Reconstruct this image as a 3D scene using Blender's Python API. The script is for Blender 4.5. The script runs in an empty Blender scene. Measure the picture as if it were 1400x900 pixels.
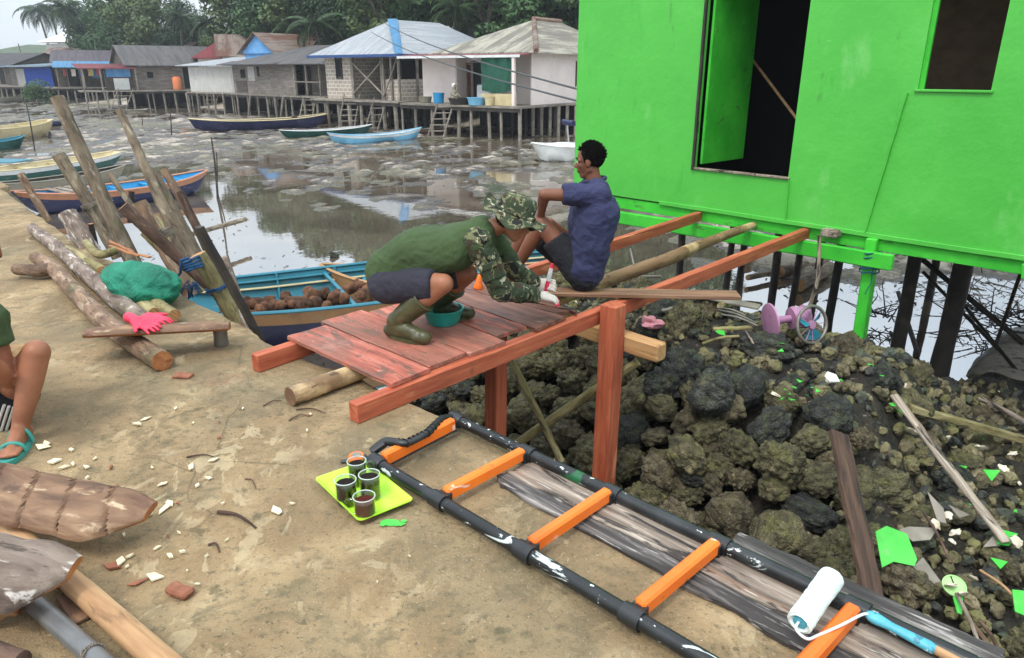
import bpy, bmesh, math, random
from mathutils import Vector as V, Matrix, noise, Euler
random.seed(7)
rnd = random.uniform
scene = bpy.context.scene
COL = scene.collection
# ------------------------------------------------------------------ camera, world, sun, exposure
EYE = 1.6; F = 985.0; TH = math.atan(353.0/F)
cam_d = bpy.data.cameras.new('camera'); cam = bpy.data.objects.new('camera', cam_d); COL.objects.link(cam)
cam.location = (0, 0, EYE); cam.rotation_euler = (math.pi/2-TH, 0, 0)
cam_d.sensor_width = 36; cam_d.lens = 36*F/1400; cam_d.clip_end = 2000; cam_d.clip_start = .05
scene.camera = cam
SUN_EL, SUN_AZ = math.radians(58), math.radians(215)      # azimuth clockwise from +Y
w = bpy.data.worlds.new("World"); scene.world = w; w.use_nodes = True
nt = w.node_tree; nt.nodes.clear()
out = nt.nodes.new('ShaderNodeOutputWorld'); bg = nt.nodes.new('ShaderNodeBackground')
sky = nt.nodes.new('ShaderNodeTexSky'); sky.sky_type = 'NISHITA'; sky.sun_disc = False
sky.sun_elevation = SUN_EL; sky.sun_rotation = SUN_AZ; sky.dust_density = 4; sky.air_density = 1.0
tcw = nt.nodes.new('ShaderNodeTexCoord'); nw = nt.nodes.new('ShaderNodeTexNoise')
mpw = nt.nodes.new('ShaderNodeMapping'); mpw.inputs['Scale'].default_value = (1, 1, 3)
nt.links.new(tcw.outputs['Generated'], mpw.inputs[0]); nt.links.new(mpw.outputs[0], nw.inputs['Vector'])
nw.inputs['Scale'].default_value = 2.2; nw.inputs['Detail'].default_value = 6
rpw = nt.nodes.new('ShaderNodeValToRGB'); rpw.color_ramp.elements[0].position = .3; rpw.color_ramp.elements[1].position = .7
rpw.color_ramp.elements[0].color = (6.2, 7.2, 8.2, 1); rpw.color_ramp.elements[1].color = (9.0, 9.6, 10.0, 1)
nt.links.new(nw.outputs[0], rpw.inputs[0])
mxw = nt.nodes.new('ShaderNodeMix'); mxw.data_type = 'RGBA'; mxw.inputs[0].default_value = .8
nt.links.new(sky.outputs[0], mxw.inputs[6]); nt.links.new(rpw.outputs[0], mxw.inputs[7])
szw = nt.nodes.new('ShaderNodeSeparateXYZ'); nt.links.new(tcw.outputs['Generated'], szw.inputs[0])
cmw = nt.nodes.new('ShaderNodeMapRange'); nt.links.new(szw.outputs[2], cmw.inputs[0]); cmw.inputs[3].default_value = .86; cmw.inputs[4].default_value = 2.0
vmw = nt.nodes.new('ShaderNodeVectorMath'); vmw.operation = 'SCALE'; nt.links.new(mxw.outputs[2], vmw.inputs[0]); nt.links.new(cmw.outputs[0], vmw.inputs['Scale'])   # overcast sky: brighter overhead
nt.links.new(vmw.outputs[0], bg.inputs[0]); bg.inputs[1].default_value = .122
nt.links.new(bg.outputs[0], out.inputs[0])
sd = bpy.data.lights.new('sun', 'SUN'); sd.energy = 1.5; sd.angle = math.radians(14); sd.color = (1, .965, .91)
sun = bpy.data.objects.new('sun', sd); COL.objects.link(sun)
sv = V((math.sin(SUN_AZ)*math.cos(SUN_EL), math.cos(SUN_AZ)*math.cos(SUN_EL), math.sin(SUN_EL)))
sun.rotation_euler = sv.to_track_quat('Z', 'Y').to_euler(); sun.location = (0, 0, 30)
scene.view_settings.view_transform = 'Standard'; scene.view_settings.look = 'None'
scene.view_settings.exposure = 0.28; scene.view_settings.gamma = 1
# ------------------------------------------------------------------ survey helpers: photo ray -> world point
CT, ST = math.cos(TH), math.sin(TH)
def ray(x, y):
    u = -(y-450)/F
    return V(((x-700)/F, CT+u*ST, -ST+u*CT))
NV = V((.728, .6855, 0)).normalized()     # away from quay edge
DV = V((-NV.y, NV.x, 0))                  # along the quay, away from camera
def pz(x, y, z=0.0):
    r = ray(x, y); t = (z-EYE)/r.z; return V((0, 0, EYE))+r*t
def pY(x, y, Y):
    r = ray(x, y); return V((0, 0, EYE))+r*(Y/r.y)
def pn(x, y, n):
    r = ray(x, y); return V((0, 0, EYE))+r*(n/r.dot(NV))
def sn(s, n, z=0.0): return DV*s+NV*n+V((0, 0, z))
def S(r, g, b, k=1.0):
    f = lambda c: (c/255/12.92 if c/255 <= .04045 else ((c/255+.055)/1.055)**2.4)*k
    return (f(r), f(g), f(b), 1)
# ------------------------------------------------------------------ materials
class NG:
    def __init__(s, name):
        s.m = bpy.data.materials.new(name); s.m.use_nodes = True; s.t = s.m.node_tree
        s.b = s.t.nodes['Principled BSDF']
    def n(s, ty, **kw):
        o = s.t.nodes.new(ty)
        for k, v in kw.items(): setattr(o, k, v)
        return o
    def l(s, a, b): s.t.links.new(a, b)
    def math(s, op, a, b=None, clamp=False):
        o = s.n('ShaderNodeMath', operation=op, use_clamp=clamp)
        for i, v in enumerate((a, b)):
            if v is None: continue
            if hasattr(v, 'links'): s.l(v, o.inputs[i])
            else: o.inputs[i].default_value = v
        return o.outputs[0]
    def mix(s, f, a, b, mode='MIX'):
        o = s.n('ShaderNodeMix', data_type='RGBA', blend_type=mode)
        for i, v in ((0, f), (6, a), (7, b)):
            if hasattr(v, 'links'): s.l(v, o.inputs[i])
            else: o.inputs[i].default_value = v
        return o.outputs[2]
    def smooth(s, v, lo, hi):
        o = s.n('ShaderNodeMapRange', interpolation_type='SMOOTHSTEP'); s.l(v, o.inputs[0])
        o.inputs[1].default_value = lo; o.inputs[2].default_value = hi
        return o.outputs[0]
def mat(name, base, scale=5, rough=.75, bump=(), layers=(), stretch=(1, 1, 1), metallic=0, ior=None, hue=0,
        rand=True, world=False, distort=0, spec=None, roughvar=0, trans=0, detail=7):
    g = NG(name); b = g.b
    tc = g.n('ShaderNodeTexCoord'); co = tc.outputs['Object']
    if world: co = g.n('ShaderNodeNewGeometry').outputs['Position']
    if rand and not world:
        oi = g.n('ShaderNodeObjectInfo'); va = g.n('ShaderNodeVectorMath', operation='ADD')
        mu = g.math('MULTIPLY', oi.outputs['Random'], 37.0); cx = g.n('ShaderNodeCombineXYZ')
        g.l(mu, cx.inputs[0]); g.l(mu, cx.inputs[1]); g.l(mu, cx.inputs[2])
        g.l(co, va.inputs[0]); g.l(cx.outputs[0], va.inputs[1]); co = va.outputs[0]
    def coords(st):
        if tuple(st) == (1, 1, 1): return co
        mp = g.n('ShaderNodeMapping'); mp.inputs['Scale'].default_value = st; g.l(co, mp.inputs[0]); return mp.outputs[0]
    def tex(kind, sc, st, dis=0, det=7):
        if kind == 'noise':
            o = g.n('ShaderNodeTexNoise'); o.inputs['Scale'].default_value = sc; o.inputs['Detail'].default_value = det
            o.inputs['Roughness'].default_value = .6; o.inputs['Distortion'].default_value = dis
            g.l(coords(st), o.inputs['Vector']); return o.outputs[0]
        if kind == 'wave':
            o = g.n('ShaderNodeTexWave', wave_type='BANDS', bands_direction='X'); o.inputs['Scale'].default_value = sc
            o.inputs['Distortion'].default_value = dis; g.l(coords(st), o.inputs['Vector']); return o.outputs[1]
        if kind == 'rings':
            o = g.n('ShaderNodeTexWave', wave_type='RINGS', rings_direction='X'); o.inputs['Scale'].default_value = sc
            o.inputs['Distortion'].default_value = 1.5; g.l(coords(st), o.inputs['Vector']); return o.outputs[1]
        ft = {'edge': 'DISTANCE_TO_EDGE', 'cell': 'F1'}[kind]
        o = g.n('ShaderNodeTexVoronoi', feature=ft); o.inputs['Scale'].default_value = sc
        c = coords(st)
        if dis:
            nn = g.n('ShaderNodeTexNoise'); nn.inputs['Scale'].default_value = sc*1.7; nn.inputs['Detail'].default_value = 5; g.l(c, nn.inputs['Vector'])
            ad = g.n('ShaderNodeVectorMath', operation='MULTIPLY_ADD'); g.l(nn.outputs[1], ad.inputs[0])
            ad.inputs[1].default_value = (dis,)*3; g.l(c, ad.inputs[2]); c = ad.outputs[0]
        g.l(c, o.inputs['Vector']); return o.outputs[0]
    r = g.n('ShaderNodeValToRGB'); els = r.color_ramp.elements
    if len(base) == 4 and not isinstance(base[0], tuple): base = [(.3, tuple(c*.85 for c in base[:3])+(1,)), (.7, base)]
    while len(els) < len(base): els.new(.5)
    for e, (p, c) in zip(els, base): e.position = p; e.color = c
    nf = tex('noise', scale, stretch, distort, detail); g.l(nf, r.inputs[0]); col = r.outputs[0]
    for L in layers:
        kind, sc, lo, hi, c = L[:5]; o = L[5] if len(L) > 5 else {}
        m = g.smooth(tex(kind, sc, o.get('st', (1, 1, 1)), o.get('dis', 0)), lo, hi)
        if o.get('with'):
            k2, s2, l2, h2 = o['with']; m = g.math('MULTIPLY', m, g.smooth(tex('noise', s2, (1, 1, 1)), l2, h2))
        if o.get('up'):
            ge = g.n('ShaderNodeNewGeometry'); sp = g.n('ShaderNodeSeparateXYZ'); g.l(ge.outputs['Normal'], sp.inputs[0])
            m = g.math('MULTIPLY', m, g.smooth(sp.outputs[2], *o['up']))
        m = g.math('MULTIPLY', m, o.get('k', 1.0)); col = g.mix(m, col, c)
    if hue:
        oi = g.n('ShaderNodeObjectInfo'); hs = g.n('ShaderNodeHueSaturation')
        v = g.math('MULTIPLY_ADD', oi.outputs['Random'], hue); hs.inputs['Value'].default_value = 1
        v.node.inputs[2].default_value = 1-hue/2; g.l(v, hs.inputs['Value']); g.l(col, hs.inputs['Color']); col = hs.outputs[0]
    g.l(col, b.inputs['Base Color'])
    if roughvar:
        g.l(g.math('MULTIPLY_ADD', nf, roughvar), b.inputs['Roughness']); b.inputs['Roughness'].links[0].from_node.inputs[2].default_value = rough-roughvar/2
    else: b.inputs['Roughness'].default_value = rough
    b.inputs['Metallic'].default_value = metallic
    if ior: b.inputs['IOR'].default_value = ior
    if spec is not None: b.inputs['Specular IOR Level'].default_value = spec
    if trans: b.inputs['Transmission Weight'].default_value = trans
    nrm = None
    for B in bump:
        kind, sc, stg, dist = B[:4]; st = B[4] if len(B) > 4 else (1, 1, 1)
        bp = g.n('ShaderNodeBump'); bp.inputs['Strength'].default_value = stg; bp.inputs['Distance'].default_value = dist
        g.l(tex(kind, sc, st, B[5] if len(B) > 5 else 0), bp.inputs['Height'])
        if nrm is not None: g.l(nrm, bp.inputs['Normal'])
        nrm = bp.outputs[0]
    if nrm is not None: g.l(nrm, b.inputs['Normal'])
    return g.m
# ------------------------------------------------------------------ mesh building (in world coordinates)
class MB:
    def __init__(s): s.v = []; s.f = []; s.mi = []
    def add(s, vs, fs, mi=0):
        k = len(s.v); s.v += [V(v) for v in vs]; s.f += [tuple(i+k for i in f) for f in fs]; s.mi += [mi]*len(fs); return s
    def join(s, o, M=None, mi=None):
        k = len(s.v); s.v += [(M @ v if M else v.copy()) for v in o.v]
        s.f += [tuple(i+k for i in f) for f in o.f]; s.mi += [(m if mi is None else mi) for m in o.mi]; return s
    def box(s, p0, p1, w, h, up=V((0, 0, 1)), taper=1.0, jit=0.0, seg=1, mi=0, bev=.004):
        p0 = V(p0); p1 = V(p1); x = (p1-p0); L = x.length; x.normalize(); up = V(up)
        y = up.cross(x)
        if y.length < 1e-4: y = V((0, 1, 0)).cross(x)
        y.normalize(); z = x.cross(y); vs = []; fs = []
        b = min(bev, w*.3, h*.3)
        prof = [(-w/2+b, -h/2), (w/2-b, -h/2), (w/2, -h/2+b), (w/2, h/2-b), (w/2-b, h/2), (-w/2+b, h/2), (-w/2, h/2-b), (-w/2, -h/2+b)]
        xs = [0, b/L]+[i/seg for i in range(1, seg)]+[1-b/L, 1]
        for i, t in enumerate(xs):
            sc = (1+(taper-1)*t); inn = b if i in (0, len(xs)-1) else 0
            oj = V((rnd(-jit, jit), rnd(-jit, jit), 0)) if 1 < i < len(xs)-2 else V((0, 0, 0))
            for (a, c) in prof:
                a2 = (a-math.copysign(inn, a))*sc+oj.x; c2 = (c-math.copysign(inn, c))*sc+oj.y
                vs.append(p0+x*(t*L)+y*a2+z*c2)
        n = len(xs)
        for i in range(n-1):
            for j in range(8): fs.append((i*8+j, i*8+(j+1) % 8, (i+1)*8+(j+1) % 8, (i+1)*8+j))
        fs.append(tuple(reversed(range(8)))); fs.append(tuple((n-1)*8+j for j in range(8)))
        return s.add(vs, fs, mi)
    def abox(s, lo, hi, mi=0):
        (a, b, c), (d, e, f) = lo, hi
        return s.box(((a), (b+e)/2, (c+f)/2), ((d), (b+e)/2, (c+f)/2), abs(e-b), abs(f-c), mi=mi)
    def tube(s, pts, rs, seg=12, bump=0.0, bfreq=6, cap=True, mi=0, flat=1.0, resample=0, capmi=None, seed=0):
        pts = [V(p) for p in pts]
        if not isinstance(rs, (list, tuple)): rs = [rs]*len(pts)
        if resample:
            L = [0]
            for i in range(1, len(pts)): L.append(L[-1]+(pts[i]-pts[i-1]).length)
            np_, nr = [], []
            for k in range(resample+1):
                t = L[-1]*k/resample; i = 0
                while i < len(L)-2 and L[i+1] < t: i += 1
                u = (t-L[i])/max(1e-9, L[i+1]-L[i])
                a = pts[max(0, i-1)]; b_ = pts[i]; c = pts[i+1]; d = pts[min(len(pts)-1, i+2)]
                np_.append(.5*((2*b_)+(c-a)*u+(2*a-5*b_+4*c-d)*u*u+(3*b_-a-3*c+d)*u**3)); nr.append(rs[i]+(rs[i+1]-rs[i])*u)
            pts, rs = np_, nr
        n = len(pts); vs = []; fs = []
        t0 = (pts[1]-pts[0]).normalized(); up = V((0, 0, 1)) if abs(t0.z) < .9 else V((0, 1, 0))
        y = up.cross(t0).normalized()
        for i in range(n):
            t = (pts[min(i+1, n-1)]-pts[max(i-1, 0)]).normalized()
            y = (y-t*y.dot(t)).normalized(); z = t.cross(y)
            for j in range(seg):
                a = 2*math.pi*j/seg; r = rs[i]
                if bump:
                    q = V((math.cos(a)*1.3, math.sin(a)*1.3, i*.35))*1.0+V((seed, seed, seed))
                    r *= 1+bump*(noise.noise(q*bfreq*.25)+.5*noise.noise(q*bfreq))
                vs.append(pts[i]+y*(math.cos(a)*r)+z*(math.sin(a)*r*flat))
        for i in range(n-1):
            for j in range(seg): fs.append((i*seg+j, i*seg+(j+1) % seg, (i+1)*seg+(j+1) % seg, (i+1)*seg+j))
        s.add(vs, fs, mi)
        if cap:
            k = len(s.v)-n*seg; cm = mi if capmi is None else capmi
            c0 = len(s.v); s.v.append(pts[0]); s.v.append(pts[-1])
            ring0 = [v.copy() for v in s.v[k:k+seg]]; ring1 = [v.copy() for v in s.v[k+(n-1)*seg:k+n*seg]]
            a0 = len(s.v); s.v += ring0; a1 = len(s.v); s.v += ring1
            for j in range(seg):
                s.f.append((c0, a0+(j+1) % seg, a0+j)); s.f.append((c0+1, a1+j, a1+(j+1) % seg)); s.mi += [cm, cm]
        return s
    def lathe(s, o, ax, prof, seg=24, mi=0, sx=1, sy=1):
        o = V(o); q = V(ax).normalized().to_track_quat('Z', 'Y'); vs = []; fs = []; n = len(prof)
        for (r, z) in prof:
            for j in range(seg):
                a = 2*math.pi*j/seg; vs.append(o+q @ V((r*math.cos(a)*sx, r*math.sin(a)*sy, z)))
        for i in range(n-1):
            for j in range(seg): fs.append((i*seg+j, i*seg+(j+1) % seg, (i+1)*seg+(j+1) % seg, (i+1)*seg+j))
        return s.add(vs, fs, mi)
    def poly(s, pts, h, up=V((0, 0, 1)), mi=0):
        n = len(pts); pts = [V(p) for p in pts]; up = V(up)
        vs = pts+[p+up*h for p in pts]
        fs = [tuple(reversed(range(n))), tuple(range(n, 2*n))]+[(i, (i+1) % n, n+(i+1) % n, n+i) for i in range(n)]
        return s.add(vs, fs, mi)
    def ell(s, c, r, R=None, seg=14, rings=9, mi=0, bump=0, seed=0):
        c = V(c); vs = []; fs = []
        if not isinstance(r, (tuple, list, V)): r = (r, r, r)
        for i in range(rings+1):
            ph = math.pi*i/rings
            for j in range(seg):
                a = 2*math.pi*j/seg; p = V((math.sin(ph)*math.cos(a), math.sin(ph)*math.sin(a), math.cos(ph)))
                if bump: p = p*(1+bump*noise.noise(p*1.6+V((seed, seed, seed))))
                p = V((p.x*r[0], p.y*r[1], p.z*r[2])); vs.append(c+(R @ p if R else p))
        for i in range(rings):
            for j in range(seg): fs.append((i*seg+j, (i+1)*seg+j, (i+1)*seg+(j+1) % seg, i*seg+(j+1) % seg))
        return s.add(vs, fs, mi)
W = {}
def frame(p0, p1=None):
    p0 = V(p0)
    if p1 is None: return Matrix.Translation(p0)
    x = (V(p1)-p0).normalized(); up = V((0, 0, 1)) if abs(x.z) < .95 else V((0, 1, 0))
    y = up.cross(x).normalized(); z = x.cross(y)
    M = Matrix((x, y, z)).transposed().to_4x4(); M.translation = p0; return M
def attach(o, Mw, parent):
    W[o.name] = Mw
    if parent is not None: o.parent = parent; o.matrix_basis = W[parent.name].inverted() @ Mw
    else: o.matrix_basis = Mw
    COL.objects.link(o)
def obj(name, mb, m, parent=None, fr=None, smooth=False, label=None, cat=None, group=None, kind=None, sharp=None):
    if fr is None:
        lo = V((min(v.x for v in mb.v), min(v.y for v in mb.v), min(v.z for v in mb.v)))
        hi = V((max(v.x for v in mb.v), max(v.y for v in mb.v), max(v.z for v in mb.v)))
        Mw = Matrix.Translation(((lo.x+hi.x)/2, (lo.y+hi.y)/2, lo.z))
    else: Mw = fr
    inv = Mw.inverted(); me = bpy.data.meshes.new(name)
    me.from_pydata([inv @ v for v in mb.v], [], mb.f)
    for mm in (m if isinstance(m, (list, tuple)) else [m]): me.materials.append(mm)
    if len(me.materials) > 1: me.polygons.foreach_set('material_index', mb.mi)
    bm = bmesh.new(); bm.from_mesh(me); bmesh.ops.remove_doubles(bm, verts=bm.verts, dist=1e-6)
    bmesh.ops.recalc_face_normals(bm, faces=bm.faces); bm.to_mesh(me); bm.free()
    if smooth:
        me.polygons.foreach_set('use_smooth', [True]*len(me.polygons))
        me.set_sharp_from_angle(angle=math.radians(sharp or 50))
    o = bpy.data.objects.new(name, me); attach(o, Mw, parent); tag(o, label, cat, group, kind); return o
def tag(o, label=None, cat=None, group=None, kind=None):
    for k, v in (('label', label), ('category', cat), ('group', group), ('kind', kind)):
        if v: o[k] = v
def thing(name, label, cat, loc, group=None):
    o = bpy.data.objects.new(name, None); o.empty_display_size = .1
    attach(o, Matrix.Translation(V(loc)), None); tag(o, label, cat, group); return o
def copytree(o, Mw, label=None, group=None, keep=True):
    kids = [c for c in KIDS.get(o.name, [])]
    c = o.copy(); COL.objects.link(c); c.parent = None; c.matrix_basis = Mw; W[c.name] = Mw
    if label: c['label'] = label
    if group: c['group'] = group
    def rec(src, dst):
        for ch in [x for x in src.children]:
            d = ch.copy(); COL.objects.link(d); d.parent = dst; d.matrix_basis = ch.matrix_basis.copy(); W[d.name] = W[dst.name] @ d.matrix_basis
            rec(ch, d)
    rec(o, c); return c
KIDS = {}
# ------------------------------------------------------------------ materials
G3 = (6, 60, 60)
m_concrete = mat('concrete', [(.25, S(108, 89, 64)), (.45, S(141, 119, 86)), (.6, S(166, 143, 106)), (.8, S(192, 172, 136))], 1.7, .92, world=True, distort=.6,
    layers=[('noise', .7, .45, .62, S(112, 102, 78), {'k': .7, 'dis': .5}), ('noise', 3.4, .53, .66, S(98, 90, 66), {'k': .6, 'dis': 1.2}), ('noise', 18, .54, .66, S(104, 94, 72), {'k': .55}), ('noise', 12, .6, .68, S(92, 98, 62), {'k': .5, 'with': ('n', 1.6, .5, .6)}),
            ('noise', 9, .56, .66, S(78, 76, 50), {'k': .7, 'with': ('n', 1.1, .48, .62)}),
            ('noise', 3, .62, .74, S(206, 190, 158), {'k': .4, 'dis': .8}), ('noise', 55, .56, .68, S(88, 78, 60), {'k': .7}), ('noise', 22, .62, .72, S(200, 186, 156), {'k': .3}), ('noise', 1.6, .52, .66, S(124, 98, 66), {'k': .5, 'dis': .6}),
            ('noise', 90, .66, .74, S(225, 215, 195), {'k': .5}), ('edge', .55, .0035, .0, S(70, 62, 46), {'k': .55, 'dis': .35, 'with': ('n', .9, .5, .58)}),
            ('edge', 1.3, .005, .0, S(76, 68, 50), {'k': .5, 'dis': .3, 'with': ('n', 1.7, .54, .62)}), ('noise', 1.0, .62, .7, S(150, 100, 76), {'k': .35}), ('noise', 8, .535, .56, S(104, 90, 64), {'k': .45, 'dis': 1.2, 'with': ('n', .8, .42, .6)}), ('noise', 5, .56, .58, S(196, 178, 142), {'k': .45, 'dis': 1.5, 'st': (1, .6, 1), 'with': ('n', 1.3, .45, .6)}), ('noise', 30, .6, .63, S(70, 64, 44), {'k': .6, 'with': ('n', 2.1, .48, .6)}), ('noise', 160, .62, .7, S(60, 52, 40), {'k': .6}), ('noise', 130, .62, .7, S(226, 214, 190), {'k': .5})],
    bump=[('noise', 3, .5, .05), ('noise', 9, .6, .02), ('noise', 30, .9, .014), ('noise', 140, .8, .005)])
m_mud = mat('mud', [(.3, S(66, 58, 50)), (.6, S(104, 93, 82)), (.8, S(135, 122, 108))], 2.0, .4, world=True, roughvar=.5, bump=[('noise', 3, .8, .12), ('noise', 14, .7, .04), ('noise', 60, .5, .01)])
g_ = NG('wet_mud'); b_ = g_.b                                        # mud flat: pale dry humps, dark wet troughs
geo = g_.n('ShaderNodeNewGeometry'); sp = g_.n('ShaderNodeSeparateXYZ'); g_.l(geo.outputs['Position'], sp.inputs[0])
def _nz(g, sc, det=8, vec=None):
    o = g.n('ShaderNodeTexNoise'); o.inputs['Scale'].default_value = sc; o.inputs['Detail'].default_value = det; g.l(vec or geo.outputs['Position'], o.inputs['Vector']); return o.outputs[0]
hh = g_.math('MULTIPLY_ADD', _nz(g_, 3.2), .22); hh.node.inputs[2].default_value = -.11
zz = g_.math('ADD', sp.outputs[2], hh)
rp = g_.n('ShaderNodeValToRGB'); g_.l(g_.smooth(zz, -1.60, -1.50), rp.inputs[0])
for p, c in zip((0, .3, .6, 1), (S(56, 51, 45), S(88, 80, 72), S(138, 128, 116), S(174, 164, 150))):
    e = rp.color_ramp.elements[0] if p == 0 else (rp.color_ramp.elements[-1] if p == 1 else rp.color_ramp.elements.new(p)); e.color = c
c1 = g_.mix(g_.smooth(_nz(g_, .35, 4), .45, .62), rp.outputs[0], g_.mix(.55, rp.outputs[0], S(92, 90, 58)))
c2 = g_.mix(g_.math('MULTIPLY', g_.smooth(_nz(g_, 11, 6), .56, .66), .8), c1, S(54, 46, 38))
# ground rising above tide is earth and leaf litter
c3 = g_.mix(g_.smooth(sp.outputs[2], -1.1, -.6), c2, S(72, 66, 44))
g_.l(c3, b_.inputs['Base Color'])
g_.l(g_.math('MULTIPLY_ADD', g_.smooth(zz, -1.61, -1.54), .6), b_.inputs['Roughness']); b_.inputs['Roughness'].links[0].from_node.inputs[2].default_value = .25
bp = g_.n('ShaderNodeBump'); bp.inputs['Strength'].default_value = .8; bp.inputs['Distance'].default_value = .05; g_.l(_nz(g_, 16, 8), bp.inputs['Height'])
g_.l(bp.outputs[0], b_.inputs['Normal']); m_flat = g_.m
g_ = NG('shallow_water'); b_ = g_.b; geo = g_.n('ShaderNodeNewGeometry')
g_.l(g_.mix(g_.smooth(_nz(g_, .6, 5), .4, .6), S(84, 74, 62), S(104, 94, 80)), b_.inputs['Base Color'])
b_.inputs['Roughness'].default_value = .02; b_.inputs['IOR'].default_value = 7
bp = g_.n('ShaderNodeBump'); bp.inputs['Strength'].default_value = .06; bp.inputs['Distance'].default_value = .02; g_.l(_nz(g_, 3.5, 3), bp.inputs['Height'])
g_.l(bp.outputs[0], b_.inputs['Normal']); m_water = g_.m
def rockmat(name, a, b, c, moss, k=.6):
    return mat(name, [(.3, a), (.5, b), (.72, c)], 5, .85, hue=.5,
        layers=[('noise', 3.2, .48, .62, moss, {'k': k, 'up': (-.3, .7)}), ('cell', 26, .28, .05, S(150, 140, 105), {'k': .22}), ('noise', 40, .6, .7, S(25, 24, 20), {'k': .7}), ('noise', 2, .6, .7, S(170, 160, 120), {'k': .22})],
        bump=[('cell', 22, 1, .03), ('noise', 11, .6, .03), ('cell', 55, .8, .008), ('noise', 80, .6, .006)])
m_rock = [rockmat('coral_olive', S(54, 51, 37), S(98, 92, 66), S(138, 130, 96), S(116, 115, 64)),
          rockmat('coral_black', S(30, 32, 31), S(56, 58, 54), S(90, 94, 86), S(84, 92, 60), .5),
          rockmat('coral_brown', S(58, 52, 40), S(106, 96, 74), S(150, 138, 108), S(114, 110, 66), .5)]
m_rubble = mat('rubble_soil', [(.3, S(20, 18, 14)), (.55, S(44, 39, 30)), (.75, S(74, 66, 52))], 6, .9, world=True, layers=[('noise', 30, .6, .7, S(150, 140, 120), {'k': .5})], bump=[('noise', 8, .9, .08), ('cell', 22, .7, .03), ('noise', 60, .6, .01)])
def paintgreen(name, k=1.0):
    return mat(name, [(.3, S(78, 190, 66, k)), (.55, S(86, 200, 72, k)), (.75, S(102, 208, 88, k))], 1.1, .5, world=True, roughvar=.2,
        layers=[('noise', 2.2, .58, .72, S(150, 224, 136, k), {'k': .42, 'st': (1, 1, .5)}), ('noise', 6, .6, .75, S(62, 170, 52, k), {'k': .6, 'st': (1.5, 1.5, .3)}),
                ('noise', 16, .68, .76, S(160, 225, 146, k), {'k': .5, 'st': (1, 1, 3)}), ('noise', 1.3, .6, .72, S(70, 186, 60, k), {'k': .7, 'st': (1, 1, .25), 'dis': 1}), ('noise', 3, .66, .7, S(60, 100, 50, k), {'k': .35, 'st': (1, 1, .3)})],
        bump=[('noise', 1.6, .35, .05), ('noise', 9, .25, .01), ('noise', 50, .2, .003, (1, 1, .25))])
m_green = paintgreen('green_paint', .84)
m_rot = mat('rotten_brown_board', [(.3, S(44, 32, 26)), (.5, S(78, 58, 46)), (.72, S(112, 86, 68))], 2, .85, stretch=(1, 10, 10), layers=[('noise', 3, .56, .64, S(30, 26, 24), {'k': .8, 'st': (.8, 4, 4)})], bump=[('noise', 3, .8, .01, (2, 40, 40)), ('noise', 14, .6, .01)])
m_greenwood = mat('green_painted_timber', [(.3, S(40, 170, 36)), (.7, S(72, 205, 56))], 3, .6, layers=[('noise', 4, .6, .68, S(70, 82, 52), {'k': .6, 'st': (1, 3, 3)})], bump=[('noise', 4, .4, .01, G3)])
m_red = mat('red_wood', [(.25, S(132, 62, 42)), (.5, S(174, 88, 58)), (.75, S(198, 116, 80))], 1.5, .65, stretch=(1.5, 20, 20),
    layers=[('noise', 3, .55, .68, S(150, 62, 40), {'k': .6, 'st': (.8, 3, 3)}), ('noise', 2.2, .6, .68, S(226, 160, 116), {'k': .5, 'st': (1.4, 9, 9)}), ('noise', 5, .66, .72, S(90, 52, 38), {'k': .5})], bump=[('noise', 2, .5, .006, (3, 60, 60)), ('noise', 10, .3, .004)])
m_redwall = m_red
m_deck = mat('worn_red_deck', [(.3, S(118, 66, 52)), (.5, S(172, 94, 76)), (.7, S(196, 122, 102))], 2.2, .7, stretch=(1.2, 9, 9), hue=.3,
    layers=[('noise', 2.4, .53, .57, S(100, 80, 68), {'k': .75, 'st': (1, 4, 4), 'dis': 1}), ('noise', 14, .6, .66, S(84, 64, 54), {'k': .5, 'st': (.6, 3, 3)}), ('noise', 1.1, .5, .6, S(128, 92, 76), {'k': .55}), ('noise', 6, .6, .66, S(72, 56, 48), {'k': .6, 'st': (1, 8, 8)}), ('noise', 30, .62, .7, S(190, 150, 132), {'k': .6}), ('noise', 1.4, .6, .7, S(205, 150, 135), {'k': .5})],
    bump=[('noise', 3, .7, .008, (2, 40, 40)), ('noise', 20, .5, .005)])
m_deckdark = mat('worn_brown_deck', [(.3, S(82, 52, 40)), (.5, S(112, 72, 56)), (.7, S(140, 98, 80))], 2.2, .5, stretch=(1.2, 9, 9), hue=.2,
    layers=[('noise', 3, .55, .65, S(62, 48, 40), {'k': .7, 'st': (1, 3, 3)}), ('noise', 4, .63, .7, S(190, 170, 155), {'k': .7})], bump=[('noise', 3, .7, .006, (2, 40, 40)), ('noise', 20, .5, .004)])
def bark(name, a, b, c, light, k=.5, hue=.25):
    return mat(name, [(.3, a), (.5, b), (.72, c)], 4, .85, stretch=(1, 3, 3), hue=hue, distort=.5,
        layers=[('noise', 7, .54, .64, light, {'k': k, 'st': (.7, 2.4, 2.4), 'dis': .6}), ('noise', 14, .58, .66, S(40, 32, 26), {'k': .7, 'st': (.5, 3, 3)}), ('noise', 3, .58, .7, S(84, 88, 50), {'k': .45})],
        bump=[('noise', 5, .8, .02, (1, 4, 4)), ('noise', 24, .7, .008, (.6, 2, 2))])
m_bark_white = bark('pale_bark', S(72, 58, 50), S(122, 106, 94), S(156, 142, 128), S(215, 208, 198), .75)
m_bark_brown = bark('brown_bark', S(76, 56, 44), S(120, 96, 76), S(152, 126, 102), S(186, 164, 140), .5)
m_bark_grey = bark('grey_weathered_trunk', S(70, 60, 48), S(114, 100, 82), S(150, 136, 114), S(176, 166, 142), .5)
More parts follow.
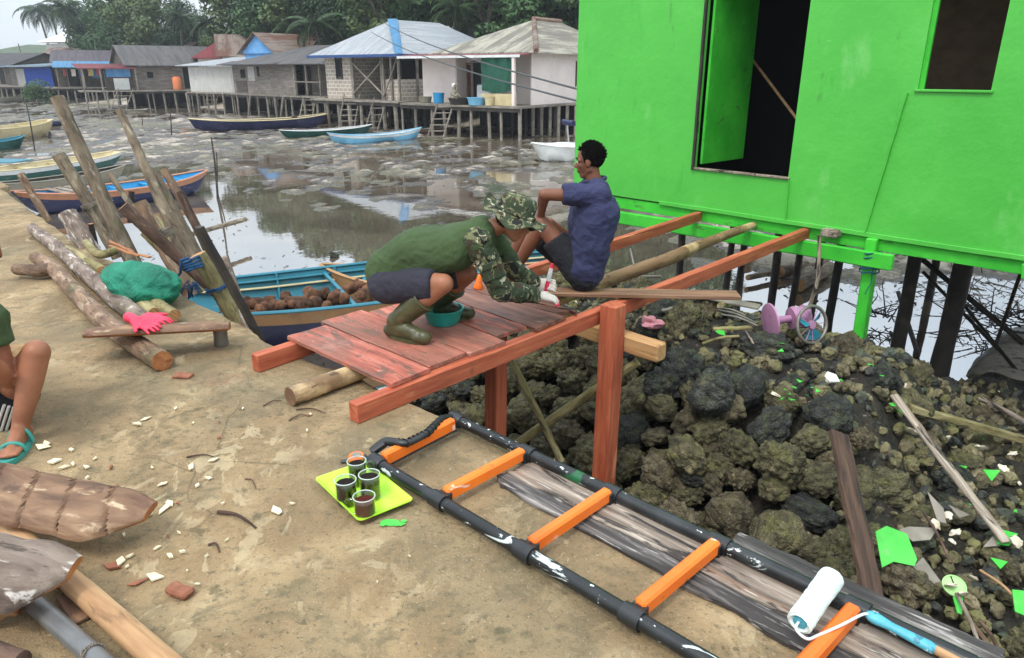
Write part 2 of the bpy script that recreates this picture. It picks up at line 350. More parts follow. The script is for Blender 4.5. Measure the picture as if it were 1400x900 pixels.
m_bark_dark = bark('dark_bark', S(50, 36, 28), S(84, 62, 50), S(112, 88, 74), S(140, 118, 104), .35)
m_bark_green = bark('mossy_debarked_pole', S(92, 84, 50), S(140, 128, 86), S(172, 160, 118), S(110, 116, 62), .5)
m_pole = mat('bare_pole', [(.3, S(136, 100, 66)), (.5, S(176, 138, 98)), (.75, S(200, 166, 126))], 2, .7, stretch=(.7, 8, 8), hue=.2,
    layers=[('noise', 4, .58, .68, S(100, 72, 48), {'k': .6, 'st': (1, 4, 4)}), ('noise', 2, .62, .7, S(84, 66, 48), {'k': .5})], bump=[('noise', 4, .4, .005, (2, 20, 20)), ('noise', 12, .4, .006)])
m_cut = mat('fresh_cut_wood', [(.3, S(150, 104, 66)), (.6, S(196, 150, 100)), (.8, S(222, 184, 136))], 6, .75, layers=[('rings', 14, .6, .9, S(120, 78, 48), {'k': .4}), ('noise', 5, .58, .68, S(96, 62, 42), {'k': .6})], bump=[('noise', 40, .5, .004)])
m_carved = mat('hewn_wood', [(.3, S(84, 62, 46)), (.5, S(122, 92, 68)), (.7, S(158, 128, 98))], 3, .7, stretch=(1, 4, 4), distort=.8,
    layers=[('noise', 3, .52, .62, S(92, 52, 40), {'k': .45, 'st': (1, 2, 2)}), ('noise', 5, .6, .7, S(214, 190, 156), {'k': .7, 'st': (1, 3, 3)}), ('noise', 9, .6, .68, S(56, 40, 32), {'k': .6})], bump=[('noise', 6, .8, .012, (1, 4, 4)), ('noise', 30, .5, .004)])
m_orangecut = mat('orange_heartwood', [(.3, S(128, 76, 42)), (.6, S(172, 112, 66)), (.8, S(200, 150, 98))], 3, .6, stretch=(1, 6, 6), layers=[('noise', 6, .58, .68, S(110, 60, 36), {'k': .7, 'st': (1, 4, 4)})], bump=[('noise', 20, .4, .003)])
m_plank = mat('weathered_board', [(.3, S(84, 74, 66)), (.5, S(136, 122, 108)), (.7, S(186, 174, 158))], 2.0, .85, stretch=(1, 12, 12), hue=.2, distort=.6,
    layers=[('noise', 2.2, .53, .58, S(34, 32, 32), {'k': .9, 'st': (.8, 5, 5), 'dis': 1}), ('noise', 3, .58, .66, S(150, 112, 84), {'k': .5, 'st': (.6, 6, 6)}), ('noise', 9, .62, .68, S(220, 212, 200), {'k': .5, 'st': (1, 8, 8)})],
    bump=[('noise', 3, .9, .01, (1.2, 40, 40)), ('noise', 30, .4, .003)])
m_plankdark = mat('blackened_board', [(.3, S(36, 34, 34)), (.52, S(66, 62, 60)), (.72, S(150, 144, 138))], 2.2, .85, stretch=(1, 10, 10), distort=.8, hue=.2,
    layers=[('noise', 5, .58, .66, S(196, 190, 182), {'k': .6, 'st': (1, 9, 9)})], bump=[('noise', 3, .9, .01, (1.2, 40, 40)), ('noise', 30, .4, .003)])
m_timber = mat('natural_timber', [(.3, S(136, 96, 58)), (.5, S(182, 140, 92)), (.75, S(206, 170, 120))], 2, .7, stretch=(1, 12, 12), layers=[('noise', 4, .57, .66, S(110, 74, 44), {'k': .6, 'st': (1, 4, 4)})], bump=[('noise', 3, .6, .006, (2, 50, 50))])
m_brownboard = mat('brown_board', [(.3, S(84, 56, 40)), (.5, S(126, 92, 68)), (.72, S(156, 122, 94))], 2, .65, stretch=(1, 12, 12), layers=[('noise', 6, .68, .72, S(110, 190, 60), {'k': .8})], bump=[('noise', 3, .6, .005, (2, 50, 50))])
m_stilt = mat('dark_wet_timber', [(.3, S(26, 23, 20)), (.55, S(52, 46, 40)), (.75, S(84, 76, 66))], 4, .7, stretch=(1, 1, 1), hue=.3, bump=[('noise', 6, .6, .02), ('noise', 30, .5, .006)])
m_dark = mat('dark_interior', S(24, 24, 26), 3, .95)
m_black = mat('black_plastic', [(.3, S(20, 22, 24)), (.7, S(40, 43, 45))], 8, .38, roughvar=.25, bump=[('noise', 60, .2, .002)])
m_pipe = mat('paint_splattered_black_pipe', [(.3, S(14, 17, 18)), (.7, S(30, 34, 36))], 6, .38, roughvar=.2,
    layers=[('noise', 34, .63, .66, S(226, 232, 226), {'k': .95, 'st': (.6, 1, 1)}), ('noise', 5, .61, .66, S(24, 104, 60), {'k': .8}), ('noise', 6, .61, .65, S(206, 216, 214), {'k': .85, 'st': (.6, 2, 2), 'dis': 1.5}), ('noise', 3, .52, .65, S(60, 66, 68), {'k': .35})], bump=[('noise', 50, .3, .002)])
m_orange = mat('orange_plastic', [(.3, S(232, 104, 22)), (.7, S(248, 128, 36))], 4, .42, roughvar=.2,
    layers=[('noise', 7, .64, .67, S(240, 214, 196), {'k': .85, 'st': (.7, 2, 2), 'dis': 1}), ('noise', 5, .66, .69, S(64, 170, 52), {'k': .8}), ('noise', 2.5, .55, .7, S(218, 88, 24), {'k': .6}), ('noise', 18, .64, .7, S(120, 66, 40), {'k': .6})], bump=[('noise', 40, .15, .002)])
m_lime = mat('lime_plastic', [(.3, S(172, 228, 48)), (.7, S(190, 240, 70))], 5, .35, layers=[('noise', 12, .6, .72, S(140, 190, 44), {'k': .4}), ('noise', 50, .66, .72, S(120, 130, 60), {'k': .4})])
m_coffee = mat('coffee', S(24, 10, 5), 5, .4, spec=.1); m_tea = mat('reddish_coffee', S(74, 20, 9), 5, .4, spec=.1)
g_ = NG('clear_glass'); g_.b.inputs['Base Color'].default_value = (.97, .98, .97, 1); g_.b.inputs['Transmission Weight'].default_value = 1; g_.b.inputs['Roughness'].default_value = .02; g_.b.inputs['IOR'].default_value = 1.45; m_glass = g_.m
g_.t.nodes.remove(g_.b); tr_ = g_.n('ShaderNodeBsdfTransparent'); gy_ = g_.n('ShaderNodeBsdfGlossy'); gy_.inputs['Roughness'].default_value = .03; tr_.inputs[0].default_value = (.97, .98, .975, 1); mx_ = g_.n('ShaderNodeMixShader'); lw_ = g_.n('ShaderNodeLayerWeight'); lw_.inputs[0].default_value = .35; g_.l(g_.math('MULTIPLY_ADD', g_.math('POWER', lw_.outputs[1], 2.5), .5), mx_.inputs[0]); mx_.inputs[0].links[0].from_node.inputs[2].default_value = .07; g_.l(tr_.outputs[0], mx_.inputs[1]); g_.l(gy_.outputs[0], mx_.inputs[2]); g_.l(mx_.outputs[0], g_.t.nodes['Material Output'].inputs[0])
m_fleece = mat('roller_fleece', [(.3, S(206, 228, 220)), (.7, S(238, 246, 242))], 12, .95, layers=[('noise', 60, .6, .7, S(170, 214, 200), {'k': .4})], bump=[('noise', 90, 1, .006), ('noise', 30, .7, .008)])
m_tealgrip = mat('teal_painted_grip', [(.3, S(60, 144, 164)), (.7, S(96, 184, 200))], 10, .45, layers=[('noise', 40, .58, .64, S(30, 90, 110), {'k': .7}), ('noise', 30, .64, .68, S(226, 240, 240), {'k': .7})], bump=[('noise', 60, .4, .002)])
m_wire = mat('painted_wire', S(222, 228, 230), 10, .35)
m_net = mat('green_net', [(.3, S(4, 96, 72)), (.55, S(10, 128, 98)), (.75, S(30, 152, 118))], 4, .7, layers=[('edge', 70, .12, .02, S(6, 96, 74), {'k': .6})], bump=[('edge', 70, .5, .003), ('noise', 6, 1, .06, (1, .4, 1), 1)])
m_pink = mat('red_rubber', [(.3, S(206, 30, 66)), (.7, S(236, 64, 96))], 10, .5, bump=[('noise', 40, .5, .003)])
m_tin = mat('dull_tin', [(.3, S(96, 92, 84)), (.7, S(146, 142, 134))], 9, .5, metallic=.5, bump=[('noise', 20, .4, .004)])
m_brick = mat('brick_fragment', [(.3, S(110, 62, 44)), (.7, S(158, 104, 78))], 14, .85, bump=[('noise', 30, .8, .006)])
m_chip = mat('pale_wood_chip', [(.3, S(206, 190, 148)), (.7, S(234, 226, 198))], 20, .8, hue=.25, bump=[('noise', 40, .4, .003)])
m_rope = mat('blue_rope', [(.3, S(20, 58, 96)), (.7, S(44, 98, 146))], 30, .7, bump=[('wave', 60, .9, .005, (1, 1, 1), 2)])
m_ropeg = mat('grey_rope', [(.3, S(110, 100, 88)), (.7, S(160, 150, 136))], 30, .8, bump=[('wave', 60, .9, .005, (1, 1, 1), 2)])
m_skin = mat('brown_skin', [(.3, S(134, 86, 62)), (.7, S(164, 110, 82))], 6, .5, spec=.35, layers=[('noise', 14, .5, .8, S(112, 68, 50), {'k': .4})], bump=[('noise', 90, .25, .002), ('noise', 14, .2, .005)])
m_skind = mat('dark_brown_skin', [(.3, S(104, 66, 48)), (.7, S(134, 88, 66))], 6, .5, spec=.35, bump=[('noise', 90, .25, .002)])
m_hair = mat('black_hair', S(14, 12, 12), 40, .9, spec=.15, bump=[('noise', 120, .8, .004)])
m_eye = mat('eye_white', S(220, 214, 206), 5, .3); m_lip = mat('lip', S(120, 66, 56), 20, .5)
def cloth(name, c, k=.8, fold=.035, layers=(), sheen=.9):
    a = tuple(x*k for x in c[:3])+(1,)
    return mat(name, [(.35, a), (.65, c)], 3, sheen, layers=layers, bump=[('noise', 5, .7, fold, (1, 1, 1), 1.5), ('noise', 13, .5, fold*.35, (1, 1, 1), 1), ('noise', 260, .3, .0015)])
m_olive = cloth('olive_shirt', S(62, 82, 46)); m_navy = cloth('navy_shirt', S(48, 52, 86), .8, .045)
m_shorts = cloth('charcoal_shorts', S(46, 46, 58)); m_blackcloth = cloth('black_cloth', S(26, 28, 34)); m_white = cloth('white_cloth', S(225, 225, 222))
def camo(name, st=1.0):
    return mat(name, S(52, 64, 42), 9, .9, rand=False, bump=[('noise', 8, .6, .03), ('noise', 240, .3, .0015)],
        layers=[('noise', 11*st, .52, .535, S(110, 112, 78), {'dis': .6}), ('noise', 13*st, .55, .565, S(60, 42, 30), {'dis': .8, 'st': (1, 1.2, 1)}),
                ('noise', 12*st, .565, .58, S(20, 24, 20), {'dis': .5, 'st': (1.1, 1, .9)}), ('noise', 17*st, .6, .61, S(168, 166, 140), {'dis': .5})])
m_camo = camo('camouflage'); m_camohat = camo('camouflage_hat', 1.3)
m_boot = mat('olive_rubber_boot', [(.3, S(50, 52, 30)), (.7, S(82, 82, 52))], 5, .4, roughvar=.2, layers=[('noise', 9, .56, .7, S(112, 98, 72), {'k': .5})], bump=[('noise', 12, .3, .01)])
m_glove = mat('cream_knit_glove', [(.3, S(196, 184, 170)), (.7, S(226, 216, 204))], 14, .9, layers=[('noise', 12, .58, .66, S(150, 120, 104), {'k': .6})], bump=[('noise', 150, .7, .003)])
m_bucket = mat('teal_plastic', [(.3, S(16, 140, 128)), (.7, S(40, 170, 154))], 4, .35, layers=[('noise', 9, .6, .7, S(20, 100, 94), {'k': .5})])
m_sandal = mat('teal_sandal_rubber', S(60, 150, 138), 8, .6)
m_scrap = mat('green_painted_scrap', [(.3, S(58, 176, 58)), (.7, S(84, 200, 78))], 5, .5, layers=[('noise', 14, .62, .7, S(150, 150, 130), {'k': .6})], bump=[('noise', 20, .3, .004)])
m_scrapgrey = mat('grey_board_scrap', [(.3, S(110, 104, 94)), (.7, S(152, 144, 132))], 6, .85, layers=[('noise', 8, .58, .68, S(78, 70, 60), {'k': .6})])
m_pinkpl = mat('mauve_plastic', [(.3, S(150, 104, 136)), (.7, S(176, 130, 160))], 6, .5, layers=[('noise', 10, .58, .68, S(130, 92, 120), {'k': .5})])
m_shell = mat('shell', [(.3, S(190, 176, 150)), (.7, S(232, 224, 206))], 16, .6, bump=[('noise', 30, .5, .003)])
m_limelid = mat('pale_green_lid', S(168, 214, 140), 9, .5)
# ------------------------------------------------------------------ ground, water, quay
def sst(a, b, x):
    t = max(0, min(1, (x-a)/(b-a))); return t*t*(3-2*t)
def lerp(a, b, t): return a+(b-a)*t
def prof(n, pts):
    if n <= pts[0][0]: return pts[0][1]
    for (a, za), (b, zb) in zip(pts, pts[1:]):
        if n <= b: return lerp(za, zb, (n-a)/(b-a))
    return pts[-1][1]
HI = [(3.75, -1.5), (4.15, -1.2), (4.6, -.78), (5.0, -.66), (5.7, -.56), (6.5, -.8), (7.2, -1.16), (8.3, -1.72)]
LO = [(2.0, -1.38), (3.0, -1.3), (4.2, -1.22), (6.0, -1.24), (7.6, -1.4), (9.5, -1.5), (12, -1.66)]
def mound(s, n):
    hi = prof(n, HI); lo = prof(n, LO)
    k = sst(1.15, 1.75, s-.12*(n-5)); z = lerp(lo, hi, k)
    return lerp(z, -1.75, sst(5.2, 6.6, s))
def ground_h(x, y):
    p = V((x, y, 0)); s = p.dot(DV); n = p.dot(NV)
    d = max(y, 3.0)
    q = V((x, y, 3.3))
    a = noise.noise(q*.09); b = noise.fractal(V((x*1.15, y*.9, 1.7)), .8, 2.2, 6); c = noise.noise(q*2.6)
    far = sst(11, 25, y+.14*x)
    bias = lerp(-.080, .0, far)
    if x < -6 and y < 26: bias -= .05*sst(-6, -11, x)*(1-sst(20, 27, y))
    lump = max(0, b)
    z = -1.6+bias+.06*a+.055*b+.05*lump*far+.016*c*far
    # mudbank behind and right of the green house
    z += .22*sst(2.0, 6.0, x-.0*y)*sst(10.5, 12.5, y)*(1-sst(16, 24, y))*(.55+.6*b)
    shore = shore_y(x)
    z = lerp(z, 1.2, sst(shore+2, shore+24, y))
    if n < 12 and s < 7: z = max(z, mound(s, n)+.03*b) if n > 8.7 else max(-1.75, mound(s, n)-.45)
    if n < 1.7: z = -1.9
    elif n < 8.7 and s < 6.5: z = min(z, mound(s, n)-.35)
    return z
SH = [(-110, 100), (-62, 90), (-48, 76), (-30, 66), (-18, 55), (-10, 47), (-3, 41), (1, 39), (4, 38), (20, 40), (60, 48), (110, 60)]
def shore_y(x): return prof(x, SH)
mb = MB(); rows = []; y = 1.2
while y < 150: rows.append(y); y += max(.055, .0105*y)
rows += [200, 340]
NC = 380; verts = []; faces = []
for y in rows:
    hw = 7+y*1.0
    for j in range(NC+1):
        u = -1+2*j/NC; x = u*hw+ .0
        verts.append(V((x, y, ground_h(x, y) if y < 150 else 1.2+.0*x)))
for i in range(len(rows)-1):
    for j in range(NC):
        a = i*(NC+1)+j; faces.append((a, a+1, a+NC+2, a+NC+1))
mb.v = verts; mb.f = faces; mb.mi = [0]*len(faces)
k = len(mb.v)
mb.v += [V((0, 1, -1.95))]
obj('ground', mb, m_flat, kind='structure', smooth=True, fr=Matrix())
mb = MB(); mb.add([(-180, -40, -1.6), (180, -40, -1.6), (180, 130, -1.6), (-180, 130, -1.6)], [(0, 1, 2, 3)])
obj('water', mb, m_water, kind='structure', fr=Matrix())
# rubble bed sheet just over the ground where the coral stones lie
mb = MB(); n0, n1, s0, s1, st = 1.9, 8.6, -7.0, 6.6, .07
ni = int((n1-n0)/st); si = int((s1-s0)/st)
for i in range(ni+1):
    for j in range(si+1):
        n = n0+i*st; s = s0+j*st; p = sn(s, n)
        mb.v.append(V((p.x, p.y, mound(s, n)+.02-(.14*sst(3.6, 4.0, n)*(1-sst(4.6, 4.9, n)) if s > 1.4 else 0)+.07*noise.fractal(V((p.x*2.3, p.y*2.3, 5)), .8, 2.1, 4))))
for i in range(ni):
    for j in range(si):
        a = i*(si+1)+j; mb.f.append((a, a+1, a+si+2, a+si+1)); mb.mi.append(0)
obj('rubble_bed', mb, m_rubble, kind='structure', smooth=True, fr=Matrix())
# quay slab
edge = [sn(-9, 2.3), sn(-2.5, 2.2), pz(1330, 900), pz(1240, 858), pz(1100, 796), pz(940, 724), pz(800, 657), pz(700, 612), pz(600, 566), pz(560, 548), pz(470, 508), pz(372, 470),
        pz(300, 428), pz(210, 383), pz(118, 340), pz(0, 257), sn(13, 1.95), sn(24, 2.1)]
pts = []
for a, b in zip(edge, edge[1:]):
    L = (b-a).length; m = max(1, int(L/.06))
    for i in range(m): pts.append(a.lerp(b, i/m))
pts.append(edge[-1])
pj = [p+NV*(.035*noise.noise(V((p.x*3, p.y*3, 0)))+.02*noise.noise(V((p.x*11, p.y*11, 0)))) for p in pts]
mb = MB(); cols = []
offs = [0, .02, .1, .3, .7, 1.5, 3, 6]
for p in pj:
    e = p.dot(NV)
    row = [p+V((0, 0, -1.9)), p+V((0, 0, -.5))+NV*(.03*noise.noise(p*4)), p+V((0, 0, -.14))-NV*.03, p+V((0, 0, -.025))+NV*.01]
    for o_ in offs:
        q = p-NV*o_; z = .004*noise.noise(q*2.2)-(.012 if o_ == 0 else 0); row.append(V((q.x, q.y, z)))
    cols.append(row)
R_ = len(cols[0])
for r_ in cols: mb.v += r_
for i in range(len(cols)-1):
    for j in range(R_-1): a = i*R_+j; mb.f.append((a, a+R_, a+R_+1, a+1)); mb.mi.append(0)
obj('quay', mb, m_concrete, kind='structure', smooth=True, sharp=40, fr=Matrix())
# thin mortar skim patches lying on the slab near the edge
# ------------------------------------------------------------------ coral stones
def rock_mesh(seed, flat, knob):
    bm = bmesh.new(); bmesh.ops.create_icosphere(bm, subdivisions=5, radius=.5)
    for v in bm.verts:
        p = v.co.normalized(); q = p+V((seed*3.1, seed*1.7, seed))
        r = 1+.20*noise.noise(q*1.1)+.09*noise.noise(q*2.3)
        c = noise.voronoi(q*knob)[0]; r += .42*(.45-min(.6, c[0]))-.07*max(0, .10-(c[1]-c[0]))/.10
        c2 = noise.voronoi(q*knob*2.6)[0]; r += .07*(.4-c2[0])
        r += .02*noise.noise(q*9)+.010*noise.noise(q*22)
        v.co = V((p.x*r, p.y*r*(.8+.05*seed % .2), p.z*r*flat))*.5
    me = bpy.data.meshes.new('coral_stone'); bm.to_mesh(me); bm.free()
    me.polygons.foreach_set('use_smooth', [True]*len(me.polygons)); return me
RM = []
for i, (f, k) in enumerate([(.86, 1.5), (.76, 2.1), (.9, 1.25), (.74, 1.8), (.88, 2.5), (.8, 1.4), (.7, 1.9), (.84, 3.0)]):
    RM.append([rock_mesh(i+1, f, k)]);
for L in RM:
    base = L[0]
    L.clear()
    for mm in m_rock:
        c = base.copy(); c.materials.append(mm); L.append(c)
def stone(p, size, mi, rot=None, label=None, shape=None, sc=None):
    me = RM[shape if shape is not None else random.randrange(8)][mi]
    o = bpy.data.objects.new('coral_stone', me)
    R = (rot or Euler((rnd(-.7, .7), rnd(-.7, .7), rnd(0, 6.3)))).to_matrix().to_4x4()
    sc = sc or (rnd(.85, 1.2), rnd(.8, 1.1), rnd(.8, 1.1))
    M_ = Matrix.Translation(p) @ R @ Matrix.Diagonal((size*sc[0], size*sc[1], size*sc[2], 1))
    attach(o, M_, None)
    tag(o, label or 'rough rounded coral stone in the dark heap beside the quay', 'coral stone', 'coral stones heaped beside the quay'); return o
placed = []
def try_place(s, n, r, k=.72, lift=.0):
    for (a, b, c) in placed:
        if (a-s)**2+((b-n)*1.0)**2 < ((c+r)*k)**2: return False
    placed.append((s, n, r)); return True
SPECIAL = [
 (pn(1240, 797, 4.0), .36, 2, 'broad round tan coral stone below the big green scrap'),
 (pn(1408, 800, 4.0), .01, 2, None)]
p_ = pz(1240, 800, -1.2); stone(p_, .40, 2, label='broad flat tan coral stone just below the large green scrap sheet', shape=1, sc=(1.1, .9, .8)); placed.append((p_.dot(DV), p_.dot(NV), .19))
p_ = pz(975, 312+225, -.62); stone(p_, .42, 1, label='large smooth black stone at the brink of the stone wall', shape=2)
placed.append((p_.dot(DV), p_.dot(NV), .2))
p_ = pz(1232, 518, -1.0); stone(p_, .30, 2, label='round yellowish coral stone to the right of the green house post', shape=0); placed.append((p_.dot(DV), p_.dot(NV), .15))
cnt = 3
# 1. the stacked wall face, big stones in courses
for course, (n, size) in enumerate([(3.82, .31), (3.96, .30), (4.12, .31), (4.3, .32), (4.48, .33), (4.70, .38)]):
    s = 1.25+rnd(0, .2)
    while s < 5.5:
        sz = size*rnd(.68, 1.25); nn = n+rnd(-.05, .05)
        z = mound(s, nn)+.10+.02*course
        zmin = [-1.42, -1.24, -1.06, -.90, -.78, -.68][course]
        k = sst(1.15, 1.75, s)*(1-sst(5.0, 6.0, s)); z = lerp(-1.25, zmin+rnd(-.03, .05), k)
        mi = 1 if (course >= 5 and random.random() < .7) else random.choice([0, 0, 0, 0, 2, 1])
        placed.append((s, nn, sz*.45)); stone(sn(s, nn, z), sz, mi); cnt += 1
        s += sz*rnd(.8, .98)
# smaller stones wedged between the courses
for i in range(84):
    s = rnd(1.5, 5.3); n = rnd(3.85, 4.8); zc = prof(n, [(3.8, -1.40), (4.1, -1.06), (4.5, -.80), (4.8, -.62)])
    stone(sn(s, n+.02, zc+rnd(-.06, .02)), rnd(.14, .22), random.choice([0, 0, 2, 1])); cnt += 1
# 2. top of the mound
tries = 0
while cnt < 250 and tries < 9000:
    tries += 1
    s = rnd(1.0, 5.9); n = rnd(4.8, 7.6); r = rnd(.07, .17)*(1.25 if n < 5.6 else .9)
    if not try_place(s, n, r, .86): continue
    z = mound(s, n)+r*.35
    mi = random.choice([1, 1, 0]) if n < 5.6 else random.choice([0, 0, 1, 2])
    stone(sn(s, n, z), r*2.3, mi); cnt += 1
# 3. the low right side
tries = 0
while cnt < 318 and tries < 9000:
    tries += 1
    s = rnd(-1.6, 1.45); n = rnd(2.7, 7.4); r = rnd(.05, .16)
    if s < -.9 and n > 6: continue
    if not try_place(s, n, r, .84): continue
    stone(sn(s, n, mound(s, n)+r*.4), r*2.0, random.choice([0, 0, 2, 1])); cnt += 1
# the innumerable small rubble between them
def rock_small(seed):
    bm = bmesh.new(); bmesh.ops.create_icosphere(bm, subdivisions=3, radius=.5)
    for v in bm.verts:
        p = v.co.normalized(); q = p+V((seed*2.7, seed, 4)); c = noise.voronoi(q*2.6)[0]
        v.co = p*.5*(1+.3*noise.noise(q*1.3)+.25*(.5-min(.5, c[0]))+.06*noise.noise(q*6))
    me = bpy.data.meshes.new('rubble_piece'); bm.to_mesh(me); bm.free(); return me
def mkrub(seed):
    bm = bmesh.new(); bmesh.ops.create_icosphere(bm, subdivisions=2, radius=.5)
    for v in bm.verts: v.co = v.co*(1+.5*noise.noise(v.co*2.5+V((seed, 0, 0)))+.2*noise.noise(v.co*6+V((seed, 3, 0))))
    vs = [v.co.copy() for v in bm.verts]; fs = [tuple(v.index for v in f.verts) for f in bm.faces]; bm.free(); return vs, fs
RUB = [mkrub(i*3.3) for i in range(5)]
RUBB = [([v.co*.85 for v in L[0].vertices], [tuple(p.vertices) for p in L[0].polygons]) for L in [[rock_small(k)] for k in range(5)]]
mb = MB(); mats3 = [m_rock[0], m_rock[1], m_rock[2], m_shell]
for i in range(6600):
    s = rnd(-4.5, 6.1); n = rnd(2.3, 8.2)
    if 3.5 < n < 4.75 and 1.6 < s < 5.3: continue
    r = rnd(.02, .075)*(1 if random.random() < .8 else 1.5)
    big = i > 5200
    if big:
        s = rnd(-2, 5.9); n = rnd(4.7, 7.6) if s > 1.2 else rnd(2.6, 7.4); r = rnd(.06, .11)
    vs, fs = random.choice(RUBB if big else RUB); R = Euler((rnd(0, 6), rnd(0, 6), rnd(0, 6))).to_matrix(); q = sn(s, n, mound(s, n)+r*.35+.03)
    sc = V((1, rnd(.6, 1), rnd(.4, .9)))*r*1.4
    mi = random.choices([0, 1, 2, 3], [5, 3, 3, .14])[0]
    if mi == 3: sc *= .45
    mb.add([q+R @ V((v.x*sc.x, v.y*sc.y, v.z*sc.z)) for v in vs], fs, mi)
obj('coral_rubble', mb, mats3, smooth=True, kind='stuff', fr=Matrix(), label='small coral rubble and shell bits filling the heap between larger stones', cat='rubble')
# litter of leaves, weed and twigs left on the mud by the tide
mb = MB(); 
for i in range(5200):
    d = 7*math.exp(rnd(0, 1)*math.log(36/7)); a = rnd(-.85, .6); x = a*d; y = d
    if V((x, y, 0)).dot(NV) < 2.3: continue
    if noise.noise(V((x*.45, y*.3, 9))) < .02: continue
    z = max(ground_h(x, y), -1.6)+.004; L = rnd(.03, .16); t = rnd(0, 6.3); c, s_ = math.cos(t), math.sin(t); w_ = L*rnd(.12, .4)
    q = V((x, y, z)); a_ = V((c, s_, rnd(-.05, .25)))*L*.5; b_ = V((-s_, c, 0))*w_*.5; up = V((0, 0, .012))
    mb.add([q-a_, q-b_*1+up*.5, q+a_+up, q+b_+up*.5], [(0, 1, 2, 3)])
obj('tide_litter', mb, mat('dark_weed', [(.3, S(30, 26, 20)), (.7, S(70, 58, 42))], 4, .7, world=True), kind='stuff', fr=Matrix(), label='dark scattered leaves and weed left on the wet mud by the tide', cat='tide litter')
# ------------------------------------------------------------------ timber footbridge
fa, fb = pz(482, 582, 0), pz(1090, 330, -.0)
fdir = (fb-fa).normalized()
BW, BH = .07, .10
up1 = V((0, 0, BH/2+.001))
fb = fa+fdir*((7.12-fa.dot(NV))/fdir.dot(NV)); fa = fa+V((.0, .035, 0))
bridge = thing('footbridge', 'unfinished timber footbridge of red beams and worn boards leading to the green house', 'footbridge', fa)
obj('beam', MB().box(fa+up1, fb+up1, BW, BH, seg=14, jit=.0015), m_red, bridge, frame(fa, fb), label='long straight red front beam')
ba = pz(343, 511, 0)+V((.02, .03, 0)); bb0 = pn(955, 305, 7.1); bb = V((bb0.x, bb0.y, 0))
obj('beam', MB().box(ba+up1, bb+up1, BW, BH, seg=14, jit=.0015), m_red, bridge, frame(ba, bb), label='rear red beam')
la = pz(395, 545, .05)+V((0, .02, .0)); lb0 = pn(1030, 306, 7.1); lb = V((lb0.x, lb0.y, .045))
lp = [la, la.lerp(lb, .12)+V((0, 0, .0)), la.lerp(lb, .33)+V((.02, .0, -.01)), la.lerp(lb, .52)+V((-.02, .02, -.02)), la.lerp(lb, .66)+V((.03, -.02, .0)), la.lerp(lb, .8)+V((-.02, .03, -.015)), lb]
m_logj = mat('debarked_log', [(.3, S(150, 118, 78)), (.5, S(190, 162, 118)), (.75, S(212, 190, 150))], 3, .7, stretch=(.8, 5, 5),
    layers=[('noise', 1.3, .46, .54, S(104, 74, 50), {'k': .8, 'st': (.9, 1, 1)}), ('noise', 9, .58, .64, S(60, 44, 32), {'k': .7, 'st': (1, 3, 3)})], bump=[('noise', 6, .8, .012, (1, 4, 4)), ('noise', 25, .5, .004)])
obj('joist_log', MB().tube(lp, [.05, .05, .048, .052, .06, .05, .04], 16, bump=.12, bfreq=3, resample=44, capmi=1), [m_logj, m_carved], bridge, frame(la, lb), smooth=True, label='crooked round log between the two beams')
# deck boards
L0 = [(397, 463), (441, 443), (492, 424), (543, 408), (583, 399), (618, 391), (662, 384)]
R0 = [(548, 532), (602, 509), (650, 487), (692, 466), (737, 452), (789, 437), (790, 434)]
zt = BH+.026
Ls = [pz(x, y, zt) for x, y in L0]; Rs = [pz(x, y, zt) for x, y in R0]
# regularise along the beams
def onb(p, a, b):
    d = (b-a).normalized(); return (p-a).dot(d)
tl = [onb(p, ba, bb) for p in Ls]; tr = [onb(p, fa, fb) for p in Rs]
fd = (fb-fa).normalized(); bd = (bb-ba).normalized()
for i in range(5):
    e = V((0, 0, zt-.022)); g_gap = .008
    over = [.05, .02, .06, -.02, .05][i]; overL = [.06, .12, .04, .1, .06][i]
    a0 = ba+bd*(tl[i]+g_gap); a1 = ba+bd*(tl[i+1]-g_gap*.3); b0 = fa+fd*(tr[i]+g_gap); b1 = fa+fd*(tr[i+1]-g_gap*.3)
    cr = ((b0+b1)/2-(a0+a1)/2).normalized()
    a0 = a0-cr*overL; a1 = a1-cr*(overL-.02); b0 = b0+cr*(over-.05+rnd(-.012, .012)); b1 = b1+cr*(over-.05+rnd(-.012, .012))
    n_ = 14; top = []; mb = MB(); W2 = []
    edgeA = [a0.lerp(b0, k/n_)+fd*(.008*noise.noise(V((k*.9, i*7, 0)))) for k in range(n_+1)]; edgeB = [a1.lerp(b1, k/n_)+fd*(.008*noise.noise(V((k*.8, i*5, 3)))) for k in range(n_+1)]
    for k in range(n_+1):
        for p, zz_ in ((edgeA[k], 0), (edgeA[k], .02), (edgeA[k].lerp(edgeB[k], .03), .024), (edgeA[k].lerp(edgeB[k], .5), .022+.003*noise.noise(V((k*.3, i*3, 1)))), (edgeA[k].lerp(edgeB[k], .97), .024), (edgeB[k], .02), (edgeB[k], 0)):
            W2.append(p+e+V((0, 0, zz_+[0, .002, -.001, .002, .003][i]+.004*noise.noise(V((k*.25, i, 0))))))
    fs = []
    for k in range(n_):
        for j in range(7): fs.append((k*7+j, k*7+(j+1) % 7, (k+1)*7+(j+1) % 7, (k+1)*7+j))
    fs.append(tuple(range(6, -1, -1))); fs.append(tuple(n_*7+j for j in range(7)))
    mb.add(W2, fs)
    obj('deck_board', mb, m_deckdark if i == 4 else m_deck, bridge, frame((a0+a1)/2, (b0+b1)/2), label=['front red deck board nearest the quay, paint worn and chipped', 'second red deck board, under the boot', 'middle red deck board', 'blackened brown red deck board', 'broad brown deck board under the gloved hands'][i])
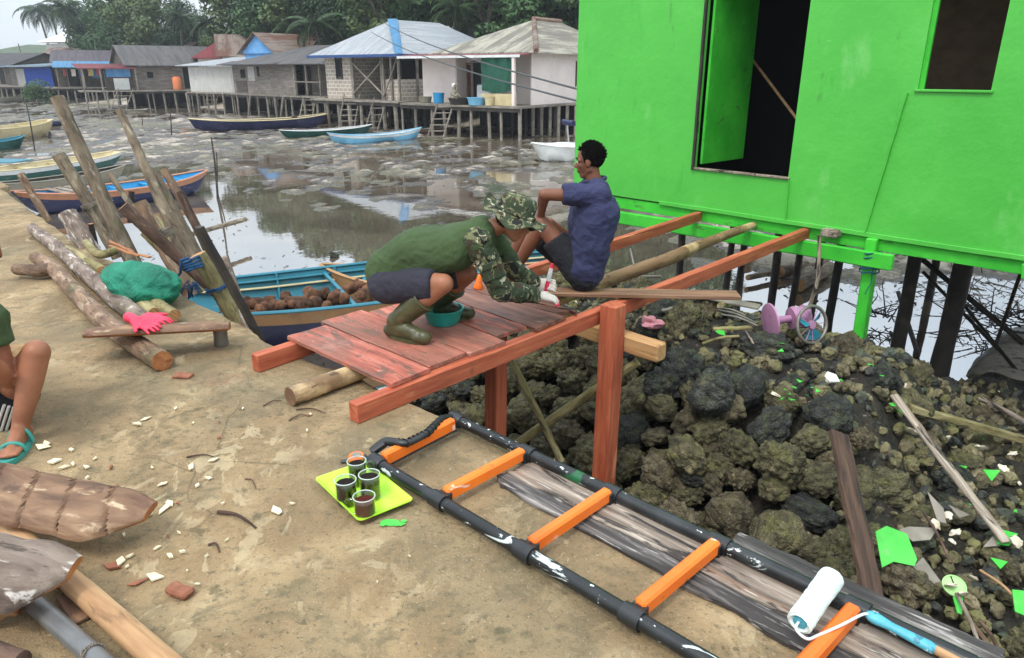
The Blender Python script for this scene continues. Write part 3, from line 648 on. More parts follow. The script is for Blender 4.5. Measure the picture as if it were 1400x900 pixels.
# a second wide brown board filling up to the men
a0, a1 = ba+bd*(tl[5]+.005), ba+bd*(tl[5]+.36); b0, b1 = fa+fd*(tr[5]+.006), fa+fd*(tr[5]+.12)
mb = MB().poly([p+V((0, 0, zt-.02)) for p in (a0, a1, b1-fd*.02, b1-(b1-a1).normalized()*.05, b0-(b0-a0).normalized()*.1)][::-1], .022)
obj('deck_board', mb, m_deckdark, bridge, frame(a0, b0), label='far brown deck board with a broken end')
# posts
def sqpost(px_, n, w_, ztop, zbot, lab):
    q = pn(px_[0], px_[1], n); a = V((q.x, q.y, zbot)); b = V((q.x+.015, q.y, ztop))
    obj('post', MB().box(a, b, w_, w_, up=NV, seg=6, jit=.001, bev=.006), m_red, bridge, frame(a, b), label=lab)
fbx = fa+fd*onb(pz(830, 425, BH), fa, fb)
q = fbx+V((fd.y, -fd.x, 0))*(.105)
obj('post', MB().box(V((q.x, q.y, -1.5)), V((q.x+.01, q.y, BH+.055)), .125, .125, up=fd, seg=6, jit=.001, bev=.006), m_red, bridge, frame((q.x, q.y, -1.5), (q.x, q.y, .1)), label='near square red post bolted to the front beam')
q2 = pz(675, 520, -.3); q2 = pn(675, 540, 2.95)
obj('post', MB().box(V((q2.x, q2.y, -1.5)), V((q2.x+.02, q2.y, 0)), .11, .11, up=fd, seg=6, jit=.001, bev=.006), m_red, bridge, frame((q2.x, q2.y, -1.5), (q2.x, q2.y, .1)), label='short square red post under the deck')
# cross timber and braces
c0 = pY(880, 483, q.y-.14); cz = c0.z; cd = (DV*1.0).normalized()
c0 = V((q.x, q.y, -.13))+V((fd.x, fd.y, 0))*.13-DV*.34; c1 = c0+DV*1.5
obj('cross_timber', MB().box(c0, c1, .105, .125, seg=10, jit=.003, bev=.012), m_timber, bridge, frame(c0, c1), label='rough yellowish cross timber under the beams')
def brace(pa, na, pb, nb, r, lab):
    a = pn(*pa, na); b = pn(*pb, nb)
    obj('brace', MB().tube([a, a.lerp(b, .5)+V((0, 0, .01)), b], [r, r*.95, r*.85], 10, bump=.1, resample=14), m_bark_green, bridge, frame(a, b), smooth=True, label=lab)
brace((697, 490), 3.35, (768, 632), 3.35, .028, 'thin round brace sloping down to the right')
brace((706, 608), 3.3, (872, 495), 3.75, .035, 'thicker round brace rising to the right')
# loose board the seated man sits on
a = V((.20, 4.98, BH+.022)); b = V((1.60, 4.80, BH+.022))
a = pz(742, 399, BH+.03); b = pz(1010, 404, BH+.03)
pl = MB().box(a, b, .15, .028, seg=10, jit=.0015, bev=.004)
obj('board', pl, m_brownboard, None, frame(a, b), label='loose brown board with a green paint mark, laid over the beams under the seated man', cat='board')
a2 = pn(895, 410, 5.6)+V((0, 0, 0)); b2 = pn(1040, 408, 5.9)
obj('board', MB().box(V((a2.x, a2.y, -.36)), V((b2.x, b2.y, -.42)), .13, .02, seg=6), m_scrapgrey, None, frame(a2, b2), label='short grey board lying on the heap behind the brown board', cat='board')
# ------------------------------------------------------------------ ladder (orange rungs, black rails)
def flat(px_, z): return pz(px_[0], px_[1], z)
lr = .026
n0, n1 = flat((513, 632), .05), flat((985, 915), .05)
f0, f1 = flat((622, 573), .05), flat((1352, 918), .05)
f1 = f1; ndir = (n1-n0).normalized(); fdir2 = (f1-f0).normalized()
n1 = n1+ndir*.5; f1 = f1+fdir2*.3
ladder = thing('ladder', 'black pipe ladder with orange rungs lying flat along the quay edge', 'ladder', (n0+f0)/2)
for (a, b, lab) in ((n0, n1, 'near rail splashed with white paint'), (f0, f1, 'far rail splashed with green and white paint')):
    obj('rail', MB().tube([a, b], lr, 20, resample=20), m_pipe, ladder, frame(a, b), smooth=True, label=lab)
rungs = [((612, 678), (717, 622)), ((730, 747), (834, 677)), ((873, 836), (981, 747)), ((1070, 945), (1168, 838))]
def railpt(a, b, p): d = (b-a).normalized(); return a+d*(p-a).dot(d)
for i, (pa, pb) in enumerate(rungs):
    A = railpt(n0, n1, flat(pa, .05)); B = railpt(f0, f1, flat(pb, .05)); A += V((0, 0, .012)); B += V((0, 0, .012))
    d = (B-A).normalized()
    r = obj('rung', MB().box(A+d*.03, B-d*.03, .042, .055, seg=1, bev=.008), m_orange, ladder, frame(A, B), smooth=True, sharp=35)
    for P_, rd in ((A, ndir), (B, fdir2)):
        P0 = P_-V((0, 0, .012))
        cb = MB().tube([P0-rd*.035, P0+rd*.035], lr*1.28, 20)
        cb.box(P0+(B-A).normalized()*(.02 if P_ is A else -.02), P0+(B-A).normalized()*(.05 if P_ is A else -.05), .05, .05)
        obj('collar', cb, m_black, r, frame(P0, P0+rd), smooth=True, sharp=40)
# end rung with toothed lower edge and ribbed carrying handle
A = flat((524, 628), .062); B = flat((620, 579), .062); d = (B-A).normalized()
r = obj('end_rung', MB().box(A, B, .038, .06, bev=.008), m_orange, ladder, frame(A, B), smooth=True, sharp=35, label='toothed orange end rung')
tb = MB(); nrm = V((d.y, -d.x, 0))
L = (B-A).length; k = int(L/.014)
for i in range(k): c = A+d*((i+.5)*L/k)+nrm*.02-V((0, 0, .027)); tb.box(c-d*.004, c+d*.004, .012, .008, up=V((0, 0, 1)), bev=.001)
tb.box(A+nrm*.014-V((0, 0, .027)), B+nrm*.014-V((0, 0, .027)), .012, .007)
obj('tooth_strip', tb, m_black, r, frame(A, B))
for P0, rd in ((n0, ndir), (f0, fdir2)):
    obj('end_cap', MB().tube([P0-rd*.03, P0-rd*.02, P0+rd*.03, P0+rd*.05], [lr*1.05, lr*1.4, lr*1.4, lr*1.15], 20), m_black, ladder, frame(P0, P0+rd), smooth=True, sharp=40)
hp = [flat((508, 618), .05), flat((528, 604), .09), flat((556, 606), .10), flat((584, 592), .10), flat((604, 573), .09), flat((624, 572), .05)]
hb = MB(); hb.tube(hp, [.018, .02, .014, .014, .016, .018], 12, resample=50)
N_ = 26
for i in range(6, 44, 2):
    t = i/50*5; j = int(t); u = t-j; c = hp[j].lerp(hp[min(5, j+1)], u)
    dd = (hp[min(5, j+1)]-hp[j]).normalized(); hb.tube([c-dd*.004, c+dd*.004], .0195, 12)
obj('carrying_handle', hb, m_black, ladder, frame(hp[0], hp[-1]), smooth=True, sharp=40, label='ribbed black handle')
hb = MB(); hb.box(hp[0]+V((0, 0, 0)), hp[1]+V((0, 0, .0)), .05, .03, bev=.008); obj('handle_mount', hb, m_black, ladder, frame(hp[0], hp[1]), smooth=True, sharp=35)
# ------------------------------------------------------------------ weathered boards under the ladder
def wboard(pa, pb, z, w0, h, m, label, jag=.02, seed=0, cat='board'):
    a = flat(pa, z); b = flat(pb, z); d = (b-a).normalized(); y = V((-d.y, d.x, 0)); n_ = 26; vs = []; fs = []
    L = (b-a).length
    for i in range(n_+1):
        t = i/n_; c = a+d*(t*L); w_ = w0*(1+.12*noise.noise(V((t*5, seed, 0)))); e1 = jag*noise.noise(V((t*9, seed, 4))); e2 = jag*noise.noise(V((t*11, seed, 9)))
        if i == 0: c += d*.03*noise.noise(V((seed, 1, 1)))
        for s_, z_ in ((-1, 0), (-1, h), (-.3, h+.002), (.35, h+.003), (1, h), (1, 0)):
            sh = .04*math.sin(s_*3+seed) if i in (0, n_) else 0
            vs.append(c+d*sh+y*(s_*w_/2+(e1 if s_ < 0 else e2))+V((0, 0, z_)))
    for i in range(n_):
        for j in range(6): fs.append((i*6+j, i*6+(j+1) % 6, (i+1)*6+(j+1) % 6, (i+1)*6+j))
    fs.append(tuple(range(5, -1, -1))); fs.append(tuple(n_*6+j for j in range(6)))
    return obj('board', MB().add(vs, fs), m, None, frame(a, b), label=label, cat=cat)
wboard((722, 642), (1290, 925), .006, .20, .02, m_plank, 'pale weathered cracked board lying under the ladder beside its far rail', .016, 2)
wboard((690, 655), (1190, 920), .004, .12, .014, m_plankdark, 'blackened peeling board under the ladder rungs, left of the pale board', .02, 5)
wboard((1010, 745), (1380, 915), .003, .10, .018, m_plankdark, 'dark board end showing between far ladder rail and pale board', .012, 9)
# ------------------------------------------------------------------ tray, mugs, tape
T = [flat(p, .0) for p in ((432, 662), (502, 640), (564, 690), (492, 722))]
C_ = sum(T, V((0, 0, 0)))/4; ex = ((T[3]-T[0])+(T[2]-T[1])).normalized(); lx = ((T[3]-T[0]).length+(T[2]-T[1]).length)/2
ey = V((-ex.y, ex.x, 0)); ly = (T[1]-T[0]).length
ey = ((T[1]-T[0])+(T[2]-T[3])).normalized(); 
tray = MB(); n_ = 10
def rr(hx, hy, r, z):
    o_ = []
    for cx, cy, a0 in ((hx-r, hy-r, 0), (-hx+r, hy-r, 90), (-hx+r, -hy+r, 180), (hx-r, -hy+r, 270)):
        for k in range(6): a = math.radians(a0+k*18); o_.append(C_+ex*(cx+r*math.cos(a))+ey*(cy+r*math.sin(a))+V((0, 0, z)))
    return o_
hx, hy = lx/2, ly/2
rings_ = [rr(hx*.8, hy*.78, .02, .002), rr(hx*.84, hy*.82, .025, .003), rr(hx*.98, hy*.97, .02, .03), rr(hx*1.04, hy*1.04, .02, .031), rr(hx*1.04, hy*1.04, .02, .027), rr(hx*.98, hy*.98, .02, .026), rr(hx*.86, hy*.84, .025, .0005)]
vs = sum(rings_, []); fs = []
m_ = 24
for i in range(6):
    for j in range(m_): fs.append((i*m_+j, i*m_+(j+1) % m_, (i+1)*m_+(j+1) % m_, (i+1)*m_+j))
fs.append(tuple(range(m_))); fs.append(tuple(6*m_+j for j in reversed(range(m_))))
tray.add(vs, fs)
obj('tray', tray, m_lime, None, frame(C_, C_+ex), smooth=True, sharp=50, label='lime green plastic tray holding four glass mugs of coffee', cat='tray')
m_rimglint = mat('rim_highlight', S(190, 200, 196), 5, .1)  # opaque pale colour paints the highlight along the mug rims
def mug(p, lab, liquid, h=.105, r=.042, ha=200, level=.86):
    t = thing('glass_mug', lab, 'mug', p, 'glass mugs on the lime tray')
    g = MB().lathe(p, (0, 0, 1), [(0.0005, 0), (r*.94, 0), (r*.98, .004), (r*.99, h*.5), (r, h), (r-.0015, h+.001), (r-.003, h), (r*.99-.003, h*.5), (r*.97-.003, .008), (.0005, .007)], 32)
    obj('glass_body', g, m_glass, t, smooth=True, sharp=60)
    a = math.radians(ha); dr = V((math.cos(a), math.sin(a), 0)); o_ = p+dr*(r*.9)
    obj('handle', MB().tube([o_+V((0, 0, h*.82)), o_+dr*.028+V((0, 0, h*.8)), o_+dr*.038+V((0, 0, h*.5)), o_+dr*.026+V((0, 0, h*.22)), o_+V((0, 0, h*.2))], .0042, 10, resample=18), m_glass, t, smooth=True)
    obj('rim', MB().tube([p+V((math.cos(q)*(r-.001), math.sin(q)*(r-.001), h)) for q in [i*math.pi/18 for i in range(37)]], .0022, 8, cap=False), m_rimglint, t, smooth=True)
    lv = h*level
    obj('coffee', MB().lathe(p, (0, 0, 1), [(.0005, .0085), (r*.96-.0038, .0086), (r*.98-.0038, h*.5), (r*.985-.0038, lv), (.0005, lv)], 32), liquid, t, smooth=True, sharp=40)
    return t
mug(flat((475, 688), .003), 'leftmost glass mug of dark coffee on the tray', m_coffee, ha=120)
mug(flat((507, 680), .003), 'right hand glass mug of dark coffee near the ladder rail', m_coffee, ha=70)
mug(flat((490, 661), .003), 'rear glass mug of dark coffee next to the tape measure', m_coffee, r=.039, ha=30)
mug(flat((500, 709), .003), 'front glass mug of reddish coffee with its handle to the left', m_tea, h=.098, ha=175, level=.8)
tp = flat((488, 632), 0); tm = thing('tape_measure', 'orange and black tape measure standing behind the coffee mugs', 'tape measure', tp)
q_ = Matrix.Translation(tp) @ Matrix.Rotation(math.radians(25), 4, 'Z')
b1 = MB().lathe((0, 0, 0), (0, 0, 1), [(.0005, 0), (.032, 0), (.036, .005), (.036, .03), (.031, .036), (.0005, .036)], 28)
obj('case', MB().join(b1, q_), m_orange, tm, smooth=True, sharp=40)
b1 = MB().lathe((0, 0, 0), (0, 0, 1), [(.0005, .0362), (.022, .0362), (.022, .038), (.0005, .038)], 24); obj('label_disc', MB().join(b1, q_), m_scrapgrey, tm, smooth=True, sharp=40)
b1 = MB().box((.02, -.02, .018), (.044, -.02, .018), .036, .034, bev=.006).box((.03, -.01, .008), (-.065, .02, .008), .02, .012, bev=.004); obj('grip', MB().join(b1, q_), m_black, tm, smooth=True, sharp=40)
# ------------------------------------------------------------------ paint roller
ra = pz(1092, 853, .12); rb = pz(1138, 788, .16)
rd = (rb-ra).normalized(); rl = (rb-ra).length
roll = thing('paint_roller', 'white fleece paint roller with teal handle resting across the ladder end', 'paint roller', ra)
rr_ = .036
mb = MB(); mb.tube([ra+rd*(rl*t) for t in (0, .02, .06, .5, .94, .98, 1)], [rr_*.8, rr_*.97, rr_*1.03, rr_, rr_*1.03, rr_*.97, rr_*.8], 40, bump=.05, bfreq=5, resample=40, cap=False)
mb.tube([ra, ra+rd*.01], [rr_*.8, rr_*.5], 30, cap=False); mb.tube([rb-rd*.01, rb], [rr_*.5, rr_*.8], 30, cap=False)
obj('fleece_sleeve', mb, m_fleece, roll, frame(ra, rb), smooth=True, sharp=80)
for e_, s_ in ((ra, 1), (rb, -1)):
    obj('sleeve_cap', MB().tube([e_+rd*.004*s_, e_+rd*.012*s_], rr_*.55, 20), m_tealgrip, roll, frame(e_, e_+rd), smooth=True, sharp=40)
g0 = pz(1190, 842, .10); g1 = pz(1278, 888, .075)
wp = [ra+rd*.03, ra-rd*.018, ra-rd*.03+V((.03, -.02, -.01)), pz(1120, 868, .09), pz(1150, 855, .10), pz(1180, 840, .11), g0]
obj('wire_frame', MB().tube(wp, .0042, 10, resample=50), m_wire, roll, frame(wp[0], wp[-1]), smooth=True)
gd = (g1-g0).normalized()
obj('grip', MB().tube([g0-gd*.012, g0, g0+gd*.02, g0.lerp(g1, .35), g0.lerp(g1, .7), g1-gd*.02, g1], [.010, .018, .020, .014, .017, .019, .017], 20, resample=30, flat=.8), m_tealgrip, roll, frame(g0, g1), smooth=True, sharp=60)
g2 = g1+gd*.35; obj('extension_stick', MB().tube([g1-gd*.005, g2], .013, 14), m_pole, roll, frame(g1, g2), smooth=True, sharp=40)
# ------------------------------------------------------------------ green stilt house
HN = 7.10; ZB, ZT = .14, 2.85; SL, SR, HD = 6.36, -2.2, 4.6
house = thing('stilt_house', 'bright green painted stilt house with open doorway beside the rubble heap', 'house', sn(3, HN, ZB))
def wall_sheet(s_list, z_list, holes, n, th, m, name, label=None, parent=house):
    mb = MB()
    def solid(i, j):
        sc, zc = (s_list[i]+s_list[i+1])/2, (z_list[j]+z_list[j+1])/2
        return not any(a < sc < b and c < zc < d for a, b, c, d in holes)
    I, J = len(s_list)-1, len(z_list)-1
    P = lambda i, j, k: sn(s_list[i], n+k*th, z_list[j])
    for i in range(I):
        for j in range(J):
            if not solid(i, j): continue
            for k in (0, 1): mb.add([P(i, j, k), P(i+1, j, k), P(i+1, j+1, k), P(i, j+1, k)], [(0, 1, 2, 3)])
            for di, dj, a, b in ((-1, 0, (i, j), (i, j+1)), (1, 0, (i+1, j), (i+1, j+1)), (0, -1, (i, j), (i+1, j)), (0, 1, (i, j+1), (i+1, j+1))):
                ii, jj = i+di, j+dj
                if 0 <= ii < I and 0 <= jj < J and solid(ii, jj): continue
                mb.add([P(*a, 0), P(*b, 0), P(*b, 1), P(*a, 1)], [(0, 1, 2, 3)])
    return obj(name, mb, m, parent, Matrix(), label=label)
DOOR = (3.46, 4.56, .58, 2.5); WIN = (1.83, 2.39, 1.45, 2.45)
wall_sheet([SR, WIN[0], WIN[1], DOOR[0], DOOR[1], SL], [ZB, .58, 1.45, 2.45, 2.5, ZT], [DOOR, WIN], HN, .035, m_green, 'wall', 'bright green front wall')
# sheet joints: thin raised edges where the plastered boards overlap
for (a, b) in (((2.62, .15), (2.46, 1.42)), ((3.42, .16), (3.44, .56))):
    obj('joint_strip', MB().box(sn(a[0], HN-.004, a[1]), sn(b[0], HN-.004, b[1]), .006, .05, up=NV, seg=8, jit=.002), m_green, house, Matrix())
obj('skirt_board', MB().box(sn(SR, HN-.010, ZB-.012), sn(5.0, HN-.010, ZB-.004), .016, .045, seg=20, jit=.003), m_green, house, frame(sn(SR, HN, ZB), sn(5, HN, ZB)))
for nm, p0, p1 in (('side_wall', (SL-.018, HN+.037), (SL-.018, HN+HD)), ('side_wall', (SR+.018, HN+.037), (SR+.018, HN+HD)), ('back_wall', (SL, HN+HD+.02), (SR, HN+HD+.02))):
    a, b = sn(p0[0], p0[1], (ZB+ZT)/2), sn(p1[0], p1[1], (ZB+ZT)/2)
    obj(nm, MB().box(a, b, .035, ZT-ZB), m_green, house, Matrix())
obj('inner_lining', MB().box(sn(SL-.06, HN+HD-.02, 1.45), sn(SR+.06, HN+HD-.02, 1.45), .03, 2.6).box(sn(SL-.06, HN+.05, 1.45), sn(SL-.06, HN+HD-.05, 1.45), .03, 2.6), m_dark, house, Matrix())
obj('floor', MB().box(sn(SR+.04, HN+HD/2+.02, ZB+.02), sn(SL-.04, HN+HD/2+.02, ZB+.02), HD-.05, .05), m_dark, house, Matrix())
obj('partition', MB().box(sn(.9, 8.75, 1.5), sn(2.9, 8.6, 1.5), .02, 2.5), mat('plywood', [(.3, S(104, 84, 66)), (.7, S(130, 106, 86))], 1.5, .8, stretch=(1, 6, 6)), house, Matrix(), label='brown plywood partition behind the window')
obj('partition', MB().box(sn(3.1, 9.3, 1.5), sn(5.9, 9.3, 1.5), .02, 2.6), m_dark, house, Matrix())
roofm = mat('roof_sheet', [(.3, S(120, 118, 114)), (.7, S(164, 162, 156))], 3, .5, metallic=.2, world=True, bump=[('wave', 9, .8, .03)])
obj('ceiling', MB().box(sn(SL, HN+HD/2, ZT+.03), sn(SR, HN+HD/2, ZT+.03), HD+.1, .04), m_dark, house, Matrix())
rf = MB(); e0, e1 = SL+.3, SR-.3
rf.add([sn(e0, HN-.2, ZT+.02), sn(e1, HN-.2, ZT+.02), sn(e1, HN+HD/2, ZT+1.1), sn(e0, HN+HD/2, ZT+1.1), sn(e0, HN+HD+.2, ZT+.02), sn(e1, HN+HD+.2, ZT+.02)], [(0, 1, 2, 3), (3, 2, 5, 4)])
rf.add([v+V((0, 0, .03)) for v in rf.v], [(3, 2, 1, 0), (4, 5, 2, 3)]); rf.add([sn(SL-.02, HN+.02, ZT+.06), sn(SL-.02, HN+HD, ZT+.06), sn(SL-.02, HN+HD/2, ZT+1.05)], [(0, 1, 2)])
obj('roof', rf, roofm, house, Matrix())
# door leaf swung inward, jambs, sill
a = sn(4.52, HN+.05, .60); leaf = obj('door_leaf', MB().box(a+V((0, 0, .95)), sn(4.50, HN+.9, 1.55), .03, 1.86), m_greenwood, house, Matrix(), label='green door leaf swung open into the house')
obj('door_frame', MB().box(sn(4.575, HN-.012, .56), sn(4.575, HN-.012, 2.52), .05, .028, up=DV, seg=8, jit=.002), m_stilt, house, Matrix(), label='raw dark timber jamb')
obj('door_sill', MB().box(sn(3.44, HN+.01, .575), sn(4.6, HN+.01, .575), .07, .02), m_plank, house, Matrix())
wf = obj('window_frame', MB().box(sn(2.395, HN+.04, 1.44), sn(2.395, HN+.04, 2.47), .03, .09, up=DV), m_greenwood, house, Matrix()); obj('window_sill', MB().box(sn(1.81, HN-.008, 1.44), sn(2.41, HN-.008, 1.44), .03, .022), m_green, wf, Matrix())
tag(obj('prop_pole', MB().tube([pn(1020, 70, 8.3), pn(1110, 190, 7.9), sn(3.3, 8.0, .17)], .016, 8), m_pole, None, Matrix(), smooth=True), 'thin pale pole slanting inside the green house doorway', 'pole')
# under-structure
obj('floor_beam', MB().box(sn(SR, HN+.06, .055), sn(SL-.02, HN+.06, .055), .08, .13, seg=20, jit=.002), m_greenwood, house, frame(sn(SR, HN, 0), sn(SL, HN, 0)), label='long green edge beam')
obj('floor_beam', MB().box(sn(2.30, HN-.10, -.07), sn(6.3, HN-.02, -.12), .06, .15, seg=14, jit=.003, bev=.01), m_greenwood, house, frame(sn(2.3, HN, -.07), sn(6.3, HN, -.1)), label='lower green beam with a rounded end')
for s_ in (6.25, 5.3, 4.4, 3.5, 2.6, 1.6, .7, -.4, -1.6):
    obj('joist', MB().box(sn(s_, HN+.12, .03), sn(s_+.04, HN+HD, .03), .09, .10), m_stilt, house, frame(sn(s_, HN, 0), sn(s_, HN+HD, 0)))
for nn in (9.3, 11.4): obj('floor_beam', MB().box(sn(SR, nn, -.07), sn(SL, nn, -.07), .1, .1), m_stilt, house, frame(sn(SR, nn, 0), sn(SL, nn, 0)))
obj('green_post', MB().box(sn(2.50, HN-.0, -1.35), sn(2.54, HN-.0, .11), .13, .10, up=DV, seg=7, jit=.004, bev=.01), m_greenwood, house, frame(sn(2.5, HN, -1.3), sn(2.54, HN, .1)), label='green painted front post')
rp_ = MB()
for z_ in (-.02, -.06, -.16, -.2): rp_.tube([sn(2.52+.085*math.cos(t*.6), HN-.03+.105*math.sin(t*.6)*1.0, z_+.012*math.sin(t*2)) for t in range(11)], .007, 6)
rp_.tube([sn(2.47, HN-.09, -.1), sn(2.46, HN-.1, -.3), sn(2.5, HN-.1, -.42)], .005, 6)
obj('rope_lashing', rp_, m_rope, house, Matrix(), smooth=True)
obj('cleat', MB().box(sn(1.28, HN-.03, -.02), sn(1.30, HN-.03, .10), .05, .09, up=NV), m_greenwood, house, Matrix())
obj('joist_block', MB().box(pn(1132, 320, 6.98), pn(1132, 320, 6.98)+NV*.6, .16, .075, seg=4, jit=.003, bev=.012), m_plank, house, Matrix(), label='grey weathered joist end')
for k, (tx, bx, by, zb, r) in enumerate([(998, 992, 392, -1.6, .055), (1012, 1008, 396, -1.6, .05), (1086, 1081, 420, -1.6, .05), (1142, 1133, 432, -1.58, .06), (1249, 1222, 490, -1.45, .075), (1318, 1283, 505, -1.42, .10)]):
    b = pz(bx, by, zb); b.z = -1.8
    t = V((b.x+.02, b.y, -.02)); mid = b.lerp(t, .5)+V((.02, .01, 0))
    obj('stilt', MB().tube([b, mid, t], [r, r*.95, r*.9], 10, bump=.15, resample=14, seed=k), m_stilt, house, frame(b, t), smooth=True)
for s_, nn in ((6.1, 9.3), (6.2, 11.4), (4.6, 9.4), (4.9, 11.5), (3.2, 11.5), (1.6, 11.4), (.1, 9.4), (-.3, 11.4), (-1.6, 9.2), (-1.9, 11.4), (-.9, 7.6), (.5, 7.9)):
    b = sn(s_, nn, -1.8); t = sn(s_+.03, nn, -.1)
    obj('stilt', MB().tube([b, b.lerp(t, .5)+V((.02, 0, 0)), t], [.06, .055, .055], 10, bump=.15, resample=10, seed=s_), m_stilt, house, frame(b, t), smooth=True)
# cross bracing poles and branches under the house
def pole(pts, r, m, label, cat='pole', group=None, name='pole', bump=.12, seg=12, capm=None, parent=None, seed=0, res=None):
    rr = r if isinstance(r, (list, tuple)) else [r]*len(pts)
    return obj(name, MB().tube(pts, rr, seg, bump=bump, bfreq=3, resample=res or max(12, 8*len(pts)), capmi=1 if capm else None, seed=seed), [m, capm] if capm else m, parent, frame(pts[0], pts[-1]), smooth=True, label=label, cat=cat, group=group)
for k, (pa, na, pb, nb, r) in enumerate([((1255, 350), 8.4, (1400, 470), 8.4, .028), ((1262, 372), 9.6, (1365, 478), 9.2, .02), ((1395, 375), 7.9, (1362, 470), 8.4, .018), ((1300, 395), 9.9, (1400, 520), 8.9, .02), ((1228, 400), 10.5, (1255, 485), 8.6, .028)]):
    pole([pn(*pa, na), pn(*pb, nb)], r, m_stilt, 'dark slanting brace stick crossing behind the stilts under the green house', 'brace stick', 'brace sticks under the green house', 'brace_stick', seed=k)
pole([pn(1120, 322, 6.85), pn(1118, 380, 6.8), pn(1104, 430, 6.85), pn(1098, 478, 6.7)], [.016, .018, .02, .022], m_plank, 'crooked pale stick standing from the heap against the grey joist end', 'stick', name='stick', bump=.2)
for k, (a, b, z, r, lab) in enumerate([((1022, 380), (1130, 358), -1.5, .045, 'long slim driftwood log lying on mud behind the front beam'), ((1065, 372), (1100, 362), -1.5, .10, 'short stout grey driftwood log on mud'), ((1092, 390), (1135, 366), -1.48, .10, 'stout driftwood log with blunt near end beside a dark stilt'), ((1020, 352), (1050, 345), -1.5, .09, 'short driftwood stump beyond the thin dark stilts')]):
    pole([pz(*a, z), pz(*b, z)], r, m_bark_grey, lab, 'driftwood log', name='driftwood_log', capm=m_cut, bump=.2, seed=k)
# twiggy brush washed up under the house
def brush(c, R_, n_, label):
    mb = MB(); c = V(c)
    for i in range(n_):
        p = c+V((rnd(-R_, R_), rnd(-R_, R_), rnd(0, .08))); d = V((rnd(-1, 1), rnd(-1, 1), rnd(-.1, .5))).normalized()
        q = p+d*rnd(.15, .5); e = q+V((rnd(-1, 1), rnd(-1, 1), rnd(-.3, .5)))*.16
        mb.tube([p, q, e], [.010, .006, .003], 5)
        for j in range(3):
            f = p.lerp(q, rnd(.3, 1)); mb.tube([f, f+V((rnd(-1, 1), rnd(-1, 1), rnd(-.3, .6)))*.09], [.005, .003], 4)
    obj('brushwood', mb, m_stilt, None, Matrix.Translation(c), label=label, cat='brushwood', kind='stuff')
brush(pz(1360, 440, -1.5), .5, 60, 'tangled dark twigs on the mud at the right under the green house')
brush(pz(1240, 330, -1.45), 1.6, 120, 'dark brushwood strewn on the mudbank beyond the stilts')
brush(pz(1370, 350, -1.4), 1.5, 120, 'brushwood strewn on the mudbank at the far right')
brush(pz(1205, 435, -1.5), .25, 18, 'small black weed clump in the bright water by the green post')
# ------------------------------------------------------------------ logs, posts and things on the left of the quay
pole([pz(44, 312, .06), pz(82, 342, .07), pz(140, 394, .065), pz(202, 444, .065)], [.052, .060, .064, .06], m_bark_white, 'long log with white flaking bark lying along the quay', 'log', name='log', capm=m_cut, bump=.14, seg=18, res=60)
L2 = [pz(48, 352, .09), pz(72, 366, .075), pz(104, 400, .065), pz(152, 446, .065), pz(222, 494, .06)]
lg = obj('log', MB().tube(L2, [.048, .058, .064, .062, .058], 18, bump=.1, bfreq=3, resample=60, capmi=1), [m_bark_brown, m_orangecut], None, frame(L2[0], L2[-1]), smooth=True, label='brown forked log lying under the split log plank', cat='log')
f = [L2[1]+V((0, 0, 0)), pz(55, 370, .075), pz(22, 368, .07)]
obj('fork_stub', MB().tube(f, [.052, .05, .046], 16, bump=.12, resample=16, capmi=1), [m_bark_brown, m_cut], lg, frame(f[0], f[-1]), smooth=True)
def halflog(pa, pb, za, zb, w0, h, m, mcut, label, seed=0, name='split_log', tip=.6, notches=0, roll=0):
    a = pz(*pa, za); b = pz(*pb, zb); d = (b-a).normalized(); y = V((0, 0, 1)).cross(d).normalized(); z = d.cross(y)
    if roll: R = Matrix.Rotation(roll, 3, d); y = R @ y; z = R @ z
    n_ = 130; sg = 12; vs = []; fs = []; mi = []
    L = (b-a).length
    for i in range(n_+1):
        t = i/n_; e = 1-(1-tip)*max(0, 1-t/.10)**1.5-(1-tip)*max(0, 1-(1-t)/(.12 if tip > .5 else .2))**1.2
        c = a+d*(t*L)+y*((1-e)*w0*.32*(1 if tip < .5 else 0)); ww = w0*e*(1+.08*noise.noise(V((t*4, seed, 0)))); hh_ = h*e*(1+.15*noise.noise(V((t*5, seed, 3))))
        for j in range(sg+1):
            an = math.pi*j/sg; r = 1+.06*noise.noise(V((t*9, j*.4, seed)))
            for q in range(notches):
                tc = (q+1)/(notches+1)+.012*math.sin(q*3)+.17*(j/sg-.5)+.03*math.sin(math.pi*j/sg); r -= .42*max(0, 1-abs(t-tc)/.008) if 0 < j < sg else 0
            vs.append(c+y*(math.cos(an)*ww/2*r)+z*(math.sin(an)*hh_*r))
        vs.append(c+y*(-ww*.42)+z*(-.012)); vs.append(c+y*(ww*.42)+z*(-.012))
    k = sg+3
    for i in range(n_):
        for j in range(k): fs.append((i*k+j, i*k+(j+1) % k, (i+1)*k+(j+1) % k, (i+1)*k+j)); mi.append(0 if j < sg else 1)
    fs.append(tuple(range(k-1, -1, -1))); fs.append(tuple(n_*k+j for j in range(k))); mi += [1, 1]
    mb = MB(); mb.add(vs, fs); mb.mi = mi
    return obj(name, mb, [m, mcut], None, frame(a, b), smooth=True, sharp=45, label=label, cat='split log')
halflog((118, 458), (314, 448), .16, .13, .22, .045, m_carved, m_orangecut, 'split log plank lying across the two logs with a red glove on it', 3, tip=.75, roll=-.25)
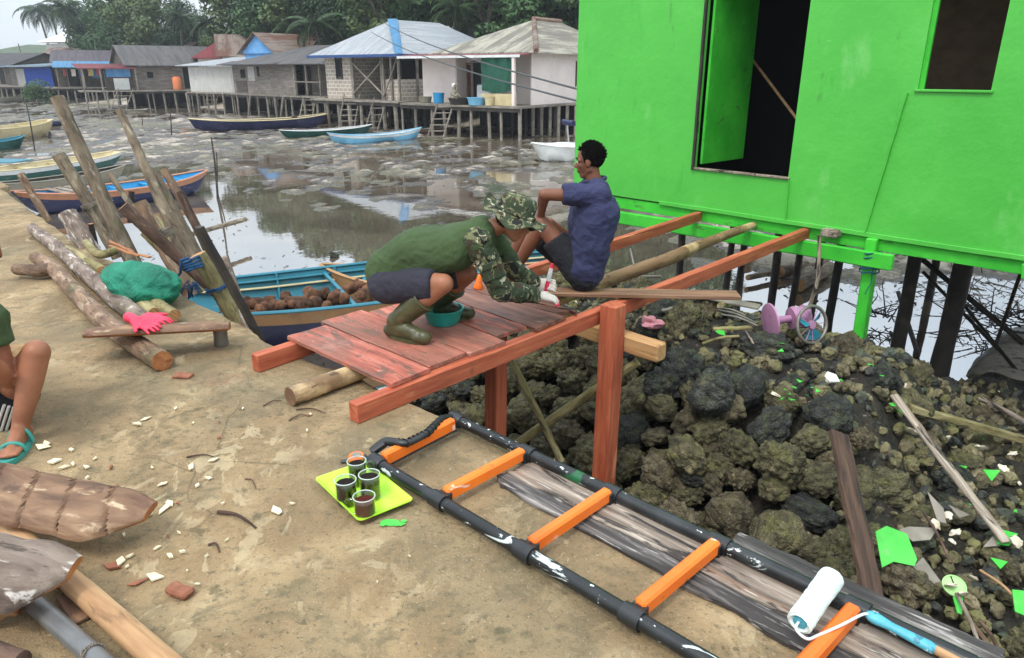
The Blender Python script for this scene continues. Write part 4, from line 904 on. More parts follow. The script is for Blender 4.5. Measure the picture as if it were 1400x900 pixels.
# small wood by the net bag
for k, (a, b, z, r, lab) in enumerate([((172, 402), (212, 430), .05, .05, 'short round log leaning below the green net bag'), ((198, 408), (238, 432), .06, .045, 'second short log end right of the other below the net bag'), ((90, 342), (140, 372), .04, .05, 'thin grey log between the white log and quay edge')]):
    pole([pz(*a, z), pz(*a, z).lerp(pz(*b, z), .5)+V((0, 0, .01)), pz(*b, z)], r, m_bark_green, lab, 'log', name='log', capm=m_cut, seed=k)
pole([pz(118, 332, .12), pz(135, 348, .11), pz(160, 342, .14)], .035, m_bark_green, 'mossy bent branch beside the bundle of upright poles', 'branch', name='branch')
# green net bag
mb = MB(); c = pz(196, 388, .16); X_ = V((.86, -.5, 0))
R_ = Matrix.Rotation(math.radians(-28), 3, 'Z')
bm = bmesh.new(); bmesh.ops.create_icosphere(bm, subdivisions=5, radius=1)
for v in bm.verts:
    p = v.co.copy(); q = V((p.x*.33, p.y*.2, p.z*.155)); q *= 1+.16*noise.noise(p*1.6)+.06*noise.noise(p*4)-.04*abs(noise.noise(V((p.x*7, p.y*2, 3))))
    q.z -= .03*p.x; v.co = c+R_ @ q
mb.add([v.co.copy() for v in bm.verts], [tuple(v.index for v in f.verts) for f in bm.faces]); bm.free()
bag = obj('net_bag', mb, m_net, None, smooth=True, sharp=180, label='bulging green net bag lying against the upright poles', cat='net bag')
tl_ = None
# red rubber gloves
def hand(o, fdir, pn_, side, curl=(.2,)*5, sc=1.0, spread=.12, thumb=.7):
    """palm from wrist o along fdir, back-of-hand normal pn_, side=+1 thumb to the right of fdir seen from the back"""
    fdir = fdir.normalized(); pn_ = (pn_-fdir*pn_.dot(fdir)).normalized(); sd_ = fdir.cross(pn_)*side; P = []
    for k in range(4):
        off = (1.5-k)*.020*sc
        P.append((o+sd_*off*.7, .017*sc, o+fdir*.085*sc+sd_*off, .0125*sc))
    P.append((o+fdir*.03*sc+sd_*.012*sc, .018*sc, o+fdir*.06*sc-sd_*.012*sc, .017*sc))
    tips = []
    for k in range(4):
        off = (1.5-k)*.020*sc; Lf = [.072, .08, .074, .058][k]*sc; base = o+fdir*.088*sc+sd_*off; a = curl[k+1]
        dd = (fdir+sd_*(1.5-k)*spread).normalized(); r = .0098*sc; p = base; ang = 0
        for j, fr_ in enumerate((.45, .32, .23)):
            ang += a*(1.0 if j else .6); v_ = dd*math.cos(ang)-pn_*math.sin(ang); q = p+v_*Lf*fr_
            P.append((p, r, q, r*.92)); p = q; r *= .92
        tips.append((p, v_))
    tb_ = o+fdir*.022*sc+sd_*.026*sc; td = (fdir*.75+sd_*thumb-pn_*curl[0]*.6).normalized(); q = tb_+td*.045*sc; td2 = (td+fdir*.25-pn_*curl[0]*.5).normalized()
    P.append((o+fdir*.015*sc+sd_*.012*sc, .017*sc, tb_, .015*sc)); P.append((tb_, .0145*sc, q, .012*sc)); P.append((q, .012*sc, q+td2*.034*sc, .0098*sc)); tips.append((q+td2*.034*sc, td2))
    return P, tips
def capsule_mb(prims, seg=16):
    mb = MB()
    for p in prims:
        if len(p) == 4 and not isinstance(p[1], (V, Matrix, tuple)):
            a, ra, b, rb = p; d = b-a; L = d.length; d = d.normalized() if L > 1e-6 else V((0, 0, 1)); pr = [(.0005, -ra)]
            for i in range(1, 6): t = math.pi/2*i/5; pr.append((ra*math.sin(t), -ra*math.cos(t)))
            for i in range(0, 5): t = math.pi/2*i/5; pr.append((rb*math.cos(t), L+rb*math.sin(t)))
            pr.append((.0005, L+rb)); mb.lathe(a, d, pr, seg)
            n0_ = len(mb.v)-seg*len(pr); mb.f.append(tuple(range(n0_+seg-1, n0_-1, -1))); mb.mi.append(0); mb.f.append(tuple(range(len(mb.v)-seg, len(mb.v)))); mb.mi.append(0)
        elif p[0] == 'k':
            _, a, ra, b, rb = p; d = (b-a); L = d.length; mb.lathe(a, d, [(ra, 0), (rb, L)], seg)
            n0_ = len(mb.v)-seg*2; mb.f.append(tuple(range(n0_+seg-1, n0_-1, -1))); mb.mi.append(0); mb.f.append(tuple(range(n0_+seg, n0_+2*seg))); mb.mi.append(0)
        elif p[0] == 'e':
            mb.ell(p[1], p[2], p[3] if len(p) > 3 else None, 24, 16)
    return mb
def flesh(name, prims, m, parent, voxel=.008, it=6, fac=.5, disp=None, label=None, cut=None, subd=0, **kw):
    mb = capsule_mb(prims, kw.pop('seg', 16)); me = bpy.data.meshes.new('tmp'); me.from_pydata(mb.v, [], mb.f)
    bm = bmesh.new(); bm.from_mesh(me); bmesh.ops.recalc_face_normals(bm, faces=bm.faces); bm.to_mesh(me); bm.free()
    o = bpy.data.objects.new('tmp', me); COL.objects.link(o)
    md = o.modifiers.new('r', 'REMESH'); md.mode = 'VOXEL'; md.voxel_size = voxel
    md = o.modifiers.new('s', 'SMOOTH'); md.factor = fac; md.iterations = it
    dg = bpy.context.evaluated_depsgraph_get(); dg.update(); ev = o.evaluated_get(dg); m2 = bpy.data.meshes.new_from_object(ev)
    vs = [v.co.copy() for v in m2.vertices]; nr = [v.normal.copy() for v in m2.vertices]; fs = [tuple(p.vertices) for p in m2.polygons]
    if disp: vs = [v+n_*disp(v, n_) for v, n_ in zip(vs, nr)]
    if cut:
        keep = [not cut(v) for v in vs]; fs = [f_ for f_ in fs if all(keep[i] for i in f_)]
        used = sorted(set(i for f_ in fs for i in f_)); mp = {a: b for b, a in enumerate(used)}; vs = [vs[i] for i in used]; fs = [tuple(mp[i] for i in f_) for f_ in fs]
    bpy.data.objects.remove(o); bpy.data.meshes.remove(me); bpy.data.meshes.remove(m2)
    out_ = MB(); out_.add(vs, fs)
    r = obj(name, out_, m, parent, kw.pop('fr', None), smooth=True, sharp=180, label=label, **kw)
    return r
gl = pz(183, 437, .225); gd_ = (pz(236, 458, .20)-gl)
P1, _ = hand(gl+gd_.normalized()*.03, gd_, V((0, -.2, 1)), 1, (.1, .15, .1, .2, .25), 1.1, .1, .5)
P1.append((gl-gd_.normalized()*.05, .032, gl+gd_.normalized()*.05, .028))
flesh('glove', [p for p in P1], m_pink, None, .005, 3, label='crumpled red rubber glove on the split log, fingers toward the quay corner', cat='glove')
P1, _ = hand(gl+V((.04, .06, .0)), gd_+V((.05, .08, 0)), V((0, -.1, 1)), -1, (.1, .3, .2, .3, .35), 1.0, .12, .7)
flesh('glove', P1, m_pink, None, .005, 3, label='second red rubber glove tucked behind the first', cat='glove')
q = pz(303, 472, 0)
t_ = thing('tin_can', 'small dented grey tin standing at the quay edge by the split log', 'tin can', q)
obj('can_body', MB().lathe(q, (0.03, 0, 1), [(.001, 0), (.042, 0), (.044, .01), (.041, .06), (.043, .125), (.039, .125), (.037, .06), (.037, .02), (.001, .02)], 22), m_tin, t_, smooth=True)
obj('contents', MB().ell(q+V((.005, 0, .118)), (.034, .034, .022), None, 14, 8, bump=.6), m_stilt, t_, smooth=True)
# ------------------------------------------------------------------ bundle of upright poles at the quay edge
def stake(pb, zb, pt, tilt, r, m, label, capm=m_cut, bumpy=.12, mid=None, seed=0, nb=None, name='stake', cat='stake'):
    b = pz(*pb, zb) if nb is None else pn(*pb, nb)
    t = pY(*pt, b.y+tilt); pts = [b]
    if mid: pts.append(b.lerp(t, .5)+V(mid))
    pts.append(t); rr = [q*.78 for q in (r if isinstance(r, list) else [r]*len(pts))]
    return pole(pts, rr, m, label, cat, name=name, capm=capm, bump=bumpy, seg=16, res=44, seed=seed)
stake((188, 372), -.25, (78, 133), .25, [.10, .085, .075], m_bark_grey, 'tallest thick grey pole leaning left, mossy low down', mid=(.0, 0, -.02), seed=1)
stake((163, 352), -.3, (80, 212), .1, [.095, .09, .085], m_bark_grey, 'shorter thick pole lashed left of the tallest pole', mid=(.02, 0, 0), seed=2)
stake((268, 392), -.3, (163, 150), .5, [.08, .065, .04], m_bark_grey, 'slim tapering grey pole with a pointed top leaning left', seed=3, mid=(0.02, 0, -.02))
stake((296, 400), -.2, (168, 282), -.2, [.068, .065, .062], m_bark_dark, 'smooth dark brown pole leaning in front of the bundle', seed=4)
stake((262, 405), -.3, (190, 277), .1, [.09, .085, .075], m_bark_brown, 'brown pole with pale sawn top behind the dark one', seed=5)
stake((283, 385), -.4, (206, 300), .2, [.10, .095, .085], m_bark_green, 'mossy thick pole with hollow ring top', seed=15)
stake((300, 375), -.6, (224, 232), .3, [.07, .065, .06], m_bark_brown, 'patchy brown and cream pole with a broken cream top', seed=6, mid=(.03, 0, 0))
stake((325, 440), -.28, (270, 348), -.05, [.082, .08, .078], m_bark_green, 'pale greenish squared post with rope round it at the front', seed=7, bumpy=.04)
stake((290, 380), -.4, (212, 235), .2, [.05, .045, .04], m_bark_grey, 'thin bluish grey pole inside the bundle', seed=8)
stake((66, 302), -.1, (28, 238), .1, [.055, .055, .055], m_bark_brown, 'leaning brown broken board at the far left of the poles', seed=9)
stake((128, 352), -.1, (92, 292), .15, [.12, .11, .085], m_bark_white, 'short thick pale stump leaning behind the white log', seed=10)
stake((178, 305), -.4, (180, 262), .1, [.05, .05, .045], mat('charred_wood', S(26, 22, 20), 9, .8), 'short charred black stub among the poles', seed=11)
stake((138, 366), -.3, (124, 306), 0, .035, m_stilt, 'thin dark upright stake under the pole bundle', seed=12)
stake((240, 372), -.35, (150, 238), .3, [.04, .036, .03], m_bark_grey, 'thin pole showing between the two leaning groups of stakes', seed=21)
stake((306, 392), -.4, (246, 262), .15, [.05, .046, .04], m_bark_dark, 'dark slim stake behind the patchy brown and cream pole', seed=22)
stake((276, 400), -.3, (196, 318), .0, [.045, .04, .036], m_bark_green, 'mossy slim stake crossing behind the smooth dark brown pole', seed=23)
stake((314, 430), -.3, (232, 292), .1, [.055, .05, .045], m_bark_grey, 'grey cracked stake just left of the squared post', seed=24)
a = pz(357, 466, -.12); b = pY(272, 310, a.y-.1); obj('plank', MB().box(a, b, .035, .10, up=DV, seg=14, jit=.002), m_stilt, None, frame(a, b), label='dark sawn plank leaning left at the right side of the pole bundle', cat='plank')
a = pz(340, 450, -.1); b = pY(306, 350, a.y+.1); pole([a, b], .03, m_bark_white, 'thin pale peeled stick between the squared post and dark plank', 'stick', name='stick')
a = pz(256, 322, -1.2); b = pz(336, 300, -1.2); pole([a, b], .045, m_bark_grey, 'grey driftwood pole floating level beyond the pole bundle', 'driftwood pole', name='driftwood_pole')
for k, (a, b) in enumerate([((150, 336), (190, 350)), ((150, 330), (182, 345)), ((172, 345), (205, 352))]):
    a = pz(*a, .12); b = pz(*b, .12); obj('split_stick', MB().box(a, b, .03, .014, seg=5, jit=.003), m_orangecut, None, frame(a, b), label='split orange firewood stick lying by the net bag and poles', cat='stick', group='split sticks by the net bag')
def coil(c, ax, r, n_, tr, m, label, drop=None):
    q = V(ax).normalized().to_track_quat('Z', 'Y'); mb = MB(); pts = []
    for i in range(n_*14+1):
        a = i/14*2*math.pi; pts.append(V(c)+q @ V((math.cos(a)*r*(1+.05*math.sin(i*1.7)), math.sin(a)*r*(1+.05*math.cos(i*2.3)), (i/14-n_/2)*tr*2.1+.004*math.sin(i))))
    if drop: pts += [pts[-1]+V(d) for d in drop]
    return obj('rope', mb.tube(pts, tr, 7), m, None, smooth=True, label=label, cat='rope')
p = pz(163, 352, -.3); t = pY(80, 212, p.y+.1); c = p.lerp(t, .52)+V((.07, .04, 0)); coil(c, (t-p), .15, 3, .009, m_ropeg, 'grey rope lashed round the two thickest poles')
p = pz(325, 440, -.28); t = pY(270, 348, p.y-.05); coil(p.lerp(t, .52), t-p, .088, 3, .006, m_rope, 'dark rope tied round the squared post')
p = pz(300, 375, -.6); coil(pY(262, 360, 5.3), (-.3, .1, 1), .07, 4, .011, m_rope, 'bunch of blue rope hanging between the poles', drop=[(-.02, 0, -.05), (-.03, 0, -.1), (-.06, 0, -.13)])
mb = MB(); c = pY(262, 392, 5.2)
for i in range(16): d = V((rnd(-.09, .06), rnd(-.03, .03), rnd(-.13, -.03))); s_ = c+V((rnd(-.03, .04), rnd(-.03, .03), rnd(.0, .05))); mb.tube([s_, s_+d*.5+V((rnd(-.02, .02), 0, .01)), s_+d], .005, 5)
obj('rope', mb, m_rope, None, smooth=True, label='frayed blue rope end against the dark brown pole', cat='rope')
coil(pY(232, 316, 6.0), (-.4, .1, 1), .075, 4, .009, m_ropeg, 'pale string wound round the slim tapering pole')
# ------------------------------------------------------------------ bottom left corner
halflog((-60, 662), (194, 714), .17, .12, .24, .045, m_carved, m_orangecut, 'hewn split log with carved spiral cuts pointing to the quay middle', 11, notches=4, tip=.35, roll=.3)
halflog((-130, 760), (88, 797), .20, .15, .24, .05, m_bark_white, m_orangecut, 'split log with white flecked bark and orange cut edge at the left border', 14, tip=.35, roll=.35)
pole([pz(-25, 690, .05), pz(120, 815, .05), pz(255, 935, .05)], [.034, .037, .04], m_pole, 'long smooth bare pole at the bottom left', 'pole', seed=3, bump=.05, seg=20, res=60)
a = pz(20, 800, .04); b = pz(170, 935, .045)
pp = obj('pipe', MB().tube([a, b], .03, 22, resample=20), mat('grey_metal_pipe', [(.3, S(92, 92, 92)), (.7, S(140, 140, 138))], 5, .35, metallic=.5, bump=[('noise', 20, .3, .003)]), None, frame(a, b), smooth=True, label='grey metal pipe under the bare pole at the bottom left', cat='pipe')
c_ = a.lerp(b, .75); coil(c_, b-a, .033, 2, .003, m_ropeg, 'wire ring around the grey metal pipe')
pole([pz(-40, 838, .06), pz(20, 818, .08)], .05, m_pole, 'stub of round pale wood under the split log', 'log', name='log', capm=m_orangecut)
pole([pz(-40, 880, .03), pz(30, 905, .03)], .03, m_bark_dark, 'dark stick end in the bottom left corner', 'stick', name='stick')
a, b = pz(88, 812, .01), pz(110, 850, .01); obj('board', MB().box(a, b, .05, .015, seg=4, jit=.003), m_brownboard, None, frame(a, b), label='small pinkish board scrap between pipe and bare pole', cat='board')
# ------------------------------------------------------------------ chips, brick and twigs on the concrete
chips = [(225, 697, 22), (232, 690, 14), (222, 663, 12), (155, 775, 20), (165, 770, 16), (190, 797, 22), (212, 790, 20), (233, 762, 12), (262, 640, 13), (292, 630, 13), (378, 700, 20), (57, 612, 20), (64, 608, 14), (75, 632, 13), (88, 640, 12), (100, 636, 9), (200, 573, 13), (188, 581, 13), (118, 640, 8), (130, 628, 7), (243, 690, 7), (250, 757, 7), (283, 762, 6), (180, 700, 7), (205, 705, 8), (160, 665, 8), (230, 735, 8), (145, 690, 8), (420, 590, 7), (300, 600, 6), (332, 560, 6), (240, 560, 7), (105, 668, 12), (120, 655, 7), (400, 690, 6), (560, 762, 5), (152, 640, 10), (285, 655, 9), (310, 740, 7), (270, 800, 6), (178, 762, 9), (98, 616, 8), (270, 665, 7), (305, 690, 5), (245, 730, 6), (140, 725, 8), (170, 732, 7), (215, 750, 9)]
extra = [(rnd(90, 520), rnd(540, 860), rnd(3, 6)) for i in range(10)]
for k, (x, y, sz) in enumerate(chips+extra):
    c = pz(x, y, .003); r = sz/985*(c-V((0, 0, EYE))).length*.5; an = rnd(0, 6.3); n_ = random.choice([4, 4, 5]); mb = MB(); w_ = rnd(.35, .8)
    pts = [c+V((math.cos(an)*math.cos(q)*r*1.15-math.sin(an)*math.sin(q)*r*w_, math.sin(an)*math.cos(q)*r*1.15+math.cos(an)*math.sin(q)*r*w_, rnd(0, .006))) for q in [2*math.pi*(i+rnd(-.25, .25))/n_ for i in range(n_)]]
    mb.poly(pts, rnd(.003, .008))
    obj('wood_chip', mb, m_chip if random.random() < .82 else m_brick, None, frame(c, c+V((math.cos(an), math.sin(an), 0))), label='pale wood chip lying on the concrete quay', cat='wood chip', group='wood chips scattered on the quay')
c = pz(247, 812, 0); obj('brick_piece', MB().box(c+V((-.042, .02, .014)), c+V((.042, -.02, .014)), .05, .026, jit=.004, seg=3, bev=.008), m_brick, None, frame(c), label='broken reddish brown brick piece on the concrete', cat='brick')
c = pz(251, 515, 0); obj('brick_piece', MB().box(c+V((-.05, .0, .008)), c+V((.05, -.01, .008)), .06, .016, jit=.004, seg=3), m_brick, None, frame(c), label='flat reddish tile scrap behind the brown log end', cat='tile')
tw = [((298, 700), (350, 722), .008), ((405, 560), (445, 565), .004), ((395, 575), (420, 568), .004), ((285, 745), (300, 755), .005), ((255, 625), (300, 628), .004), ((360, 555), (385, 548), .004), ((335, 655), (350, 668), .003)]
for k, (a, b, r) in enumerate(tw):
    a, b = pz(*a, r), pz(*b, r); obj('twig', MB().tube([a, a.lerp(b, .5)+V((0, .02, .006)), b], [r, r*.8, r*.5], 7, bump=.3, resample=10), m_bark_dark, None, frame(a, b), smooth=True, label=['thick dark curved twig left of the tray', 'thin dark twig on concrete under the round log', 'thin twig crossing another below the round log', 'tiny dark twig left of the curved one', 'straight thin twig near the middle of the concrete', 'small twig before the red beam end', 'tiny twig left of the tape measure'][k], cat='twig')
# spilled green paint on the concrete by the tray
mb = MB()
for zq, (x, y, r) in enumerate(((535, 714, .035), (546, 716, .022), (524, 717, .015), (552, 712, .012))):
    c = pz(x, y, .005+.0015*zq); mb.add([c+V((math.cos(q*.5236)*r*rnd(.7, 1.3), math.sin(q*.5236)*r*rnd(.5, .9), 0)) for q in range(12)], [tuple(range(12))])
obj('paint_spill', mb, m_scrap, None, Matrix(), label='small bright green paint spill beside the tray', cat='paint spill')
# ------------------------------------------------------------------ people
def headprims(c, f, up, s=1.0):
    """c = head centre, f = face direction, up = crown direction"""
    f = f.normalized(); up = (up-f*up.dot(f)).normalized(); l = up.cross(f)
    R = Matrix((f, l, up)).transposed(); q = lambda x, y, z: c+R @ (V((x, y, z))*s); P = []
    P.append(('e', q(-.012, 0, .03), (.092*s, .073*s, .088*s), R))
    P.append(('e', q(.018, 0, -.02), (.066*s, .060*s, .082*s), R))
    P.append((q(.045, 0, -.075), .030*s, q(.052, 0, -.088), .026*s))
    for y in (-1, 1):
        P.append((q(-.01, y*.052, -.05), .018*s, q(.042, y*.018, -.088), .020*s))
        P.append((q(.055, y*.036, -.018), .022*s, q(.05, y*.03, -.03), .02*s))
        P.append((q(.076, y*.012, .020), .011*s, q(.062, y*.050, .016), .012*s))
        P.append(('e', q(-.005, y*.076, -.005), (.018*s, .008*s, .030*s), R))
    P.append((q(.082, 0, .006), .009*s, q(.102, 0, -.026), .0115*s)); P.append((q(.09, -.012, -.028), .0095*s, q(.09, .012, -.028), .0095*s))
    P.append((q(.082, -.018, -.052), .009*s, q(.082, .018, -.052), .009*s)); P.append((q(.080, -.014, -.064), .009*s, q(.080, .014, -.064), .009*s))
    return P, R, q
def person_body(J, skin, parent, hands, s=1.0, foot=True, face=True):
    P = []
    pel, ch, nk = J['pelvis'], J['chest'], J['neck']; lat = (J['shL']-J['shR']).normalized(); lh = (J['hpL']-J['hpR']).normalized()
    for k in (-1, 1): P.append((pel+lh*.07*k*s, .105*s, ch+lat*.07*k*s, .115*s))
    P.append((J['hpL'], .10*s, J['hpR'], .10*s)); P.append((J['shL'], .055*s, J['shR'], .055*s)); P.append((ch, .10*s, nk, .055*s)); P.append((nk, .055*s, J['head'], .052*s))
    for k in 'LR':
        P.append((J['hp'+k], .088*s, J['kn'+k], .058*s)); P.append((J['kn'+k], .056*s, J['kn'+k].lerp(J['an'+k], .35), .055*s)); P.append((J['kn'+k].lerp(J['an'+k], .35), .055*s, J['an'+k], .036*s))
        P.append((J['sh'+k], .052*s, J['el'+k], .040*s)); P.append((J['el'+k], .040*s, J['wr'+k], .027*s))
        P.append((J['el'+k].lerp(J['wr'+k], .2), .041*s, J['el'+k].lerp(J['wr'+k], .4), .037*s))
        if foot:
            an, to = J['an'+k], J['to'+k]; d = (to-an); d.z = 0; d = d.normalized(); h = V((an.x, an.y, to.z))-d*.045
            P.append((an, .034*s, h+V((0, 0, .008)), .032*s)); P.append((an, .034*s, an.lerp(to, .6), .03*s)); P.append((h, .028*s, to, .026*s)); side = V((-d.y, d.x, 0))
            for i in range(5): c = to+side*(i-2)*.016; P.append((c-d*.03, .013, c+d*(.03-abs(i-1.5)*.004), .010))
    hp_, R, q = headprims(J['head'], J['face'], J['crown'], s); P += hp_
    for h in hands: P += h
    b = flesh('body', P, skin, parent, .0065, 5, .5)
    for y in (-1, 1):
        e = q(.071, y*.030, .004); eo = obj('eye', MB().ell(e, .0125*s, R, 14, 10), m_eye, b, smooth=True)
        obj('iris', MB().ell(e+R @ V((.0085*s, 0, -.002)), .006*s, R, 10, 8), m_hair, eo, smooth=True)
        obj('eyebrow', MB().tube([q(.088, y*.014, .028), q(.084, y*.032, .032), q(.070, y*.050, .026)], .0045, 8), m_hair, b, smooth=True)
    return b, R, q
def fold(amp, f, sd_=0):
    return lambda v, n_: amp*noise.noise(V((v.x*f+sd_, v.y*f, v.z*f*1.4)))+amp*.5*(1-2*abs(noise.noise(V((v.x*f*2.1, v.y*f*2.1+sd_, v.z*f*2.6)))))
def fingers_wrap(): return (.5, .9, .95, 1.0, 1.0)
ZD = BH+.03
# ---- crouching man in camouflage
A = thing('person', 'person crouching on the footbridge in camouflage hat, olive shirt and rubber boots', 'person', V((-.6, 4.0, ZD)))
fwd = V((.96, -.22, 0)).normalized(); lf = V((-fwd.y, fwd.x, 0))
anR = pz(545, 462, ZD+.09); anR = V((anR.x, 3.93, ZD+.10)); anL = V((-.47, 4.33, ZD+.10))
anR = pY(541, 450, 3.95); anR.z = ZD+.10
fwR = V((.86, -.5, 0)).normalized()
J = dict(anR=anR, anL=anL, toR=anR+fwR*.15+V((0, 0, -.075)), toL=anL+fwd*.15+V((0, 0, -.075)),
         knR=pY(606, 388, 3.86), knL=pY(640, 374, 4.18), pelvis=pY(537, 378, 4.12), hpR=pY(531, 388, 4.02), hpL=pY(547, 378, 4.22),
         chest=pY(625, 337, 4.08), neck=pY(667, 314, 4.06), head=pY(702, 301, 4.05), shR=pY(655, 330, 3.92), shL=pY(668, 322, 4.25),
         elR=pY(684, 397, 3.94), elL=pY(706, 372, 4.28), wrR=pY(735, 404, 4.25), wrL=pY(735, 388, 4.42),
         face=V((.86, -.12, -.42)), crown=V((.35, 0, 1)))
hR, tR = hand(J['wrR'], V((1, .15, -.22)), V((0, -.25, 1)), -1, (.2, .35, .35, .4, .45), .95)
hL, tL = hand(J['wrL'], V((.75, -.35, .05)), V((.1, -.75, .5)), 1, fingers_wrap(), .95)
bodyA, RA, qA = person_body(J, m_skin, A, [], foot=False)
# shirt: torso + far short sleeve
lat = (J['shL']-J['shR']).normalized(); lh = (J['hpL']-J['hpR']).normalized(); P = []
for k in (-1, 0, 1):
    P.append((J['pelvis']+lh*.07*k+V((-.00, 0, .03)), .118, J['chest']+lat*.075*k, .132))
    P.append((J['chest']+lat*.075*k, .13, J['neck']+lat*.06*k-V((.04, 0, .01)), .085))
mid_ = pY(572, 343, 4.1)
for k in (-1, 1): P.append((J['pelvis']+lh*.06*k+V((-.02, 0, .05)), .115, mid_+lh*.07*k, .135)); P.append((mid_+lh*.07*k, .135, J['chest']+lat*.07*k, .125))
P.append((J['shL'], .075, J['shR'], .075)); P.append(('k', J['neck']-V((.06, 0, .01)), .08, J['neck']+V((.012, 0, .0)), .062))
P.append(('k', J['shL'], .075, J['shL'].lerp(J['elL'], .7), .066))
flesh('shirt', P, m_olive, A, .009, 8, disp=fold(.009, 9), label='olive green shirt')
# near sleeve in camouflage down to the wrist, with shoulder panel and pocket
P = [(J['shR']-V((.01, 0, -.0)), .078, J['shR'].lerp(J['elR'], .5), .068), (J['shR'].lerp(J['elR'], .5), .068, J['elR'], .062), (J['elR'], .062, J['elR'].lerp(J['wrR'], .5), .058),
     ('k', J['elR'].lerp(J['wrR'], .5), .06, J['elR'].lerp(J['wrR'], .93), .046)]
flesh('sleeve', P, m_camo, A, .007, 4, disp=fold(.011, 14, 3), label='camouflage sleeve on the near arm')
P = [(J['shL'].lerp(J['elL'], .5), .066, J['elL'], .060), (J['elL'], .060, J['elL'].lerp(J['wrL'], .8), .046)]
flesh('sleeve', P, m_camo, A, .008, 4, disp=fold(.009, 14, 7), label='camouflage sleeve on the far arm')
pc = J['shR'].lerp(J['elR'], .55)+V((.0, -.068, .0)); ud = (J['elR']-J['shR']).normalized()
obj('sleeve_pocket', MB().box(pc-ud*.05, pc+ud*.05, .095, .014, up=V((0, -1, 0)), bev=.006, seg=4, jit=.002).box(pc-ud*.055+V((0, -.01, 0)), pc-ud*.02+V((0, -.012, 0)), .1, .01, up=V((0, -1, 0)), bev=.004), m_camo, A, smooth=True, sharp=40)
# shorts
P = [(J['pelvis']-lh*.06, .125, J['pelvis']+lh*.06, .125), (J['hpR'], .122, J['hpR'].lerp(J['knR'], .45), .108), ('k', J['hpR'].lerp(J['knR'], .4), .110, J['hpR'].lerp(J['knR'], .86), .088),
     (J['hpL'], .115, J['hpL'].lerp(J['knL'], .45), .10), ('k', J['hpL'].lerp(J['knL'], .4), .105, J['hpL'].lerp(J['knL'], .84), .088), (J['pelvis']+V((-.05, 0, .02)), .11, J['pelvis']+V((.03, 0, .06)), .125)]
sh_ = flesh('shorts', P, m_shorts, A, .009, 6, disp=fold(.007, 10, 5), label='charcoal shorts with a small pale mark on the thigh')
lc = pY(546, 383, 3.885); obj('thigh_mark', MB().ell(lc, (.008, .004, .018), Euler((0, -.5, 0)).to_matrix(), 12, 8), m_white, sh_, smooth=True)
# boots
for k in 'RL':
    an, to, kn = J['an'+k], J['to'+k], J['kn'+k]; P = []
    top = an.lerp(kn, .60 if k == 'R' else .55)
    P.append(('k', an, .052, top, .075)); P.append((an-V((0, 0, .04)), .047, an+V((0, 0, .01)), .05)); d = (to-an); d.z = 0; d.normalize()
    z0 = ZD+.042; hl = V((an.x, an.y, z0))-d*.04; tp_ = V((an.x, an.y, z0))+d*.205
    P.append((hl, .041, tp_, .04)); P.append((an-V((0, 0, .02)), .046, tp_-d*.03, .043))
    side = V((-d.y, d.x, 0)); P.append((tp_-d*.04+side*.014, .036, tp_-d*.04-side*.014, .036))
    bt = flesh('boot', P, m_boot, A, .007, 5, disp=fold(.003, 14, 2))
    so = MB(); pts = []
    for i in range(24):
        a = 2*math.pi*i/24; r_ = .045+.01*max(0, math.cos(a)); ln = .135; c = V((an.x, an.y, ZD))+d*(.075+math.cos(a)*ln)+side*math.sin(a)*r_*(1.0); pts.append(c)
    so.poly(pts, .022); obj('sole', so, m_boot, bt)
    obj('boot_rim', MB().tube([top+((kn-an).normalized().to_track_quat('Z', 'Y') @ V((math.cos(q)*.073, math.sin(q)*.073, 0))) for q in [i*math.pi/12 for i in range(25)]], .006, 8, cap=False), m_boot, bt, smooth=True)
# boonie hat
hc = qA(-.008, 0, .030); hu = (RA @ V((-.10, 0, 1))).normalized(); hm = Matrix((RA @ V((1, 0, .10)).normalized(), RA @ V((0, 1, 0)), hu)).transposed()
mb = MB(); prof_ = [(.0005, .118), (.05, .117), (.085, .108), (.098, .085), (.102, .045), (.106, .012)]; sg = 48; vs = []; fs = []
for i in range(24): pass
br = prof_+[(.122, .004), (.145, -.006), (.165, -.012), (.178, -.014), (.178, -.019), (.15, -.012), (.12, -.002), (.10, .004)]
for i, (r_, z_) in enumerate(br):
    for j in range(sg):
        a = 2*math.pi*j/sg; k_ = max(0, (r_-.106)/.07)
        dz = k_*(.030*math.cos(2*a+.6)-.022*math.cos(a)+.018*math.sin(5*a)+.01*math.sin(3*a+1)); dr = 1+.03*math.sin(3*a+i*.7)*(r_ > .04)
        zz_ = z_+dz+.006*noise.noise(V((math.cos(a)*3, math.sin(a)*3, i*.8)))
        vs.append(hc+hm @ V((r_*dr*math.cos(a)*1.06, r_*dr*math.sin(a)*.92, zz_)))
for i in range(len(br)-1):
    for j in range(sg): fs.append((i*sg+j, i*sg+(j+1) % sg, (i+1)*sg+(j+1) % sg, (i+1)*sg+j))
hat = obj('hat', mb.add(vs, fs), m_camohat, A, smooth=True, sharp=60, label='camouflage bush hat with a wavy brim')
obj('hat_band', MB().tube([hc+hm @ V((.108*math.cos(q)*1.06, .108*math.sin(q)*.92, .018)) for q in [i*math.pi/20 for i in range(41)]], .009, 8, cap=False), m_camo, hat, smooth=True)
hs = MB()
for i in range(500):
    th_, ph = rnd(1.7, 4.6), rnd(-.5, .55); n_ = RA @ V((math.cos(th_)*math.cos(ph), math.sin(th_)*math.cos(ph), math.sin(ph))); b_ = qA(-.012, 0, .0)+V((n_.x*.086, n_.y*.086, n_.z*.086)); hs.tube([b_, b_+n_*.008+V((0, 0, -.012))], [.003, .001], 4)
obj('hair', hs.ell(qA(-.030, 0, .012), (.075, .071, .072), RA, 20, 12), m_hair, A, smooth=True)
